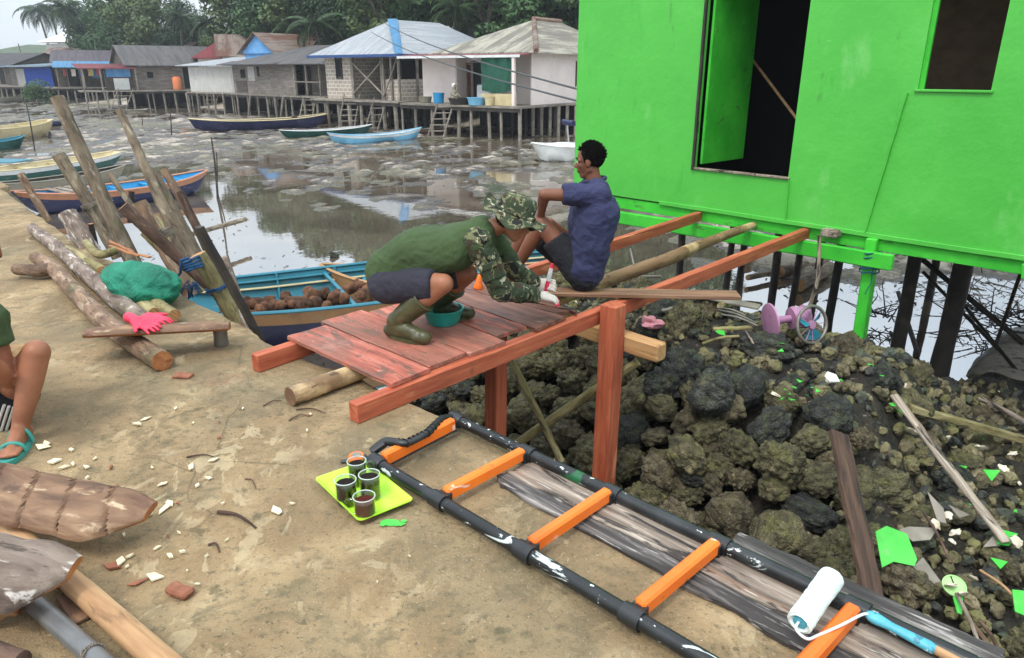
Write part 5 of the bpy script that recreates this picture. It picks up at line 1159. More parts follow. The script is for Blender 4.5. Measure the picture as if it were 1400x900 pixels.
flesh('glove', hR+[(J['wrR']-V((.05, 0, -.01)), .040, J['wrR'], .034)], m_glove, A, .0048, 3, label='cream knit glove with reddened finger tips, laid on the board')
flesh('glove', hL+[(J['wrL']-V((.05, -.02, 0)), .040, J['wrL'], .034)], m_glove, A, .0048, 3, label='cream knit glove closed round a red handle')
for i, (t_, d_) in enumerate(tR[:4]): obj('finger_tip', MB().ell(t_-d_*.004, .0108, None, 12, 8), m_pink, A, smooth=True)
hg = J['wrL']+V((.055, -.05, .0)); h0 = hg+V((-.01, .0, -.06)); h1 = hg+V((.035, .02, .14))
brush_ = thing('brush', 'paint tool with a red and white handle held upright in the gloved hand', 'paint brush', h0)
obj('handle', MB().tube([h0, h0.lerp(h1, .3), h1], [.010, .014, .009], 12, resample=14), m_pink, brush_, frame(h0, h1), smooth=True)
obj('handle_stripe', MB().tube([h0.lerp(h1, .45), h0.lerp(h1, .85)], [.0145, .0125], 12), m_white, brush_, frame(h0, h1), smooth=True)
# teal bucket and orange cone-like lid behind him
bc = pY(606, 430, 4.22); bc.z = ZD
bk = thing('basin', 'round teal plastic basin standing between the crouching person and the deck edge', 'basin', bc)
obj('basin_body', MB().lathe(bc, (0, 0, 1), [(.001, 0), (.085, 0), (.10, .015), (.125, .09), (.13, .095), (.13, .101), (.118, .098), (.094, .02), (.001, .012)], 36), m_bucket, bk, smooth=True, sharp=40)
oc = pz(654, 394, ZD)
obj('plastic_funnel', MB().lathe(oc, (0.1, 0, 1), [(.001, .002), (.035, .0), (.037, .008), (.024, .04), (.014, .09), (.008, .10), (.001, .102)], 24), m_orange, None, smooth=True, sharp=50, label='small orange plastic cone behind the basin', cat='cone')
# ---- seated man in navy shirt
B = thing('person', 'person seated on the loose board in navy shirt and black shorts, knees drawn up', 'person', V((.5, 5.0, BH+.05)))
Yb = 4.98; seat = BH+.045
pel = pY(800, 368, 4.98); pel.z = seat+.115
J = dict(pelvis=pel, hpR=pel+V((.0, .10, -.02)), hpL=pel+V((-.02, -.085, -.02)), chest=pY(812, 290, 5.0), neck=pY(812, 248, 5.02), head=pY(806, 221, 5.03),
         shL=pY(818, 268, 4.86), shR=pY(800, 262, 5.2), elL=pY(744, 266, 4.84), wrL=pY(739, 296, 4.98), elR=pY(782, 330, 5.22), wrR=pY(752, 303, 5.15),
         knL=pY(741, 306, 4.98), knR=pY(722, 312, 5.25), anL=pY(704, 368, 5.12), anR=pY(690, 372, 5.36), face=V((-.92, .28, -.10)), crown=V((-.08, 0, 1)))
J['toL'] = J['anL']+V((-.15, .05, -.07)); J['toR'] = J['anR']+V((-.15, .05, -.07))
hL2, _ = hand(J['wrL'], V((.1, .35, -.8)), V((-.6, -.6, 0)), 1, (.3, .4, .4, .45, .5), .95)
hR2, _ = hand(J['wrR'], V((-.85, -.15, .25)), V((.1, -.3, .9)), 1, (.3, .5, .5, .5, .5), .95)
bodyB, RB, qB = person_body(J, m_skind, B, [hL2, hR2])
lat = (J['shL']-J['shR']).normalized(); lh = (J['hpL']-J['hpR']).normalized(); P = []
for k in (-1, 0, 1):
    P.append((J['pelvis']+lh*.08*k+V((.0, 0, .02)), .132, J['chest']+lat*.095*k, .148)); P.append((J['chest']+lat*.095*k, .142, J['neck']+lat*.085*k-V((0, 0, .05)), .078))
P.append((J['shL'], .082, J['shR'], .082)); P.append(('k', J['neck']-V((0, 0, .05)), .085, J['neck']+V((-.01, 0, .015)), .066))
P.append(('k', J['shL'], .078, J['shL'].lerp(J['elL'], .66), .070)); P.append(('k', J['shR'], .078, J['shR'].lerp(J['elR'], .66), .070))
shB = flesh('shirt', P, m_navy, B, .009, 7, disp=fold(.014, 7, 9), label='navy blue collared shirt')
obj('collar', MB().tube([J['neck']+V((.005, 0, .012))+V((math.cos(q)*.072, math.sin(q)*.075, .012*math.cos(q))) for q in [i*math.pi/12 for i in range(25)]], .014, 10, cap=False), m_navy, shB, smooth=True)
P = [(J['pelvis']-lh*.06, .122, J['pelvis']+lh*.06, .122)]
for k in 'LR': P += [(J['hp'+k], .112, J['hp'+k].lerp(J['kn'+k], .4), .10), ('k', J['hp'+k].lerp(J['kn'+k], .35), .104, J['hp'+k].lerp(J['kn'+k], .72), .092)]
flesh('shorts', P, m_blackcloth, B, .009, 6, disp=fold(.007, 10, 15), label='black shorts')
hm_ = MB(); hm_.ell(qB(-.020, 0, .034), (.092, .077, .090), RB, 32, 22, bump=.04)
for i in range(1500):
    th_ = rnd(0, 6.28); ph = rnd(-.25, 1.55); n_ = V((math.cos(th_)*math.cos(ph), math.sin(th_)*math.cos(ph), math.sin(ph)))
    if n_.x > .35 and n_.z < .5: continue
    if n_.z < -.1 and n_.x > -.3: continue
    b_ = qB(-.018, 0, .036)+RB @ V((n_.x*.094, n_.y*.077, n_.z*.09)); d_ = RB @ (n_*.6+V((rnd(-.2, .5), rnd(-.3, .3), rnd(-.1, .7)))).normalized()
    hm_.tube([b_, b_+d_*rnd(.008, .022)], [.0032, .001], 4)
def cutface(v): return False
obj('hair', hm_, m_hair, B, smooth=True, label='short spiky black hair')
# ---- partly seen person on the left
Cc = thing('person', 'person sitting at the left border in dark shorts with white stripes and green sandals', 'person', pz(-40, 640, 0))
fr_ = V((.75, -.66, 0)).normalized()
kn = pY(50, 482, 3.02); an = pY(34, 608, 2.92); an.z = .085
J = dict(pelvis=pY(-30, 585, 3.3), hpR=pY(-10, 585, 3.16), hpL=pY(-58, 584, 3.45), chest=pY(-55, 500, 3.2), neck=pY(-45, 400, 3.15), head=pY(-28, 348, 3.12), shR=pY(-18, 432, 2.98), shL=pY(-88, 425, 3.42),
         elR=pY(12, 520, 2.98), wrR=pY(-30, 480, 2.75), elL=pY(-70, 500, 3.2), wrL=pY(-40, 520, 3.0), knR=kn, knL=kn+V((-.42, .15, .0)), anR=an, anL=an+V((-.35, .10, 0)), face=V((.6, -.7, -.3)), crown=V((.2, -.2, 1)))
dd_ = V((.25, -.95, 0)).normalized(); J['toR'] = an+dd_*.16+V((0, 0, -.05)); J['toL'] = J['anL']+dd_*.16+V((0, 0, -.05))
hR3, _ = hand(J['wrR'], J['wrR']-J['elR'], V((0, 0, 1)), 1, (.3, .4, .4, .4, .4)); hL3, _ = hand(J['wrL'], J['wrL']-J['elL'], V((0, 0, 1)), -1, (.3, .4, .4, .4, .4))
bodyC, RC, qC = person_body(J, m_skin, Cc, [hR3, hL3])
lat = (J['shL']-J['shR']).normalized(); lh = (J['hpL']-J['hpR']).normalized(); P = []
for k in (-1, 0, 1): P.append((J['pelvis']+lh*.08*k, .12, J['chest']+lat*.085*k, .135)); P.append((J['chest']+lat*.085*k, .13, J['neck']+lat*.075*k-V((0, 0, .05)), .072))
P.append((J['shL'], .076, J['shR'], .076)); P.append(('k', J['shR'], .078, J['shR'].lerp(J['elR'], .42), .072)); P.append(('k', J['shL'], .078, J['shL'].lerp(J['elL'], .5), .072))
flesh('shirt', P, m_olive, Cc, .010, 6, disp=fold(.009, 9, 4), label='dark green shirt')
P = [(J['pelvis']-lh*.06, .125, J['pelvis']+lh*.06, .125)]
for k in 'LR': P += [(J['hp'+k], .12, J['hp'+k].lerp(J['kn'+k], .35), .112), ('k', J['hp'+k].lerp(J['kn'+k], .3), .114, J['hp'+k].lerp(J['kn'+k], .55), .106)]
g_ = NG('striped_sport_cloth'); tc = g_.n('ShaderNodeTexCoord'); se = g_.n('ShaderNodeSeparateXYZ'); g_.l(tc.outputs['Object'], se.inputs[0])
sC = flesh('shorts', P, m_blackcloth, Cc, .009, 6, disp=fold(.006, 10, 25), label='dark shorts with white side stripes')
a0, a1 = J['hpR'], J['hpR'].lerp(J['knR'], .55); ax = (a1-a0).normalized(); toC = (V((0, 0, EYE))-a0); toC = (toC-ax*toC.dot(ax)).normalized(); dn = ax.cross(toC)
if dn.z > 0: dn = -dn
for k, off in enumerate((-.05, .12, .29)):
    sp_ = []
    for i in range(13):
        t = -.25+1.25*i/12; r_ = .119-.010*max(0, t); an_ = off+.35*(1-t); sp_.append(a0.lerp(a1, t)+(toC*math.cos(an_)+dn*math.sin(an_))*(r_+.002))
    obj('stripe', MB().tube(sp_, .0065, 8, resample=24), m_white, sC, smooth=True)
h_ = MB().ell(qC(-.018, 0, .036), (.098, .080, .094), RC, 24, 16, bump=.06); obj('hair', h_, m_hair, Cc, smooth=True)
for k in 'RL':
    an_, to_ = J['an'+k], J['to'+k]; d = dd_; side = V((-d.y, d.x, 0)); base = V((an_.x, an_.y, .0)); pts = []
    for i in range(24): a = 2*math.pi*i/24; pts.append(base+d*(.07+math.cos(a)*.15)+side*math.sin(a)*(.045+.008*math.cos(a)))
    sd2 = obj('sandal', MB().poly(pts, .022), m_sandal, Cc, label='green rubber sandal')
    for u in (.03, .12):
        obj('strap', MB().tube([base+d*u+side*.048+V((0, 0, .02)), base+d*u+side*.035+V((0, 0, .075-u*.2)), base+d*u+V((0, 0, .105-u*.35)), base+d*u-side*.035+V((0, 0, .075-u*.2)), base+d*u-side*.048+V((0, 0, .02))], .009, 8, resample=20), m_sandal, sd2, smooth=True)
# the low block he sits on
sp0 = J['pelvis']; obj('wood_block', MB().box(V((sp0.x-.3, sp0.y+.05, .14)), V((sp0.x+.25, sp0.y+.02, .14)), .3, .28, bev=.02, seg=4, jit=.006), m_timber, None, label='rough wooden block under the person at the left border', cat='block')
# ------------------------------------------------------------------ boats
def paint(name, c, wear=S(150, 140, 120), k=.4):
    return mat(name, [(.3, tuple(x*.75 for x in c[:3])+(1,)), (.7, c)], 3, .5, hue=.1, layers=[('noise', 6, .58, .7, wear, {'k': k, 'st': (.5, 2, 2)}), ('noise', 2, .6, .75, S(60, 54, 44), {'k': .35})], bump=[('noise', 5, .4, .01, (1, 8, 8))])
p_navy = paint('navy_paint', S(26, 32, 74)); p_teal = paint('teal_paint', S(36, 122, 142)); p_sky = paint('sky_blue_paint', S(28, 150, 206)); p_wood = paint('ochre_wood', S(176, 130, 82))
p_cream = paint('cream_paint', S(208, 192, 148)); p_dkgreen = paint('dark_green_paint', S(22, 84, 76)); p_grey = paint('grey_wood', S(136, 130, 112)); p_white = paint('white_paint', S(222, 224, 222)); p_lblue = paint('light_blue_paint', S(116, 182, 214)); p_maroon = paint('maroon_paint', S(96, 44, 48)); p_copper = paint('copper_brown_paint', S(178, 122, 88))
def boat(a, b, beam, h, draft, hull, inner, rail, label, keel=None, sheer=.35, end=(.12, .12), benches=5, cat='boat', stripe=None, group=None, name='boat', pinch=.8, bowrake=.25, railw=.03):
    a = V(a); b = V(b); d = (b-a).normalized(); y = V((-d.y, d.x, 0)).normalized(); L = (b-a).length; z = V((0, 0, 1)); n_ = 36
    t0 = thing(name, label, cat, (a+b)/2-z*draft, group)
    def sec(t, off=0):
        u = 2*t-1; e = end[0] if u < 0 else end[1]; wd = beam/2*(e+(1-e)*(1-abs(u)**(2.2/pinch))); sh = sheer*h*abs(u)**2.4
        kz = -draft+(h)*.55*abs(u)**5; tp = h-draft+sh
        prof_ = []
        for k, (fx, fz) in enumerate(((0, 0), (.45, .03), (.72, .22), (.9, .6), (1, 1))):
            rake = (bowrake*(fz-1))*(1 if u > .6 else (-1 if u < -.6 else 0))*abs(u)**6
            prof_.append((fx*(wd-off), lerp(kz+off, tp, fz), rake))
        return prof_
    def skin(off, lo=0, hi=5, t_lo=0, t_hi=1):
        mb = MB(); rows_ = []
        for i in range(n_+1):
            t = t_lo+(t_hi-t_lo)*i/n_; pr = sec(t, off)[lo:hi]; row = []
            for s_ in (-1, 1):
                for (w_, zz_, rk) in (pr[::-1] if s_ < 0 else (pr if lo else pr[1:])): row.append(a+d*(t*L+rk)+y*(s_*w_)+z*zz_)
            rows_.append(row)
        m__ = len(rows_[0]); half = m__//2
        for r_ in rows_: mb.v += r_
        for i in range(n_):
            for j in range(m__-1):
                if lo and j == half-1: continue
                k = i*m__+j; mb.f.append((k, k+m__, k+m__+1, k+1)); mb.mi.append(0)
        if not lo:
            mb.f.append(tuple(range(m__))); mb.f.append(tuple(n_*m__+j for j in reversed(range(m__)))); mb.mi += [0, 0]
        return mb
    fr = frame(a, b)
    obj('hull', skin(0), hull, t0, fr, smooth=True, sharp=35)
    obj('lining', skin(.025), inner, t0, fr, smooth=True, sharp=35)
    for s_ in (-1, 1):
        pts = []
        for i in range(n_+1): t = i/n_; w_, zz_, rk = sec(t)[4]; pts.append(a+d*(t*L+rk)+y*(s_*(w_-.01))+z*(zz_+.008))
        obj('rail', MB().tube(pts, railw, 8, flat=.6), rail, t0, fr, smooth=True)
        if stripe:
            pts = []
            for i in range(n_+1):
                t = i/n_; pr = sec(t); w3, z3, r3 = pr[3]; w4, z4, r4 = pr[4]; pts.append((a+d*(t*L+lerp(r3, r4, .35))+y*(s_*(lerp(w3, w4, .35)+.006))+z*lerp(z3, z4, .35), a+d*(t*L+r4)+y*(s_*(w4+.006))+z*(z4-.01)))
            m2 = MB(); m2.v = [q for pp_ in pts for q in pp_]; m2.f = [(2*i, 2*i+2, 2*i+3, 2*i+1) for i in range(n_)]; m2.mi = [0]*n_
            obj('side_stripe', m2, stripe, t0, fr, smooth=True)
    for k in range(benches):
        t = (k+1)/(benches+1); w_, zz_, rk = sec(t)[4]; c = a+d*(t*L)+z*(zz_-.06)
        obj('thwart', MB().box(c-y*(w_-.02), c+y*(w_-.02), .09 if k % 2 else .05, .03), inner, t0, frame(c))
    return t0, sec, a, d, y
# near boat with coconuts
wl = -1.6
A_ = pz(352, 432, -1.08); B_ = pz(740, 355, -1.05)
ds = B_-A_; ds.z = 0; a = V((A_.x, A_.y, wl))-ds.normalized()*1.0+V((-.15, .35, 0)); b = V((B_.x, B_.y, wl))+V((0, .5, 0))
a = V((-4.0, 8.25, wl)); b = V((1.2, 10.85, wl))
nb = boat(a, b, 2.0, .66, .12, p_navy, p_teal, p_teal, 'long navy boat with teal inside and coconuts, floating behind the footbridge', benches=2, stripe=p_wood, end=(.72, .2), sheer=.12, railw=.035)
t0, sec, ba_, bd_, by_ = nb
for f_, m__ in ((.35, p_cream), (.72, p_teal)):
    for s_ in (-1, 1):
        pts = []
        for i in range(31):
            t = .02+.96*i/30; pr = sec(t, .03); w2, z2, r2 = pr[3]; w4, z4, r4 = pr[4]; pts.append(ba_+bd_*(t*(b-a).length+lerp(r2, r4, f_))+by_*(s_*(lerp(w2, w4, f_)-.02))+V((0, 0, lerp(z2, z4, f_))))
        obj('stringer', MB().tube(pts, .022, 8, flat=.8), m__, t0, frame(a, b), smooth=True)
for i in range(7):
    t = .08+.84*i/6
    for s_ in (-1, 1):
        pr = sec(t, .03); pts = [ba_+bd_*(t*(b-a).length+q[2])+by_*(s_*(q[0]-.015))+V((0, 0, q[1]+.01)) for q in pr[1:]]; obj('frame_rib', MB().tube(pts, .02, 6), p_teal, t0, frame(pts[0]), smooth=True)
cm = mat('coconut_husk', [(.3, S(62, 40, 28)), (.6, S(104, 68, 44)), (.8, S(146, 108, 74))], 6, .9, hue=.9, layers=[('noise', 8, .56, .66, S(70, 64, 60), {'k': .6})], bump=[('noise', 10, .6, .02, (1, 6, 6)), ('noise', 50, .5, .004)])
ccs = []
for k in range(5):
    mb = MB().ell((0, 0, 0), (.13, .105, .105), None, 18, 12, bump=.35, seed=k*4)
    me = bpy.data.meshes.new('coconut'); me.from_pydata(mb.v, [], mb.f); me.materials.append(cm); me.polygons.foreach_set('use_smooth', [True]*len(me.polygons)); ccs.append(me)
Lb = (b-a).length
for k in range(300):
    t = rnd(.08, .66); lay = rnd(0, 1)**.7; q = ba_+bd_*(t*Lb)+by_*(-.30+rnd(-.42, .42)*(1.0-.3*lay))+V((0, 0, .17+.40*lay*(1-abs(t-.36)*.8)))
    o = bpy.data.objects.new('coconut', random.choice(ccs)); s_ = rnd(.55, .8)
    attach(o, Matrix.Translation(q) @ Euler((rnd(0, 6), rnd(0, 6), rnd(0, 6))).to_matrix().to_4x4() @ Matrix.Scale(s_, 4), None); tag(o, 'brown husked coconut piled in the long navy boat', 'coconut', 'coconuts in the navy boat')
# second boat beyond it whose bare wooden bow sticks up
a = pz(440, 372, -1.15); b = pz(556, 340, -.80)
a.z = b.z = wl; boat(b+(b-a)*1.6, a, 1.1, .5, .12, p_wood, p_teal, p_wood, 'bare wooden boat bow showing beyond the navy boat, left of the crouching person', benches=4, end=(.3, .08), sheer=.35)
def boat_px(pa, pb, ztop, beam, h, hull, inner, rail, label, **kw):
    a = pz(*pa, ztop); b = pz(*pb, ztop); a.z = b.z = wl; return boat(a, b, beam, h, .1, hull, inner, rail, label, **kw)
r = boat_px((20, 276), (283, 244), -1.25, 1.35, .50, p_navy, p_sky, p_copper, 'navy and copper boat with bright blue inside beyond the upright poles', stripe=p_copper, benches=5, end=(.2, .12), railw=.04)
t0, sec, a, d, y = r
pc = a+d*2.6+V((0, 0, .46)); 
for k in range(4): c = pz(78+k*14, 262-k*1.5, -1.15); c = V((c.x, c.y, wl+.47)); obj('deck_plank', MB().box(c-y*.62, c+y*.62, .16, .025), m_plank, t0, frame(c))
boat_px((-60, 244), (162, 212), -1.25, 1.3, .50, p_dkgreen, p_cream, p_cream, 'dark green boat with cream deck at the left', stripe=p_white, benches=4, end=(.3, .35), sheer=.15)
q = pz(10, 222, -1.15); obj('hatch_cover', MB().box(V((q.x-1.6, q.y+.1, -1.10)), V((q.x+.6, q.y-.15, -1.10)), .9, .03), p_teal, None, frame(q), label='blue boarded hatch lying over the dark green boat at the left', cat='hatch')
boat_px((-40, 258), (172, 230), -1.3, .8, .38, p_grey, m_stilt, p_grey, 'narrow grey wooden canoe between the green boat and the blue boat', benches=3, end=(.1, .12))
boat_px((-75, 190), (70, 173), -1.2, 1.5, .7, p_cream, p_cream, p_cream, 'cream wooden boat at the far left', benches=3, end=(.3, .25), sheer=.25)
boat_px((-70, 200), (34, 192), -1.3, 1.0, .45, p_dkgreen, p_teal, p_teal, 'dark teal boat moored in front of the cream boat', benches=2, end=(.25, .2))
boat_px((258, 166), (446, 159), -1.0, 1.5, .62, p_navy, p_grey, p_cream, 'long navy boat on the mud before the grey plank house', benches=4, end=(.12, .2), sheer=.35, railw=.05)
boat_px((382, 180), (508, 172), -1.25, .9, .38, p_dkgreen, p_white, p_white, 'slim dark green canoe with white rim beside the light blue canoe', benches=3, end=(.08, .08))
boat_px((448, 186), (576, 178), -1.2, 1.0, .42, p_lblue, p_white, p_lblue, 'light blue canoe on the mud before the brick house', benches=4, end=(.08, .08), sheer=.5, stripe=p_white)
boat_px((325, 163), (300, 158), -1.4, .8, .25, p_grey, p_grey, p_grey, 'small grey punt behind the long navy boat', benches=1, end=(.3, .3))
boat_px((56, 166), (96, 165), -1.3, 1.1, .35, p_navy, p_navy, p_navy, 'small blue hulled boat far off at the left', benches=1, end=(.3, .3))
boat_px((-20, 136), (34, 134), -1.2, 1.6, .6, p_grey, m_stilt, p_grey, 'grey boat by the stilts of the farthest left house', benches=1, end=(.2, .2))
boat_px((172, 151), (202, 150), -1.45, 1.3, .25, p_grey, p_grey, p_grey, 'flat grey punt on mud before the red porch house', benches=1, end=(.4, .4))
boat_px((400, 160), (452, 153), -1.0, 1.2, .55, p_maroon, m_stilt, p_grey, 'maroon and black boat drawn up by the broken grey house', benches=2, end=(.1, .2))
boat_px((545, 178), (620, 174), -1.35, 1.0, .25, p_maroon, p_maroon, p_grey, 'dull maroon punt under the pink house deck', benches=1, end=(.2, .2))
# white speedboat with canopy beside the green house
bp_ = pz(728, 212, -1.35); bq = pz(865, 205, -1.35)
r = boat(V((bq.x, bq.y, wl)), V((bp_.x, bp_.y, wl)), 1.7, .62, .1, p_white, p_grey, p_white, 'white motor boat with dark canopy beside the green house corner', benches=2, end=(.5, .10), sheer=.25, railw=.05)
t0, sec, a, d, y = r; c = V((bp_.x, bp_.y, wl))-d*1.6
obj('canopy', MB().box(c-d*.1+V((0, 0, 1.28)), c-d*2.6+V((0, 0, 1.30)), 1.5, .05), m_stilt, t0, frame(c)); 
for s_ in (-1, 1):
    obj('canopy_post', MB().tube([c-d*.3+y*.65*s_+V((0, 0, .5)), c-d*.2+y*.65*s_+V((0, 0, 1.26))], .03, 8), p_white, t0, frame(c)); obj('canopy_post', MB().tube([c-d*2.2+y*.65*s_+V((0, 0, .5)), c-d*2.3+y*.65*s_+V((0, 0, 1.26))], .03, 8), p_white, t0, frame(c))
obj('rolled_tarp', MB().tube([c+y*.2+V((0, 0, 1.35)), c-y*.6+V((0, 0, 1.36))], .1, 12, bump=.2, resample=8), p_navy, t0, smooth=True)
obj('foredeck', MB().ell(c+d*.3+V((0, 0, .50)), (.9, .6, .16), Euler((0, 0, math.atan2(d.y, d.x))).to_matrix(), 20, 10), p_white, t0, smooth=True)
# sticks standing in the mud
for k, (pb, zb, pt, r, lab) in enumerate([((297, 272), -1.6, (289, 188), .03, 'thin crooked stick standing in bright water right of the poles'), ((47, 206), -1.6, (36, 142), .028, 'thin black stick standing by the green boat'), ((234, 185), -1.6, (232, 148), .03, 'thin stick standing on the mud left of the long navy boat'),
    ((295, 262), -1.6, (296, 208), .022, 'second shorter stick beside the crooked stick'), ((66, 188), -1.55, (68, 180), .08, 'short black stump by the cream boat'), ((194, 172), -1.6, (194, 160), .03, 'tiny stick on the far mud')]):
    b = pz(*pb, zb); t = pY(*pt, b.y); pole([b-V((0, 0, .2)), b.lerp(t, .5)+V((.03, 0, 0)), t], [r, r*.9, r*.6], m_stilt, lab, 'stick', name='stick', bump=.2)
stone(pz(457, 350, -1.58), .18, 1, label='lone round dark stone in bright water left of the crouching person')
# ------------------------------------------------------------------ far village on stilts
def sheetroof(name, c, c2, sc=11, rust=None):
    L = [('noise', 1.6, .5, .56, c2, {'k': .75, 'st': (1.6, .1, .1)}), ('noise', 3.5, .54, .6, tuple(x*.7 for x in c2[:3])+(1,), {'k': .5, 'st': (1.5, .12, .12)}), ('noise', 1.3, .5, .64, c2, {'k': .5, 'st': (1, .3, 1)}), ('noise', 4, .58, .7, S(80, 72, 64), {'k': .35})]
    if rust: L.append(('noise', .8, .5, .6, rust, {'k': .85, 'st': (1.6, .25, 1)}))
    return mat(name, [(.3, tuple(x*.85 for x in c[:3])+(1,)), (.7, c)], 1.2, .6, layers=L, bump=[('wave', sc, .9, .05)])
def planks(name, a, b, sc=1.5, st=(1, 1, 6)):
    return mat(name, [(.3, a), (.7, b)], sc, .9, stretch=st, layers=[('noise', 2.5, .58, .68, S(60, 54, 48), {'k': .6, 'st': (1, 1, 5)}), ('noise', 5, .62, .7, S(190, 182, 172), {'k': .35, 'st': (1, 1, 4)})], bump=[('wave', 1.0, .4, .03)])
r_grey = sheetroof('grey_roof', S(122, 118, 116), S(92, 90, 90)); r_pale = sheetroof('pale_metal_roof', S(222, 226, 230), S(192, 200, 206)); r_rust = sheetroof('rusty_roof', S(178, 160, 146), S(132, 92, 72), rust=S(134, 88, 66)); r_cream = sheetroof('streaked_cream_roof', S(222, 216, 194), S(150, 142, 128), rust=S(146, 138, 126))
r_red = sheetroof('red_roof', S(160, 56, 60), S(130, 48, 52)); r_blue = sheetroof('blue_roof', S(112, 178, 226), S(90, 160, 210)); r_mauve = sheetroof('mauve_grey_roof', S(120, 108, 116), S(92, 84, 92)); r_dark = sheetroof('dark_thatch_sheet', S(92, 90, 90), S(72, 68, 68)); r_pinkr = sheetroof('faded_red_porch_roof', S(176, 92, 96), S(150, 76, 80))
w_grey = planks('grey_plank_wall', S(96, 88, 82), S(140, 132, 124)); w_pale = planks('pale_sheet_wall', S(162, 160, 154), S(192, 190, 184), st=(6, 6, 1)); w_dark = planks('dark_plank_wall', S(62, 56, 52), S(92, 84, 76)); w_pink = mat('pale_pink_plaster', [(.3, S(214, 200, 192)), (.7, S(232, 220, 212))], 1, .9, layers=[('noise', 2, .58, .7, S(180, 160, 150), {'k': .4})])
w_blue = mat('blue_wall', [(.3, S(74, 128, 182)), (.7, S(108, 164, 210))], 2, .8); t_blue = cloth('blue_tarpaulin', S(20, 66, 160), .8, .06); t_green = cloth('green_tarpaulin', S(26, 86, 66), .75, .09); w_white = mat('whitewash', [(.3, S(196, 196, 190)), (.7, S(224, 224, 218))], 2, .9)
g_ = NG('grey_block_masonry'); tc = g_.n('ShaderNodeTexCoord'); br_ = g_.n('ShaderNodeTexBrick'); mp = g_.n('ShaderNodeMapping'); se = g_.n('ShaderNodeSeparateXYZ'); cx = g_.n('ShaderNodeCombineXYZ')
g_.l(tc.outputs['Object'], se.inputs[0]); g_.l(g_.math('ADD', se.outputs[0], se.outputs[1]), cx.inputs[0]); g_.l(se.outputs[2], cx.inputs[1]); g_.l(cx.outputs[0], br_.inputs[0])
br_.inputs['Color1'].default_value = S(172, 160, 146); br_.inputs['Color2'].default_value = S(150, 138, 126); br_.inputs['Mortar'].default_value = S(206, 200, 190); br_.inputs['Scale'].default_value = 1.0; br_.inputs['Brick Width'].default_value = .42; br_.inputs['Row Height'].default_value = .21; br_.inputs['Mortar Size'].default_value = .02
g_.l(br_.outputs[0], g_.b.inputs['Base Color']); g_.b.inputs['Roughness'].default_value = .9; m_block = g_.m
m_post = mat('grey_post_wood', [(.3, S(96, 90, 82)), (.7, S(146, 138, 126))], 3, .9, hue=.4)
def Loc(corner, ang): 
    """house frame: origin at the front left corner on the floor, x along the front to the right, y into the depth"""
    M_ = Matrix.Translation(corner) @ Matrix.Rotation(ang, 4, 'Z'); return M_
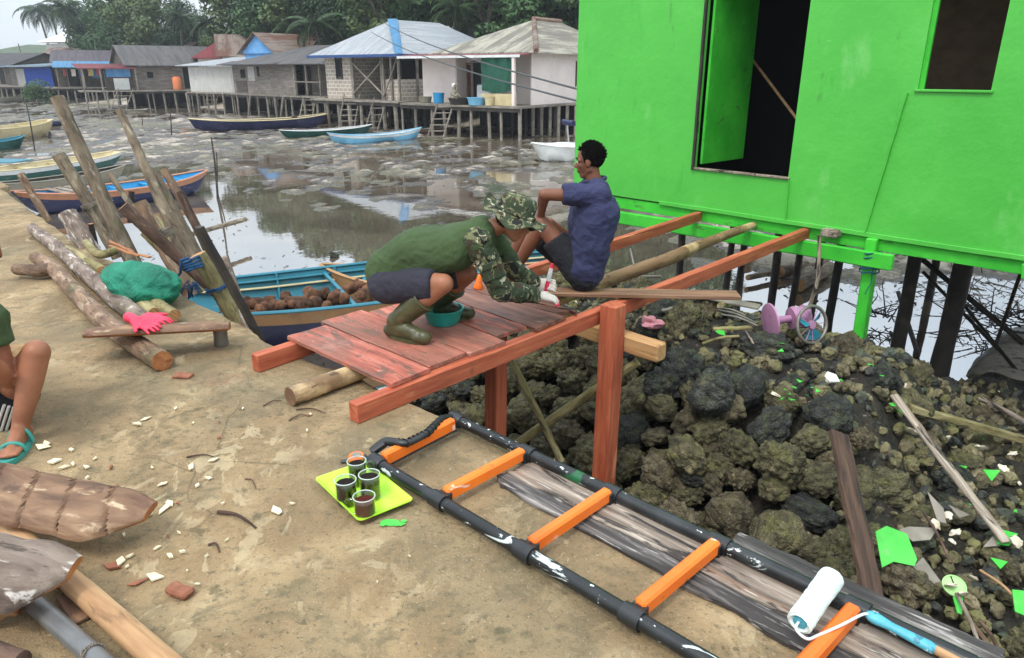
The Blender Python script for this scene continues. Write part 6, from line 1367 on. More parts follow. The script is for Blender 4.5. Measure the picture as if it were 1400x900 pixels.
class House:
    def __init__(s, label, corner, ang, w, d, cat='house', zfloor=0):
        s.c = V((corner.x, corner.y, zfloor)); s.M = Loc(s.c, ang); s.w = w; s.d = d; s.t = thing('stilt_house', label, cat, s.c, 'houses of the far village'); s.k = random.random()*50
    def P(s, x, y, z): return s.M @ V((x, y, z))
    def part(s, name, mb, m, parent=None, label=None, smooth=False):
        m2 = MB(); m2.join(mb, s.M); return obj(name, m2, m, parent or s.t, s.M.copy(), label=label, smooth=smooth)
    def wall(s, a, b, z0, z1, m, th=.08, name='wall', label=None):
        return s.part(name, MB().box((a[0], a[1], (z0+z1)/2), (b[0], b[1], (z0+z1)/2), th, z1-z0, bev=.002), m, label=label)
    def floor(s, over=.5, m=None, y0=None):
        x0, x1 = -over, s.w+over; y0 = -over if y0 is None else y0
        s.part('floor', MB().box((x0, (y0+s.d)/2, -.06), (x1, (y0+s.d)/2, -.06), s.d-y0, .1), m or m_post)
        s.part('floor_beam', MB().box((x0-.05, y0+.1, -.2), (x1+.05, y0+.1, -.2), .1, .16), m_stilt)
    def stilts(s, nx, ny, y0=-.4, r=.07, m=None, zb=-1.9, jit=.15):
        for i in range(nx):
            for j in range(ny):
                x = -.2+(s.w+.4)*i/max(1, nx-1)+rnd(-jit, jit); y = y0+.1+(s.d-y0-.3)*j/max(1, ny-1); rr_ = r*rnd(.7, 1.3)
                s.part('stilt', MB().tube([(x+rnd(-.08, .08), y, zb), (x, y, -.1)], rr_, 7), (m or (m_post if j == 0 else m_stilt)))
        s.part('underfloor_shade', MB().box((0, s.d*.55, -1.0), (s.w, s.d*.55, -1.0), .05, 1.6), m_dark, label='near black sheet standing in for the shade under the floor')  # added dark sheet: shade beneath the house put into its colour
    def hip(s, z, h, m, ov=.5, ridge=(.35, .65), th=.06, y0=None, y1=None, x0=None, x1=None, axis='x', ridge_cap=None):
        X0 = -ov if x0 is None else x0; X1 = s.w+ov if x1 is None else x1; Y0 = -ov if y0 is None else y0; Y1 = s.d+ov if y1 is None else y1
        if axis == 'x': r0 = V((X0+(X1-X0)*ridge[0], (Y0+Y1)/2, z+h)); r1 = V((X0+(X1-X0)*ridge[1], (Y0+Y1)/2, z+h))
        else: r0 = V(((X0+X1)/2, Y0+(Y1-Y0)*ridge[0], z+h)); r1 = V(((X0+X1)/2, Y0+(Y1-Y0)*ridge[1], z+h))
        c = [V((X0, Y0, z)), V((X1, Y0, z)), V((X1, Y1, z)), V((X0, Y1, z))]
        faces_ = ([c[0], c[1], r1, r0], [c[1], c[2], r1], [c[2], c[3], r0, r1], [c[3], c[0], r0]) if axis == 'x' else ([c[0], c[1], r0], [c[1], c[2], r1, r0], [c[2], c[3], r1], [c[3], c[0], r0, r1])
        mb = MB()
        for f_ in faces_:
            mb.add(f_, [tuple(range(len(f_)))]); mb.add([v-V((0, 0, th)) for v in f_], [tuple(reversed(range(len(f_))))])
        for i in range(4): mb.add([c[i], c[(i+1) % 4], c[(i+1) % 4]-V((0, 0, th)), c[i]-V((0, 0, th))], [(0, 1, 2, 3)])
        o = s.part('roof', mb, m); return o, r0, r1, c
    def gable(s, z, h, m, ov=.4, y0=None, y1=None, x0=None, x1=None, axis='x', wallm=None, th=.06):
        X0 = -ov if x0 is None else x0; X1 = s.w+ov if x1 is None else x1; Y0 = -ov if y0 is None else y0; Y1 = s.d+ov if y1 is None else y1; mb = MB()
        if axis == 'x': A_ = [V((X0, Y0, z)), V((X1, Y0, z)), V((X1, (Y0+Y1)/2, z+h)), V((X0, (Y0+Y1)/2, z+h)), V((X1, Y1, z)), V((X0, Y1, z))]
        else: A_ = [V((X0, Y0, z)), V((X0, Y1, z)), V(((X0+X1)/2, Y1, z+h)), V(((X0+X1)/2, Y0, z+h)), V((X1, Y1, z)), V((X1, Y0, z))]
        for dz in (0, -th): mb.add([v+V((0, 0, dz)) for v in A_], [(0, 1, 2, 3), (3, 2, 4, 5)])
        for i, j in ((0, 1), (1, 2), (2, 4), (4, 5), (5, 3), (3, 0)): mb.add([A_[i], A_[j], A_[j]-V((0, 0, th)), A_[i]-V((0, 0, th))], [(0, 1, 2, 3)])
        o = s.part('roof', mb, m)
        if wallm:
            for q in (0, 1):
                if axis == 'x': xx = X0+.3 if q == 0 else X1-.3; T_ = [V((xx, Y0+.3, z)), V((xx, Y1-.3, z)), V((xx, (Y0+Y1)/2, z+h-.15))]; n_ = V((.05, 0, 0))
                else: yy = Y0+.3 if q == 0 else Y1-.3; T_ = [V((X0+.3, yy, z)), V((X1-.3, yy, z)), V(((X0+X1)/2, yy, z+h-.15))]; n_ = V((0, .05, 0))
                s.part('gable_wall', MB().poly(T_, 1, up=n_), wallm)
        return o
    def shed(s, x0, x1, y0, y1, z0, z1, m, th=.05, name='porch_roof'):
        return s.part(name, MB().poly([(x0, y0, z0), (x1, y0, z0), (x1, y1, z1), (x0, y1, z1)], th), m)
    def opening(s, x0, x1, z0, z1, y=-.05, m=None, name='window', frame_=True, frm=None):
        o = s.part(name, MB().box((x0, y, (z0+z1)/2), (x1, y, (z0+z1)/2), .04, z1-z0, bev=.001), m or m_dark)
        if frame_:
            fm = MB(); 
            for a_, b_ in (((x0-.05, z0), (x0-.05, z1)), ((x1+.05, z0), (x1+.05, z1))): fm.box((a_[0], y-.01, z0-.05), (b_[0], y-.01, z1+.05), .08, .08, up=V((0, 1, 0)), bev=.001)
            fm.box((x0-.09, y-.012, z1+.06), (x1+.09, y-.012, z1+.06), .08, .07, bev=.001); fm.box((x0-.09, y-.012, z0-.06), (x1+.09, y-.012, z0-.06), .08, .07, bev=.001)
            s.part('frame', fm, frm or m_post, o)
        return o
def ladder_far(a, b, w_, n_, label):
    a = V(a); b = V(b); t_ = thing('ladder', label, 'ladder', a, 'ladders down to the mud'); d = (b-a).normalized(); y = V((1, .2, 0)).normalized()
    for s_ in (-1, 1): obj('rail', MB().tube([a+y*w_/2*s_, b+y*w_/2*s_], .04, 6), m_post, t_, frame(a, b))
    for k in range(n_): c = a.lerp(b, (k+.7)/(n_+.4)); obj('rung', MB().tube([c-y*(w_/2+.08), c+y*(w_/2+.08)], .03, 6), m_post, t_, frame(c))
def fx(x, y, z=0.0): return pz(x, y, z)
def ang_of(a, b): d = b-a; return math.atan2(d.y, d.x)
# --- pale pink house
cR = fx(725, 141); cL = fx(580, 135.0); cR = V((cR.x, 37.2, 0)); cL = V(((580-700)/985*(41.3*CT+1.6*ST), 41.3, 0))
an = ang_of(cL, cR); wd = (cR-cL).length
H = House('pale pink plastered stilt house with streaked cream hip roof and green tarpaulin', cL, an, wd, 9.0)
H.floor(.3, y0=-1.6); H.stilts(9, 4, y0=-1.5, r=.08)
H.wall((0, 0), (2.3, 0), 0, 2.35, w_pink); H.wall((3.4, 0.9), (5.0, .9), 0, 2.35, w_pink); H.wall((2.3, .9), (3.4, .9), 0, 2.35, w_pink); H.wall((2.3, 0), (2.3, .9), 0, 2.35, w_pink); H.wall((5.0, .0), (5.0, .9), 0, 2.35, w_pink)
H.wall((wd-.04, 0), (wd-.04, 9), 0, 2.45, w_pink, label='pink side wall'); H.wall((0, 0), (0, 9), 0, 2.35, w_pink); H.wall((0, 9), (wd, 9), 0, 2.4, w_pink); H.wall((5, .5), (wd-.1, .5), 0, 2.35, w_pink)
dr = H.opening(2.75, 3.35, .05, 2.0, y=.84, name='door'); H.opening(2.42, 2.72, .05, 1.9, y=.84, m=p_maroon, name='door')
for k, yy in enumerate((4.2, 6.4)):
    o = H.part('window', MB().box((wd+.02, yy, 1.45), (wd+.02, yy+.55, 1.45), .05, 1.2, up=V((0, 0, 1))), m_dark)
    H.part('frame', MB().box((wd+.03, yy-.05, 1.45), (wd+.03, yy-.04, 1.45), .07, 1.3).box((wd+.03, yy+.6, 1.45), (wd+.03, yy+.61, 1.45), .07, 1.3), p_maroon, o)
o_, r0, r1, c_ = H.hip(2.45, 1.75, r_cream, ov=.55, ridge=(.48, .75), axis='y', x0=.9, x1=wd+.6)
H.part('ridge_cap', MB().tube([c_[1]+V((0, 0, .04)), r0+V((0, 0, .05))], .13, 8, bump=.3, resample=12), r_rust)
H.part('ridge_cap', MB().tube([r0+V((0, 0, .05)), r1+V((0, 0, .05))], .12, 8), r_rust)
H.shed(-.6, wd+.2, -1.3, .35, 2.28, 2.42, r_pinkr)
H.part('fascia', MB().box((-.6, -1.33, 2.26), (wd+.2, -1.33, 2.26), .05, .12), p_white)
# tarpaulin hung on the porch
mb = MB(); nx, nz = 26, 14
for i in range(nx+1):
    for j in range(nz+1):
        u, v_ = i/nx, j/nz; mb.v.append(V((4.95+u*(wd-5.35), -1.25+.10*noise.noise(V((u*6, v_*2, 2)))+.05*math.sin(u*14), 2.2-v_*1.5-.12*math.sin(u*math.pi)*v_)))
for i in range(nx):
    for j in range(nz): k = i*(nz+1)+j; mb.f.append((k, k+nz+1, k+nz+2, k+1)); mb.mi.append(0)
tag(H.part('tarpaulin', mb, t_green, smooth=True), 'dark green tarpaulin hung under the porch')
H.wall((4.9, -1.2), (wd-.1, -1.2), 0, .55, p_cream, name='porch_wall'); H.part('porch_post', MB().box((wd-.2, -1.25, 0), (wd-.2, -1.25, 2.25), .14, .14, up=V((0, 1, 0))), w_pink)
def deckthing(x, y, w_, d_, h, m, name, label, cat, lid=None):
    c = H.P(x, y, 0); t_ = thing(name, label, cat, c); mb = MB().lathe(c, (0, 0, 1), [(.001, 0), (w_*.42, 0), (w_*.5, h), (w_*.46, h), (w_*.4, .03), (.001, .03)], 16)
    obj('vessel', mb, m, t_, smooth=True, sharp=40); obj('rim', MB().lathe(c+V((0, 0, h)), (0, 0, 1), [(w_*.45, -.01), (w_*.53, -.01), (w_*.53, .02), (w_*.45, .02), (w_*.45, -.01)], 16), m, t_)
deckthing(1.75, -.8, .6, .6, .5, p_sky, 'bucket', 'bright blue bucket on the pink house deck', 'bucket')
deckthing(.9, -.9, .7, .5, .3, p_grey, 'basin', 'grey basin on the deck left of the blue bucket', 'basin')
deckthing(3.5, -1.1, 1.3, .6, .28, m_stilt, 'tub', 'wide black tub on the pink house deck', 'tub'); deckthing(4.7, -1.3, 1.0, .6, .34, p_lblue, 'tub', 'light blue tub before the green tarpaulin', 'tub'); deckthing(5.5, -1.35, .5, .5, .4, p_cream, 'bucket', 'yellowish bucket before the green tarpaulin', 'bucket')
c = H.P(3.75, .1, 0); tk = thing('washing_machine', 'white washing machine on the pink house porch', 'washing machine', c)
obj('cabinet', MB().box(c+V((0, 0, .45)), c+V((.75, -.35, .45)), .6, .9, bev=.03), p_white, tk); obj('lid', MB().box(c+V((.03, 0, .92)), c+V((.72, -.33, .92)), .55, .04), p_lblue, tk)
# small far person squatting on the deck
c = H.P(2.9, -.9, 0); t_ = thing('person', 'small far person squatting on the pink house deck in pale clothes', 'person', c)
flesh('body', [(c+V((-.1, 0, .25)), .17, c+V((0, 0, .55)), .16), (c+V((0, 0, .6)), .10, c+V((0, 0, .8)), .10), (c+V((-.1, -.1, .25)), .1, c+V((.15, -.25, .42)), .08), (c+V((.15, -.25, .42)), .08, c+V((.1, -.25, .04)), .06), (c+V((.1, 0, .55)), .06, c+V((.3, -.2, .35)), .05), (c+V((-.15, -.05, .5)), .06, c+V((.1, -.3, .4)), .05), ('e', c+V((.02, 0, .86)), (.11, .1, .13))], p_grey, t_, .02, 2)
obj('head_scarf', MB().ell(c+V((-.01, .03, .88)), (.13, .12, .14)), w_white, t_, smooth=True)
a = pn(1, 1, 1); lb = H.P(2.9, -1.75, -.02); ladder_far(lb+V((-.5, -.5, -1.75)), lb+V((.1, 0, .1)), .8, 6, 'grey ladder from the pink house deck down to the mud')
c = fx(770, 140); ch = thing('plastic_chair', 'blue plastic chair on the deck at the right of the pink house', 'chair', c)
obj('backrest', MB().box(c+V((-.25, 0, .95)), c+V((.25, 0, .95)), .05, .75, bev=.05), p_sky, ch); obj('seat', MB().box(c+V((-.25, .2, .5)), c+V((.25, .2, .5)), .45, .05), p_sky, ch)
for i in (-1, 1):
    for j in (0, 1): obj('leg', MB().box(c+V((.22*i, .4*j, 0)), c+V((.22*i, .4*j, .5)), .05, .05, up=V((0, 1, 0))), p_sky, ch)
wk = thing('boardwalk', 'grey boardwalk deck on stilts at the right of the pink house', 'boardwalk', fx(760, 141))
a, b = fx(729, 142), fx(860, 143); obj('deck', MB().box(a+V((0, .6, -.03)), b+V((0, .6, -.03)), 1.4, .08), m_post, wk)
for i in range(12): c = a.lerp(b, i/11); obj('stilt', MB().tube([c+V((0, 0, -1.9)), c+V((0, 0, -.05))], .09, 8), m_post, wk)
# --- brick house with big pale roof
cL = V(((449-700)/985*(47*CT+1.6*ST), 47, 0)); cR = V(((550-700)/985*(43*CT+1.6*ST), 43, 0)); an = ang_of(cL, cR); wd = (cR-cL).length
H = House('half built grey block stilt house with a large pale metal hip roof', cL, an, wd, 9.0)
H.floor(.6, y0=-.9); H.stilts(8, 5, y0=-.8, r=.11, jit=.1)
q1, q2, q3 = wd*.37, wd*.40, wd*.80
H.wall((0, 0), (q1, 0), 0, 2.35, m_block); H.opening(q1*.45, q1*.62, 1.25, 2.3, frm=m_stilt); H.wall((q3, 0), (wd, 0), 0, 1.15, m_block); H.wall((wd, 0), (wd, 2.4), 0, 1.15, m_block); H.wall((0, 0), (0, 8.4), 0, 2.35, m_block); H.wall((q1, 0), (q1, 3), 0, 2.35, m_block)
H.wall((.1, 8.9), (wd-.1, 8.9), 0, 2.3, w_dark); H.wall((wd, 2.6), (wd, 8.8), 0, 2.3, w_dark); H.wall((q1+.1, 3.5), (wd-.1, 3.5), 0, 2.2, m_dark)
for x in (q1+.1, q2, q3-.15, q3, wd*.9, wd-.05): H.part('porch_post', MB().box((x, -.12, 0), (x, -.12, 2.45), .12, .12, up=V((0, 1, 0))), m_post)
for y_ in (1.2, 2.5, 4.2): H.part('porch_post', MB().box((wd+.1, y_, 0), (wd+.1, y_, 2.45), .12, .12, up=V((0, 1, 0))), m_post)
for (p0, p1) in (((q2, .3), (q3, 2.1)), ((q2, 2.1), (q3, .3))): H.part('brace', MB().box((p0[0], -.2, p0[1]), (p1[0], -.2, p1[1]), .08, .08, up=V((0, 1, 0))), m_post)
H.part('brace', MB().box((q3, -.22, .2), (wd, -.22, 2.3), .08, .08, up=V((0, 1, 0))), m_post)
for i in range(8): H.part('slat', MB().box((q3+.1+i*.16, .1, 1.2), (q3+.1+i*.16, .1, 2.25), .05, .03, up=V((0, 1, 0))), m_stilt)
o_, r0, r1, c_ = H.hip(2.45, 2.05, r_pale, ov=.75, ridge=(.33, .72), axis='y', x1=wd+.7)
pb_ = paint('deep_blue_paint', S(32, 72, 128))
H.part('fascia', MB().box((c_[0].x, c_[0].y-.03, 2.4), (c_[1].x, c_[1].y-.03, 2.4), .05, .16), pb_); H.part('fascia', MB().box((c_[1].x+.03, c_[1].y, 2.4), (c_[2].x+.03, c_[2].y, 2.4), .05, .16), pb_)
a, b = c_[1], r0; up_ = V((0, -.03, .06)); hd_ = (b-a).normalized()
H.part('blue_roof_strip', MB().add([a+V((-.35, 0, .04)), a+V((0, 0, .05)), b+V((0, 0, .06)), b+V((-.25, -.2, .05)), a+V((0, .3, .04)), b+V((.2, .2, .05))], [(0, 1, 2, 3), (1, 4, 5, 2)]), r_blue, label='light blue hip strip')
lb = H.P(q2+.6, -.95, 0); ladder_far(lb+V((-.3, -.5, -1.7)), lb+V((.1, 0, .3)), .9, 6, 'wide grey ladder at the brick house down to the mud'); lb = H.P(q3+.3, -.95, 0); ladder_far(lb+V((-.4, -.6, -1.7)), lb+V((.2, 0, .2)), .7, 5, 'narrow grey ladder right of the wide one at the brick house')
H = House('pale roofed house behind the brick house', fx(440, 128)+V((0, 8, 0)), an+.15, 8, 6); H.wall((0, 0), (8, 0), 0, 2.9, w_dark); H.gable(2.8, 1.9, r_pale, wallm=w_dark, axis='y'); H.stilts(4, 2)
H = House('grey roofed house behind between the brick and pink houses', V((-3.0, 53, 0)), -.1, 9, 6); H.wall((0, 0), (9, 0), 0, 3.0, w_grey); H.gable(2.9, 1.9, r_grey, wallm=w_dark); H.stilts(4, 2)
# --- weathered plank house left of it
cL = V(((322-700)/985*(58*CT+1.6*ST), 58, 0)); cR = V(((446-700)/985*(50*CT+1.6*ST), 50, 0)); an = ang_of(cL, cR); wd = (cR-cL).length
H = House('old weathered grey plank stilt house with sagging grey hip roof', cL, an, wd, 7)
H.floor(.4); H.stilts(11, 3, r=.08, jit=.3); H.wall((0, 0), (wd*.72, 0), 0, 2.1, w_grey); H.wall((wd*.72, .6), (wd, .6), 0, 2.2, w_dark); H.wall((wd, .6), (wd, 7), 0, 2.1, w_dark); H.wall((0, 0), (0, 7), 0, 2.1, w_grey); H.wall((0, 6.9), (wd, 6.9), 0, 2.1, w_dark)
H.opening(1.2, 1.9, 1.1, 1.7, frame_=False); H.opening(3.6, 3.9, 1.2, 1.9, frame_=False); H.opening(2.3, 3.2, .9, 1.9, m=w_pale, frame_=False, name='patch_panel'); H.opening(.4, 2.0, .1, .9, m=w_dark, frame_=False, name='patch_panel')
H.opening(wd*.75, wd*.8, .1, 1.9, y=.5, frame_=False, name='door')
for x in (wd*.74, wd*.86, wd*.99): H.part('porch_post', MB().box((x, -.3, -.1), (x, -.3, 2.1), .1, .1, up=V((0, 1, 0))), m_post)
H.part('railing', MB().box((wd*.74, -.3, .9), (wd, -.3, .9), .08, .08), m_post)
H.hip(2.05, 1.3, r_grey, ov=.6, ridge=(.45, .7)); H.shed(-.7, wd*.6, -.9, .4, 2.0, 2.25, r_grey)
for x in (wd*.25, wd*.62): lb = H.P(x, -.5, 0); H.part('brace', MB().tube([(x-.4, -.6, -1.7), (x+.1, -.5, -.1)], .08, 7), m_post)
lb = H.P(wd*.93, -.7, 0); ladder_far(lb+V((-.4, -.4, -1.7)), lb, .8, 5, 'leaning ladder at the right end of the weathered plank house')
# pale sheet lean-to
cL = V(((262-700)/985*(62*CT+1.6*ST), 62, 0)); cR = V(((324-700)/985*(58.5*CT+1.6*ST), 58.5, 0)); an = ang_of(cL, cR); wd = (cR-cL).length
H = House('low shed walled with pale metal sheets beside the weathered plank house', cL, an, wd, 5, 'shed'); H.floor(.3); H.stilts(6, 2, r=.07, jit=.3); H.wall((0, 0), (wd, 0), 0, 1.9, w_pale); H.wall((0, 0), (0, 5), 0, 1.9, w_pale); H.wall((0, 5), (wd, 5), 0, 1.9, w_pale); H.shed(-.9, wd+.6, -.6, 5.3, 1.95, 2.7, r_pale, name='roof')
# --- big grey roofed house with red porch
cL = V(((184-700)/985*(67*CT+1.6*ST), 67, 0)); wd = 8.6; an = .62
H = House('wide grey gabled stilt house with red porch roof and blue shutter', cL, an, wd, 7.5)
H.floor(.8, y0=-1.4); H.stilts(12, 3, y0=-1.3, r=.08, jit=.3); H.wall((0, 0), (wd, 0), 0, 2.05, w_grey); H.wall((0, 0), (0, 7.5), 0, 2.05, w_grey); H.wall((0, 7.5), (wd, 7.5), 0, 2.05, w_dark); H.wall((wd, 0), (wd, 7.5), 0, 2.05, w_grey)
H.gable(2.05, 1.75, r_grey, ov=.6, wallm=w_dark)
H.shed(-4.2, .3, -1.2, 3.0, 1.75, 2.15, r_red)
H.wall((-2.2, -.4), (-.1, -.4), 0, 1.9, w_dark); H.opening(-2.1, -.2, 1.1, 1.8, y=-.5, m=w_blue, frame_=False, name='shutter'); H.opening(-1.6, -.4, .05, 1.0, y=-.52, m=w_white, frame_=False, name='curtain')
H.opening(4.2, 5.3, .1, 1.9, y=-.06, name='door'); H.opening(5.6, 6.5, .1, 1.9, y=-.06, frame_=False, m=w_pale, name='patch_panel'); H.opening(1.2, 1.7, 1.0, 1.5, y=-.06, name='window')
for x in (-4.0, -2.6, 0.1): H.part('porch_post', MB().box((x, -1.1, -.1), (x, -1.1, 1.8), .1, .1, up=V((0, 1, 0))), m_post)
H.part('porch_floor', MB().box((-4.2, .4, -.05), (-.9, .4, -.05), 3.2, .1), m_post)
for x in (-4, -3.2, -2.4, -1.6): H.part('stilt', MB().tube([(x, -1.1, -1.9), (x+.05, -1.1, -.1)], .08, 7), m_post)
c = H.P(3.4, -.9, 0); tk = thing('water_tank', 'orange plastic water barrel before the grey gabled house', 'water tank', c)
obj('tank_body', MB().lathe(c, (0, 0, 1), [(.001, 0), (.36, 0), (.38, .1), (.38, .95), (.3, 1.05), (.001, 1.05)], 20), mat('faded_orange_plastic', S(206, 120, 72), 4, .6), tk, smooth=True, sharp=40); obj('lid', MB().lathe(c+V((0, 0, 1.05)), (0, 0, 1), [(.001, 0), (.25, 0), (.25, .07), (.001, .07)], 16), m_orange, tk)
lb = H.P(6.3, -1.5, 0); ladder_far(lb+V((-.3, -.6, -1.8)), lb, .9, 5, 'ladder below the orange water barrel'); lb = H.P(-.9, -1.5, 0); ladder_far(lb+V((-.8, -.6, -1.8)), lb+V((0, 0, .2)), 1.2, 5, 'ladder below the red porch roof')
# --- houses at the far left
cL = V(((84-700)/985*(79*CT+1.6*ST), 79, 0)); wd = 6.0; an = .45
H = House('mauve roofed stilt house with a bright blue porch roof', cL, an, wd, 7); H.floor(.8, y0=-2); H.stilts(9, 3, y0=-1.9, r=.08, jit=.3); H.wall((0, 0), (wd, 0), 0, 2.4, w_dark); H.wall((0, 0), (0, 7), 0, 2.4, w_grey); H.wall((0, 7), (wd, 7), 0, 2.4, w_dark); H.wall((wd, 0), (wd, 7), 0, 2.4, w_grey); H.gable(2.4, 1.3, r_mauve, ov=.6, wallm=w_dark); H.shed(-.3, wd+.4, -2.2, -.2, 1.9, 2.5, r_blue)
H.opening(.8, 1.8, .1, 1.8, name='door'); H.opening(3, 3.9, .9, 1.7, m=w_blue); H.opening(4.1, 5.2, .1, 1.6, m=w_pale, frame_=False, name='patch_panel')
for x in (0, 2.3, wd): H.part('porch_post', MB().box((x, -2, 0), (x, -2, 1.9), .12, .12, up=V((0, 1, 0))), m_post)
cols_ = [S(150, 60, 60), S(190, 180, 170), S(60, 90, 150), S(170, 150, 90)]
for k in range(7):
    c = H.P(.5+k*.75, -1.8, 1.75); w_ = rnd(.35, .6); mb = MB()
    for i in range(5):
        for j in range(4): mb.v.append(c+V((i/4*w_, .06*math.sin(i*2+j), -j/3*rnd(.6, .7))))
    for i in range(4):
        for j in range(3): q = i*4+j; mb.f.append((q, q+4, q+5, q+1)); mb.mi.append(0)
    obj('hanging_cloth', mb, cloth('laundry_%s' % ['red', 'pale', 'blue', 'ochre'][k % 4], cols_[k % 4]) if k < 4 else bpy.data.materials['laundry_%s' % ['red', 'pale', 'blue', 'ochre'][k % 4]], None, label='piece of laundry hanging under the bright blue porch roof', cat='laundry', group='laundry under the blue porch roof')
cL = V(((18-700)/985*(88*CT+1.6*ST), 88, 0)); cR = V(((82-700)/985*(82*CT+1.6*ST), 82, 0)); an = ang_of(cL, cR); wd = (cR-cL).length
H = House('low house with pale blue roof and a big blue tarpaulin wall', cL, an, wd, 6); H.floor(.8, y0=-1.5); H.stilts(8, 2, y0=-1.4, r=.09, jit=.3); H.wall((0, 0), (wd, 0), 0, 2.2, w_grey); H.wall((0, 6), (wd, 6), 0, 2.2, w_dark); H.shed(-.8, wd+.5, -1.6, 6.3, 2.0, 2.5, sheetroof('pale_blue_roof', S(150, 180, 200), S(130, 160, 184)), name='roof'); tag(H.wall((wd*.42, -.5), (wd-.1, -.5), -.05, 1.9, t_blue, name='tarpaulin'), 'blue tarpaulin sheet'); H.wall((wd*.2, -.3), (wd*.4, -.3), 0, 1.8, w_pale)
cL = V(((-70-700)/985*(96*CT+1.6*ST), 96, 0)); cR = V(((22-700)/985*(91*CT+1.6*ST), 91, 0)); an = ang_of(cL, cR); wd = (cR-cL).length
H = House('brownish roofed dark stilt house at the far left border', cL, an, wd, 8); H.floor(.8, y0=-1.5); H.stilts(9, 2, y0=-1.4, r=.1); H.wall((0, 0), (wd, 0), 0, 2.3, w_dark); H.wall((0, 8), (wd, 8), 0, 2.3, w_dark); H.opening(wd*.55, wd*.66, .8, 1.7); H.gable(2.2, 1.5, r_dark, ov=.6, wallm=w_dark); H.opening(wd*.8, wd*.88, .1, 1.9, name='door')
H = House('rust brown roofed house behind the pale blue roofed house', V((-62, 99, 0)), -.4, 12, 7); H.wall((0, 0), (12, 0), 0, 2.6, w_dark); H.gable(2.6, 1.9, r_rust, ov=.6, wallm=w_dark); H.stilts(4, 2)
H = House('grey roofed house between the mauve roof and the big grey gable', V((-47, 88, 0)), -.3, 10, 7); H.wall((0, 0), (10, 0), 0, 2.8, w_grey); H.gable(2.8, 1.9, r_rust, ov=.6, wallm=w_dark); H.stilts(4, 2)
# houses in the second row
H = House('red roofed house behind the low pale shed', V((-28.6, 70, 0)), .3, 4.6, 5); H.wall((0, 0), (4.6, 0), 0, 2.7, w_pink); H.hip(2.7, 1.6, r_red, ov=.5, ridge=(.4, .7)); H.stilts(3, 2)
H = House('rusty striped roof house right of the red roof', V((-25.4, 67.5, 0)), .35, 5.0, 5); H.wall((0, 0), (5.0, 0), 0, 2.8, w_white); H.gable(2.8, 1.9, r_rust, ov=.5, wallm=w_white); H.stilts(3, 2)
H = House('rust roofed house with a light blue gable wall', V((-21.6, 62.5, 0)), -.62, 3.8, 7.5); H.wall((0, 0), (3.8, 0), 0, 3.0, w_blue); H.wall((3.8, 0), (3.8, 7.5), 0, 3.0, w_blue); H.gable(2.9, 1.55, r_rust, ov=.5, wallm=w_blue, axis='y'); H.stilts(4, 2)
for nm, x, y_, w_, z in (('white roofed open hall far behind at the edge of the trees', -79.5, 132, 8, 5.0),):
    H = House(nm, V((x, y_, 1.2)), -.2, w_, 7, 'hall', zfloor=3.3); H.wall((0, 0), (w_, 0), 0, 2.6, w_white); H.wall((0, 7), (w_, 7), 0, 3, w_white); H.hip(2.9, 2.4, mat('white_roof', S(226, 228, 226), 3, .6), ov=.9, ridge=(.5, .62)); H.opening(2, 3.2, .2, 2.0, name='door'); H.opening(5, 6.2, .9, 2.0)
# poles and wires
for k, (x, yt, yb, Y, r) in enumerate([(134, 48, 70, 95, .09), (225, 46, 70, 90, .08), (388, 39, 60, 75, .07), (275, 50, 72, 90, .10), (25, 60, 80, 110, .07)]):
    t = pY(x, yt, Y); b = V((t.x+.3, t.y, 0)); tag(obj('utility_pole', MB().tube([b, t], r, 8), m_post, None, frame(b, t)), ['thin leaning pole above the mauve roof', 'thin pole above the big grey gable', 'thin pole above the rusty roofs', 'short pale pole left of the red roof', 'thin far pole at the left'][k], 'pole')
def wire(a, b, sag, label):
    pts = [a.lerp(b, i/16)-V((0, 0, sag*4*(i/16)*(1-i/16))) for i in range(17)]; obj('power_cable', MB().tube(pts, .018, 6), m_black, None, frame(a, b), smooth=True, label=label, cat='cable')
wire(pY(520, 28, 46), pn(800, 134, 8.4)+V((.3, .2, .02)), .25, 'upper black cable sagging across the pale roofs to the green house'); wire(pY(508, 44, 46), pn(800, 148, 8.6)+V((.3, .2, 0)), .25, 'lower black cable sagging across the pale roofs to the green house')
# ------------------------------------------------------------------ trees behind the village
def leafmat(name, a, b, c):
    g = NG(name); gi = g.n('ShaderNodeNewGeometry'); oi = g.n('ShaderNodeObjectInfo'); r = g.n('ShaderNodeValToRGB')
    v = g.math('MULTIPLY_ADD', gi.outputs['Random Per Island'], .7); v.node.inputs[2].default_value = 0
    v = g.math('ADD', v, g.math('MULTIPLY', oi.outputs['Random'], .3)); g.l(v, r.inputs[0])
    e = r.color_ramp.elements; e[0].color = a; e[-1].color = c; m_ = e.new(.5); m_.color = b
    g.l(r.outputs[0], g.b.inputs['Base Color']); g.b.inputs['Roughness'].default_value = .55; g.b.inputs['Specular IOR Level'].default_value = .3; return g.m
lm = [leafmat('deep_green_leaves', S(34, 56, 36), S(48, 74, 46), S(66, 94, 58)), leafmat('mid_green_leaves', S(42, 68, 40), S(60, 90, 50), S(84, 112, 64)), leafmat('olive_leaves', S(58, 74, 42), S(76, 94, 52), S(100, 114, 66))]
pm = leafmat('palm_leaves', S(36, 56, 36), S(52, 76, 46), S(76, 98, 62))
trunkm = mat('tree_bark', [(.3, S(70, 64, 54)), (.7, S(112, 104, 92))], 4, .9)
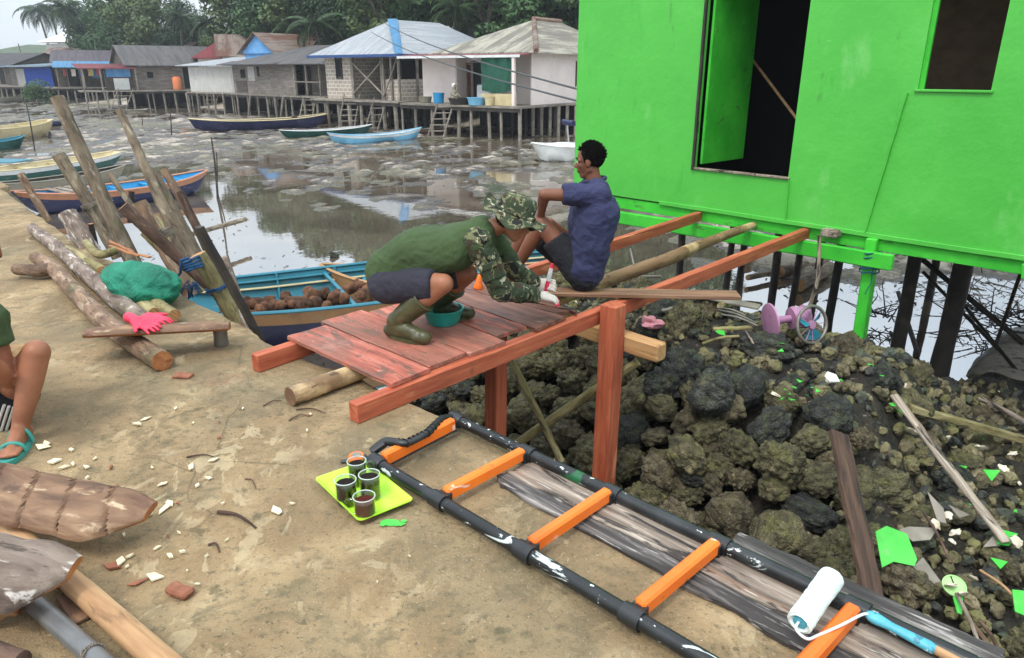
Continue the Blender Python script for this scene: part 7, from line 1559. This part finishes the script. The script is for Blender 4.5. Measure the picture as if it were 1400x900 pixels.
def crown_mesh(seed, R_, Hc, n_, leaf, H0):
    random.seed(seed); mb = MB(); lob = []
    for k in range(random.randrange(9, 14)):
        th_ = rnd(0, 6.28); rr_ = R_*rnd(.15, .78); z = H0+Hc*rnd(.1, .95); lob.append((V((math.cos(th_)*rr_*(1-.3*(z-H0)/Hc), math.sin(th_)*rr_, z)), R_*rnd(.28, .48)))
    for i in range(n_):
        c, r_ = random.choice(lob); d = V((rnd(-1, 1), rnd(-1, 1), rnd(-1, 1)))
        if d.length > 1 or d.length < .1: continue
        d = d.normalized()*(d.length**.45); p = c+V((d.x, d.y, d.z*.8))*r_*(1+.25*noise.noise(c+d*3))
        if noise.noise(p*.9+V((seed, 0, 0))) < -.28: continue
        nrm = (d*.6+V((rnd(-1, 1), rnd(-1, 1), rnd(0, 1.2)))).normalized(); t = nrm.cross(V((rnd(-1, 1), rnd(-1, 1), rnd(-1, 1)))).normalized(); b = nrm.cross(t); s_ = leaf*rnd(.6, 1.3)
        mb.add([p-t*s_, p-b*s_*.45+t*s_*.1, p+t*s_, p+b*s_*.5+t*s_*.1], [(0, 1, 2, 3)])
    return mb, lob
def mkmesh(mb, m, name, smooth=False):
    me = bpy.data.meshes.new(name); me.from_pydata(mb.v, [], mb.f); me.materials.append(m)
    if smooth: me.polygons.foreach_set('use_smooth', [True]*len(me.polygons))
    return me
TREES = []
for k in range(6):
    H0 = 3.5; mb, lob = crown_mesh(100+k, 4.6, 8.5, 15000, .24, H0); cm_ = mkmesh(mb, lm[k % 3], 'crown')
    tb = MB().tube([(0, 0, -1), (.2, .1, 3), (.0, .3, 7), (.1, 0, 10)], [.34, .26, .18, .06], 9, bump=.1, resample=14)
    for c, r_ in lob[:8]:
        q = V((.1, .1, rnd(3, 7))); tb.tube([q, q.lerp(c, .6)+V((0, 0, .3)), c], [.13, .08, .03], 6)
    TREES.append((cm_, mkmesh(tb, trunkm, 'trunk', True)))
def palm_mesh(seed, Ht, nf, Lf):
    random.seed(seed); tb = MB(); lean = V((rnd(-1.2, 1.2), rnd(-.5, .5), 0)); top = V((0, 0, Ht))+lean
    tb.tube([(0, 0, -1), V((0, 0, Ht*.5))+lean*.3, top], [.2, .14, .11], 9, resample=16, bump=.1); fb = MB()
    for k in range(nf):
        th_ = 2*math.pi*k/nf+rnd(-.2, .2); el = rnd(-.55, 1.15); h = V((math.cos(th_), math.sin(th_), 0)); L = Lf*rnd(.85, 1.1); p = top.copy(); a_ = el; pts = [p.copy()]
        for j in range(14): p = p+(h*math.cos(a_)+V((0, 0, math.sin(a_))))*(L/14); a_ -= .11+.02*max(0, el+.3); pts.append(p.copy())
        fb.tube(pts, [.03]*len(pts), 3, cap=False); side = V((-h.y, h.x, 0))
        for j in range(1, 14):
            for u in (0, .33, .66):
                c = pts[j].lerp(pts[j+1 if j < 14 else j], u); ll = L*.22*math.sin(math.pi*min(1, (j+u)/14*.9+.12))
                for s_ in (-1, 1):
                    d = (side*s_+h*.35+V((0, 0, -.55+rnd(-.2, .2)))).normalized(); e = c+d*ll; w_ = h*.035; fb.add([c-w_, c+w_, c.lerp(e, .6)+w_*.9+V((0, 0, .02)), e, c.lerp(e, .6)-w_*.9], [(0, 1, 2, 3, 4)])
    nb_ = MB()
    for i in range(5): th_ = rnd(0, 6.28); nb_.ell(top+V((math.cos(th_)*.22, math.sin(th_)*.22, -.25)), (.14, .14, .17), None, 10, 6)
    return mkmesh(tb, trunkm, 'trunk', True), mkmesh(fb, pm, 'fronds'), mkmesh(nb_, m_bark_brown, 'nuts', True)
PALMS = [palm_mesh(200+k, 8+k % 3, 22, 3.6) for k in range(4)]
random.seed(31)
def plant(kind, k, x, Y, s_, label, group, zr=None, zs=1.0):
    X = (x-700)/985*(Y*CT+1.6*ST); z = ground_h(X, Y); s_ *= .84 if (kind == 'p' and x > 200) else 1; t_ = bpy.data.objects.new('palm_tree' if kind == 'p' else 'broadleaf_tree', None)
    attach(t_, Matrix.Translation((X, Y, z)) @ Matrix.Rotation(zr if zr is not None else rnd(0, 6.28), 4, 'Z') @ Matrix.Diagonal((s_, s_, s_*zs, 1)), None); tag(t_, label, 'palm tree' if kind == 'p' else 'tree', group)
    meshes = zip(('trunk', 'fronds', 'nuts'), PALMS[k]) if kind == 'p' else zip(('crown', 'trunk'), TREES[k])
    for nm, me in meshes: o = bpy.data.objects.new(nm, me); attach(o, W[t_.name].copy(), t_)
i_ = 0
for row, (Yf, step, s0) in enumerate([(0, 36, 1.0), (9, 40, 1.2), (22, 46, 1.45)]):
    x = 122+row*6
    while x < 980:
        yy = prof(x, [(60, 101), (200, 88), (320, 76), (450, 64), (600, 56), (800, 54), (1000, 56)])+Yf+rnd(-2, 3)
        s_ = s0*rnd(.85, 1.2)*(.95 if x > 150 else .7)*(yy/80)**.3
        if 225 < x < 310: s_ *= .62 if row == 0 else .58
        if x < 110: s_ *= .7
        s_ *= lerp(.74, 1.0, sst(300, 620, x))
        plant('b', i_ % 6, x, yy, s_, 'dense broadleaf tree in the dark green wood behind the far village', 'broadleaf trees behind the far village'); i_ += 1; x += step*rnd(.8, 1.2)
pl_ = [(78, 142, 1.25, 1.1), (104, 99, .95, 1.05), (255, 86, .9, .9), (232, 92, .8, .95), (330, 74, 1.0, .9), (372, 70, .95, .9), (345, 84, 1.0, 1.1), (452, 62, 1.0, .85), (515, 60, .95, .8), (300, 82, .9, .9), (618, 54, .9, .8), (745, 51, .85, .75), (765, 55, .9, .85), (92, 146, 1.2, 1.0), (410, 66, .85, .8), (560, 62, 1, 1), (690, 58, .9, .9)]
plab = ['feathery coconut palm standing out against the sky at the far left']+['coconut palm in the wood behind the far village']*16
for k, (x, Y, s_, zs) in enumerate(pl_):
    plant('p', k % 4, x, Y, s_, 'feathery coconut palm against the sky, leftmost of the palms' if k == 0 else 'coconut palm rising in the wood behind the far village', None if k == 0 else 'coconut palms behind the far village', zs=zs)
# low bushes closing the foot of the wood
bm_ = []
for k in range(3):
    mb, lob = crown_mesh(300+k, 2.2, 2.4, 4500, .16, .1); bm_.append(mkmesh(mb, lm[k], 'bush'))
random.seed(5)
for k in range(46):
    x = rnd(96, 900); Y = prof(x, [(60, 99), (200, 84), (320, 73), (450, 61), (600, 52), (800, 50), (1000, 54)])+rnd(-2, 4); X = (x-700)/985*(Y*CT+1.6*ST)
    o = bpy.data.objects.new('bush', bm_[k % 3]); attach(o, Matrix.Translation((X, Y, ground_h(X, Y)-.2)) @ Matrix.Rotation(rnd(0, 6), 4, 'Z') @ Matrix.Scale(rnd(.8, 1.5), 4), None); tag(o, 'leafy bush at the foot of the wood behind the far village', 'bush', 'bushes at the foot of the wood')
o = bpy.data.objects.new('bush', bm_[1]); p = V(((85-700)/985*78.5, 78.5, -1.5)); attach(o, Matrix.Translation(p) @ Matrix.Scale(.75, 4), None); tag(o, 'small mangrove bush on the mud below the blue porch house', 'bush')
def ridge(x): return 0
# far green hill line closing the gap at the horizon
mb = MB(); N_ = 120
for i in range(N_+1):
    x = -420+i*7; h = 9+5*noise.noise(V((x*.02, 0, 0)))+2.5*noise.noise(V((x*.12, 3, 0))); h *= sst(-240, -170, x)*.97+.03
    mb.v += [V((x, 260, 0)), V((x, 262, h*.7)), V((x, 280, h)), V((x, 330, 0))]
for i in range(N_):
    for j in range(3): k = i*4+j; mb.f.append((k, k+4, k+5, k+1)); mb.mi.append(0)
obj('hill', mb, mat('wooded_hill', [(.3, S(50, 66, 44)), (.7, S(80, 98, 62))], .4, .9, bump=[('noise', .5, 1, 1)]), kind='structure', smooth=True, fr=Matrix())
# ------------------------------------------------------------------ debris on the heap
random.seed(77)
def mz(x, y, extra=0.0):
    """photo ray down to the heap surface"""
    r = ray(x, y); t = 1.5
    while t < 14:
        p = V((0, 0, EYE))+r*t
        if p.z < mound(p.dot(DV), p.dot(NV))+.12+extra and p.dot(NV) > 2.2: return p
        t += .01
    return p
def scrap(pts, m, label, cat='scrap', h=.008, tilt=0, name='board_scrap', group=None, lift=.03):
    P = [mz(x, y, .03)+V((0, 0, lift)) for x, y in pts]; c = sum(P, V((0, 0, 0)))/len(P)
    v1 = (P[1]-P[0]); v2 = (P[2]-P[0]); zt_ = c.z+.0
    P = [V((p.x, p.y, zt_+(p.z-zt_)*.45)) for p in P]
    mb = MB().poly(P, h); return obj(name, mb, m, None, label=label, cat=cat, group=group)
# big green sheet leaning on the tan stone
cg = pz(1225, 750, -1.0); 
def sheet(pts, zc, nrm, m, label, h=.006, name='board_scrap', cat='board scrap'):
    c = pz(sum(p[0] for p in pts)/len(pts), sum(p[1] for p in pts)/len(pts), zc); n_ = V(nrm).normalized(); P = []
    for x, y in pts: r = ray(x, y); t = (c-V((0, 0, EYE))).dot(n_)/r.dot(n_); P.append(V((0, 0, EYE))+r*t)
    obj(name, MB().poly(P, h, up=-n_), m, None, label=label, cat=cat)
sheet([(1197, 727), (1212, 719), (1240, 730), (1254, 765), (1250, 774), (1222, 768), (1206, 776)], -.98, (.05, -.6, .9), m_scrap, 'largest green scrap sheet leaning above the tan stone')
sheet([(1229, 724), (1243, 720), (1282, 722), (1272, 738), (1248, 740)], -1.05, (.1, -.3, 1), m_scrapgrey, 'grey scrap right behind the largest green sheet')
sheet([(1268, 672), (1290, 695), (1294, 716), (1282, 713)], -1.02, (-.2, -.5, 1), m_scrapgrey, 'narrow pointed grey scrap above the rubble')
sheet([(1297, 690), (1326, 704), (1312, 708)], -1.05, (.2, -.3, 1), m_scrapgrey, 'small triangular grey scrap near the slanting board')
sheet([(1344, 642), (1368, 643), (1356, 658)], -1.0, (0, -.4, 1), m_scrap, 'bright green triangular scrap at the right edge')
sheet([(1354, 762), (1378, 768), (1368, 778)], -1.1, (0, -.2, 1), m_scrap, 'small green triangle scrap below the slanting board end')
sheet([(1384, 806), (1402, 808), (1402, 842), (1388, 836)], -1.05, (.1, -.4, 1), m_scrap, 'green square scrap cut by the right border')
sheet([(1362, 722), (1392, 730), (1380, 746), (1364, 744)], -1.06, (.1, -.3, 1), m_scrap, 'green scrap at the lower end of the slanting board')
sheet([(1344, 748), (1360, 730), (1368, 746)], -1.08, (-.1, -.3, 1), m_scrapgrey, 'grey scrap left of the slanting board end')
sheet([(1303, 816), (1317, 815), (1315, 840), (1309, 838)], -1.1, (0, -.5, 1), m_scrap, 'thin green scrap under the pale round lid')
sheet([(1248, 775), (1262, 762), (1290, 800), (1282, 806)], -1.12, (.1, -.3, 1), m_scrapgrey, 'grey strip of scrap right of the tan stone')
gsm = [(1068, 543), (1078, 538), (1086, 530), (1093, 522), (1110, 531), (1118, 536), (1082, 546), (1072, 533), (1104, 540), (1068, 480), (1205, 515), (1222, 555), (1230, 562), (1190, 500), (985, 455), (1070, 470), (1150, 520), (1325, 690), (1318, 640), (1345, 600), (1388, 700)]
for x, y in gsm:
    p = mz(x, y, .06); r = rnd(.012, .035)*(1.8 if (x, y) in ((985, 455), (1222, 555)) else 1); n_ = random.choice([3, 4, 5]); a0 = rnd(0, 6)
    obj('paint_chip', MB().poly([p+V((math.cos(a0+6.28*i/n_)*r*rnd(.6, 1.2), math.sin(a0+6.28*i/n_)*r*rnd(.6, 1.2), rnd(-.01, .012))) for i in range(n_)], .004), m_scrap, None, label='small bright green painted chip on the coral stones', cat='paint chip', group='small green chips on the stone heap')
wsm = [(1136, 520), (1302, 740), (1300, 800), (1316, 812), (1306, 728), (1248, 590), (1258, 585), (1062, 540), (1372, 640), (1296, 705), (1340, 612), (1385, 620), (1160, 640), (1390, 740), (1330, 790), (1280, 716)]
for i, (x, y) in enumerate(wsm):
    p = mz(x, y, .07); r = rnd(.02, .04); me_ = MB().ell(p, (r*1.2, r, r*.35), Euler((rnd(-.8, .8), rnd(-.8, .8), rnd(0, 6))).to_matrix(), 12, 7, bump=.7, seed=i)
    obj('shell', me_, m_shell, None, smooth=True, label='pale shell fragment lying among the coral stones', cat='shell', group='shells on the stone heap')
p = mz(1136, 520, .1); obj('plastic_piece', MB().poly([p+V(v) for v in ((-.05, 0, .03), (-.02, -.03, 0), (.05, -.03, 0), (.04, .02, .03), (-.02, .03, .05))], .006), m_wire, None, label='pale bluish plastic piece on the dark stones', cat='plastic piece')
c = mz(1304, 802, .05); ld = thing('round_lid', 'pale green round plastic lid on the rubble at the lower right', 'lid', c); ax_ = V((-.1, -.5, .9))
obj('disc', MB().lathe(c, ax_, [(.001, 0), (.058, 0), (.062, .004), (.062, .012), (.056, .014), (.05, .009), (.001, .009)], 30), m_limelid, ld, smooth=True, sharp=30)
obj('slot', MB().box(c+ax_.normalized()*.0105+V((0, -.003, 0)), c+ax_.normalized()*.0105+V((.0, .045, .028)), .006, .004), m_dark, ld)
def stick_px(pa, ea, pb, eb, w_, h, m, label, cat='board', name='board', rd=False):
    a = mz(*pa, ea); b = mz(*pb, eb)
    if rd: return pole([a, a.lerp(b, .5)+V((0, 0, .02)), b], w_, m, label, cat, name=name)
    return obj(name, MB().box(a, b, w_, h, seg=12, jit=.002), m, None, frame(a, b), label=label, cat=cat)
stick_px((1222, 540), .08, (1376, 742), .06, .065, .018, m_plank, 'long narrow grey board slanting down over the rubble to the green scrap')
stick_px((1245, 558), .05, (1410, 604), .05, .07, .05, m_bark_green, 'long mossy split pole lying at the right behind the slanting board')
a = pn(1146, 592, 4.15); b = pn(1196, 832, 3.4); obj('board', MB().box(a, b, .13, .035, up=V((.2, -.8, .3)), seg=12, jit=.005), m_rot, None, frame(a, b), label='rotten brown board standing against the end of the stone wall', cat='board')
stick_px((1340, 545), .03, (1405, 578), .03, .05, .03, m_plank, 'short grey board on dark soil at the far right')
stick_px((1262, 700), .08, (1300, 770), .05, .008, .008, m_bark_dark, 'dark thin stick over the grey scraps', 'stick', 'stick', rd=True)
stick_px((1308, 812), .05, (1345, 900), .05, .010, .01, m_plank, 'thin grey stick running from the lid to the bottom', 'stick', 'stick', rd=True)
stick_px((1330, 855), .05, (1362, 905), .05, .012, .01, m_bark_brown, 'reddish brown stick at the bottom right', 'stick', 'stick', rd=True)
stick_px((1340, 850), .05, (1370, 900), .04, .010, .01, m_bark_dark, 'dark stick beside the reddish brown one', 'stick', 'stick', rd=True)
stick_px((1340, 780), .05, (1400, 830), .04, .008, .01, m_pole, 'pale thin stick near the right edge', 'stick', 'stick', rd=True)
stick_px((1010, 460), .05, (960, 470), .05, .012, .01, m_bark_green, 'short mossy stick on top of the heap', 'stick', 'stick', rd=True)
stick_px((975, 450), .05, (1025, 448), .04, .05, .02, m_bark_green, 'short mossy board piece on top of the heap')
stick_px((1020, 452), .06, (1030, 470), .06, .02, .01, m_plank, 'short pale splinter on the heap')
for k, (a, b) in enumerate((((982, 424), (1034, 442)), ((986, 430), (1036, 446)), ((980, 421), (1020, 432)))):
    stick_px(a, .07, b, .06, .009, .01, m_tin, ['upper thin metal rod on the heap left of the fan', 'lower thin metal rod on the heap left of the fan', 'third thin metal rod, shortest, left of the fan'][k], 'rod', 'metal_rod', rd=True)
stick_px((985, 418), .06, (1040, 416), .06, .03, .01, m_bark_green, 'dark mossy branch lying behind the fan', 'branch', 'branch', rd=True)
stick_px((905, 425), .06, (935, 418), .06, .04, .02, m_scrapgrey, 'pale board offcut on top of the heap')
sheet([(920, 412), (938, 404), (945, 410), (925, 418)], -.7, (0, -.3, 1), p_maroon, 'dull red scrap under the brown board')
p = mz(890, 441, .08); obj('plastic_bag', MB().ell(p, (.09, .07, .045), None, 20, 12, bump=.8, seed=4), mat('pale_pink_plastic', S(196, 130, 140), 5, .5), None, smooth=True, label='crumpled pale pink plastic bag on the dark stones', cat='plastic bag')
# broken mauve stand fan
c = mz(1062, 440, .22); fan = thing('broken_fan', 'broken mauve electric fan lying on the heap beside the stilts', 'fan', c); ax_ = V((1, .15, .1)).normalized()
u0 = mz(1052, 440, .14)
obj('fan_base', MB().lathe(u0, ax_, [(.001, -.01), (.12, -.008), (.15, .0), (.155, .012), (.11, .03), (.06, .045), (.001, .05)], 32), m_pinkpl, fan, smooth=True, sharp=50)
obj('neck', MB().tube([u0+ax_*.04, u0+ax_*.20], [.035, .03], 14), m_pinkpl, fan, smooth=True, sharp=50)
obj('motor_housing', MB().lathe(u0+ax_*.2, ax_, [(.001, -.02), (.09, -.015), (.10, .02), (.085, .03), (.085, .09), (.10, .10), (.085, .13), (.001, .135)], 26), m_pinkpl, fan, smooth=True, sharp=50)
ctr = mz(1110, 444, .13); ax2 = V((.35, -.85, .25)).normalized()
obj('guard_ring', MB().tube([ctr+(ax2.to_track_quat('Z', 'Y') @ V((math.cos(q)*.15, math.sin(q)*.15, 0))) for q in [i*math.pi/18 for i in range(37)]], .014, 8, cap=False), m_tin, fan, smooth=True)
gm = MB()
for k in range(12):
    q = k*math.pi/6; gm.tube([ctr, ctr+(ax2.to_track_quat('Z', 'Y') @ V((math.cos(q)*.145, math.sin(q)*.145, 0)))], .003, 5)
gm.lathe(ctr, ax2, [(.001, .012), (.035, .01), (.035, -.01), (.001, -.012)], 16)
obj('guard_spokes', gm, m_pinkpl, fan, smooth=True)
for k in range(3):
    q = k*2.09+.5; Q = ax2.to_track_quat('Z', 'Y'); obj('blade', MB().poly([ctr+Q @ V((math.cos(q+d_)*r_, math.sin(q+d_)*r_, -.02+.1*d_)) for d_, r_ in ((0, .03), (-.3, .09), (-.25, .125), (.3, .13), (.6, .1), (.4, .04))], .004, up=ax2), p_teal, fan)
# dark motor shaft behind the seated person
a = pn(862, 340, 7.2); b = pn(870, 378, 7.0); obj('metal_rod', MB().tube([a, b, b+V((.3, 0, 0))], .018, 8), m_tin, None, smooth=True, label='bent grey metal rod standing behind the crooked log', cat='rod')
# the air: light haze toward the far wood
hz = bpy.data.materials.new('haze_air'); hz.use_nodes = True; n_ = hz.node_tree; n_.nodes.clear(); o_ = n_.nodes.new('ShaderNodeOutputMaterial'); pv = n_.nodes.new('ShaderNodeVolumePrincipled')
pv.inputs['Color'].default_value = (.9, .95, 1, 1); pv.inputs['Density'].default_value = .0007; pv.inputs['Anisotropy'].default_value = .2; n_.links.new(pv.outputs[0], o_.inputs['Volume'])
HAZE = True
if HAZE:
    mb = MB().box((-460, 150, 14.5), (460, 150, 14.5), 400, 35); obj('haze', mb, hz, kind='stuff', fr=Matrix(), label='thin pale air haze over the inlet', cat='haze')
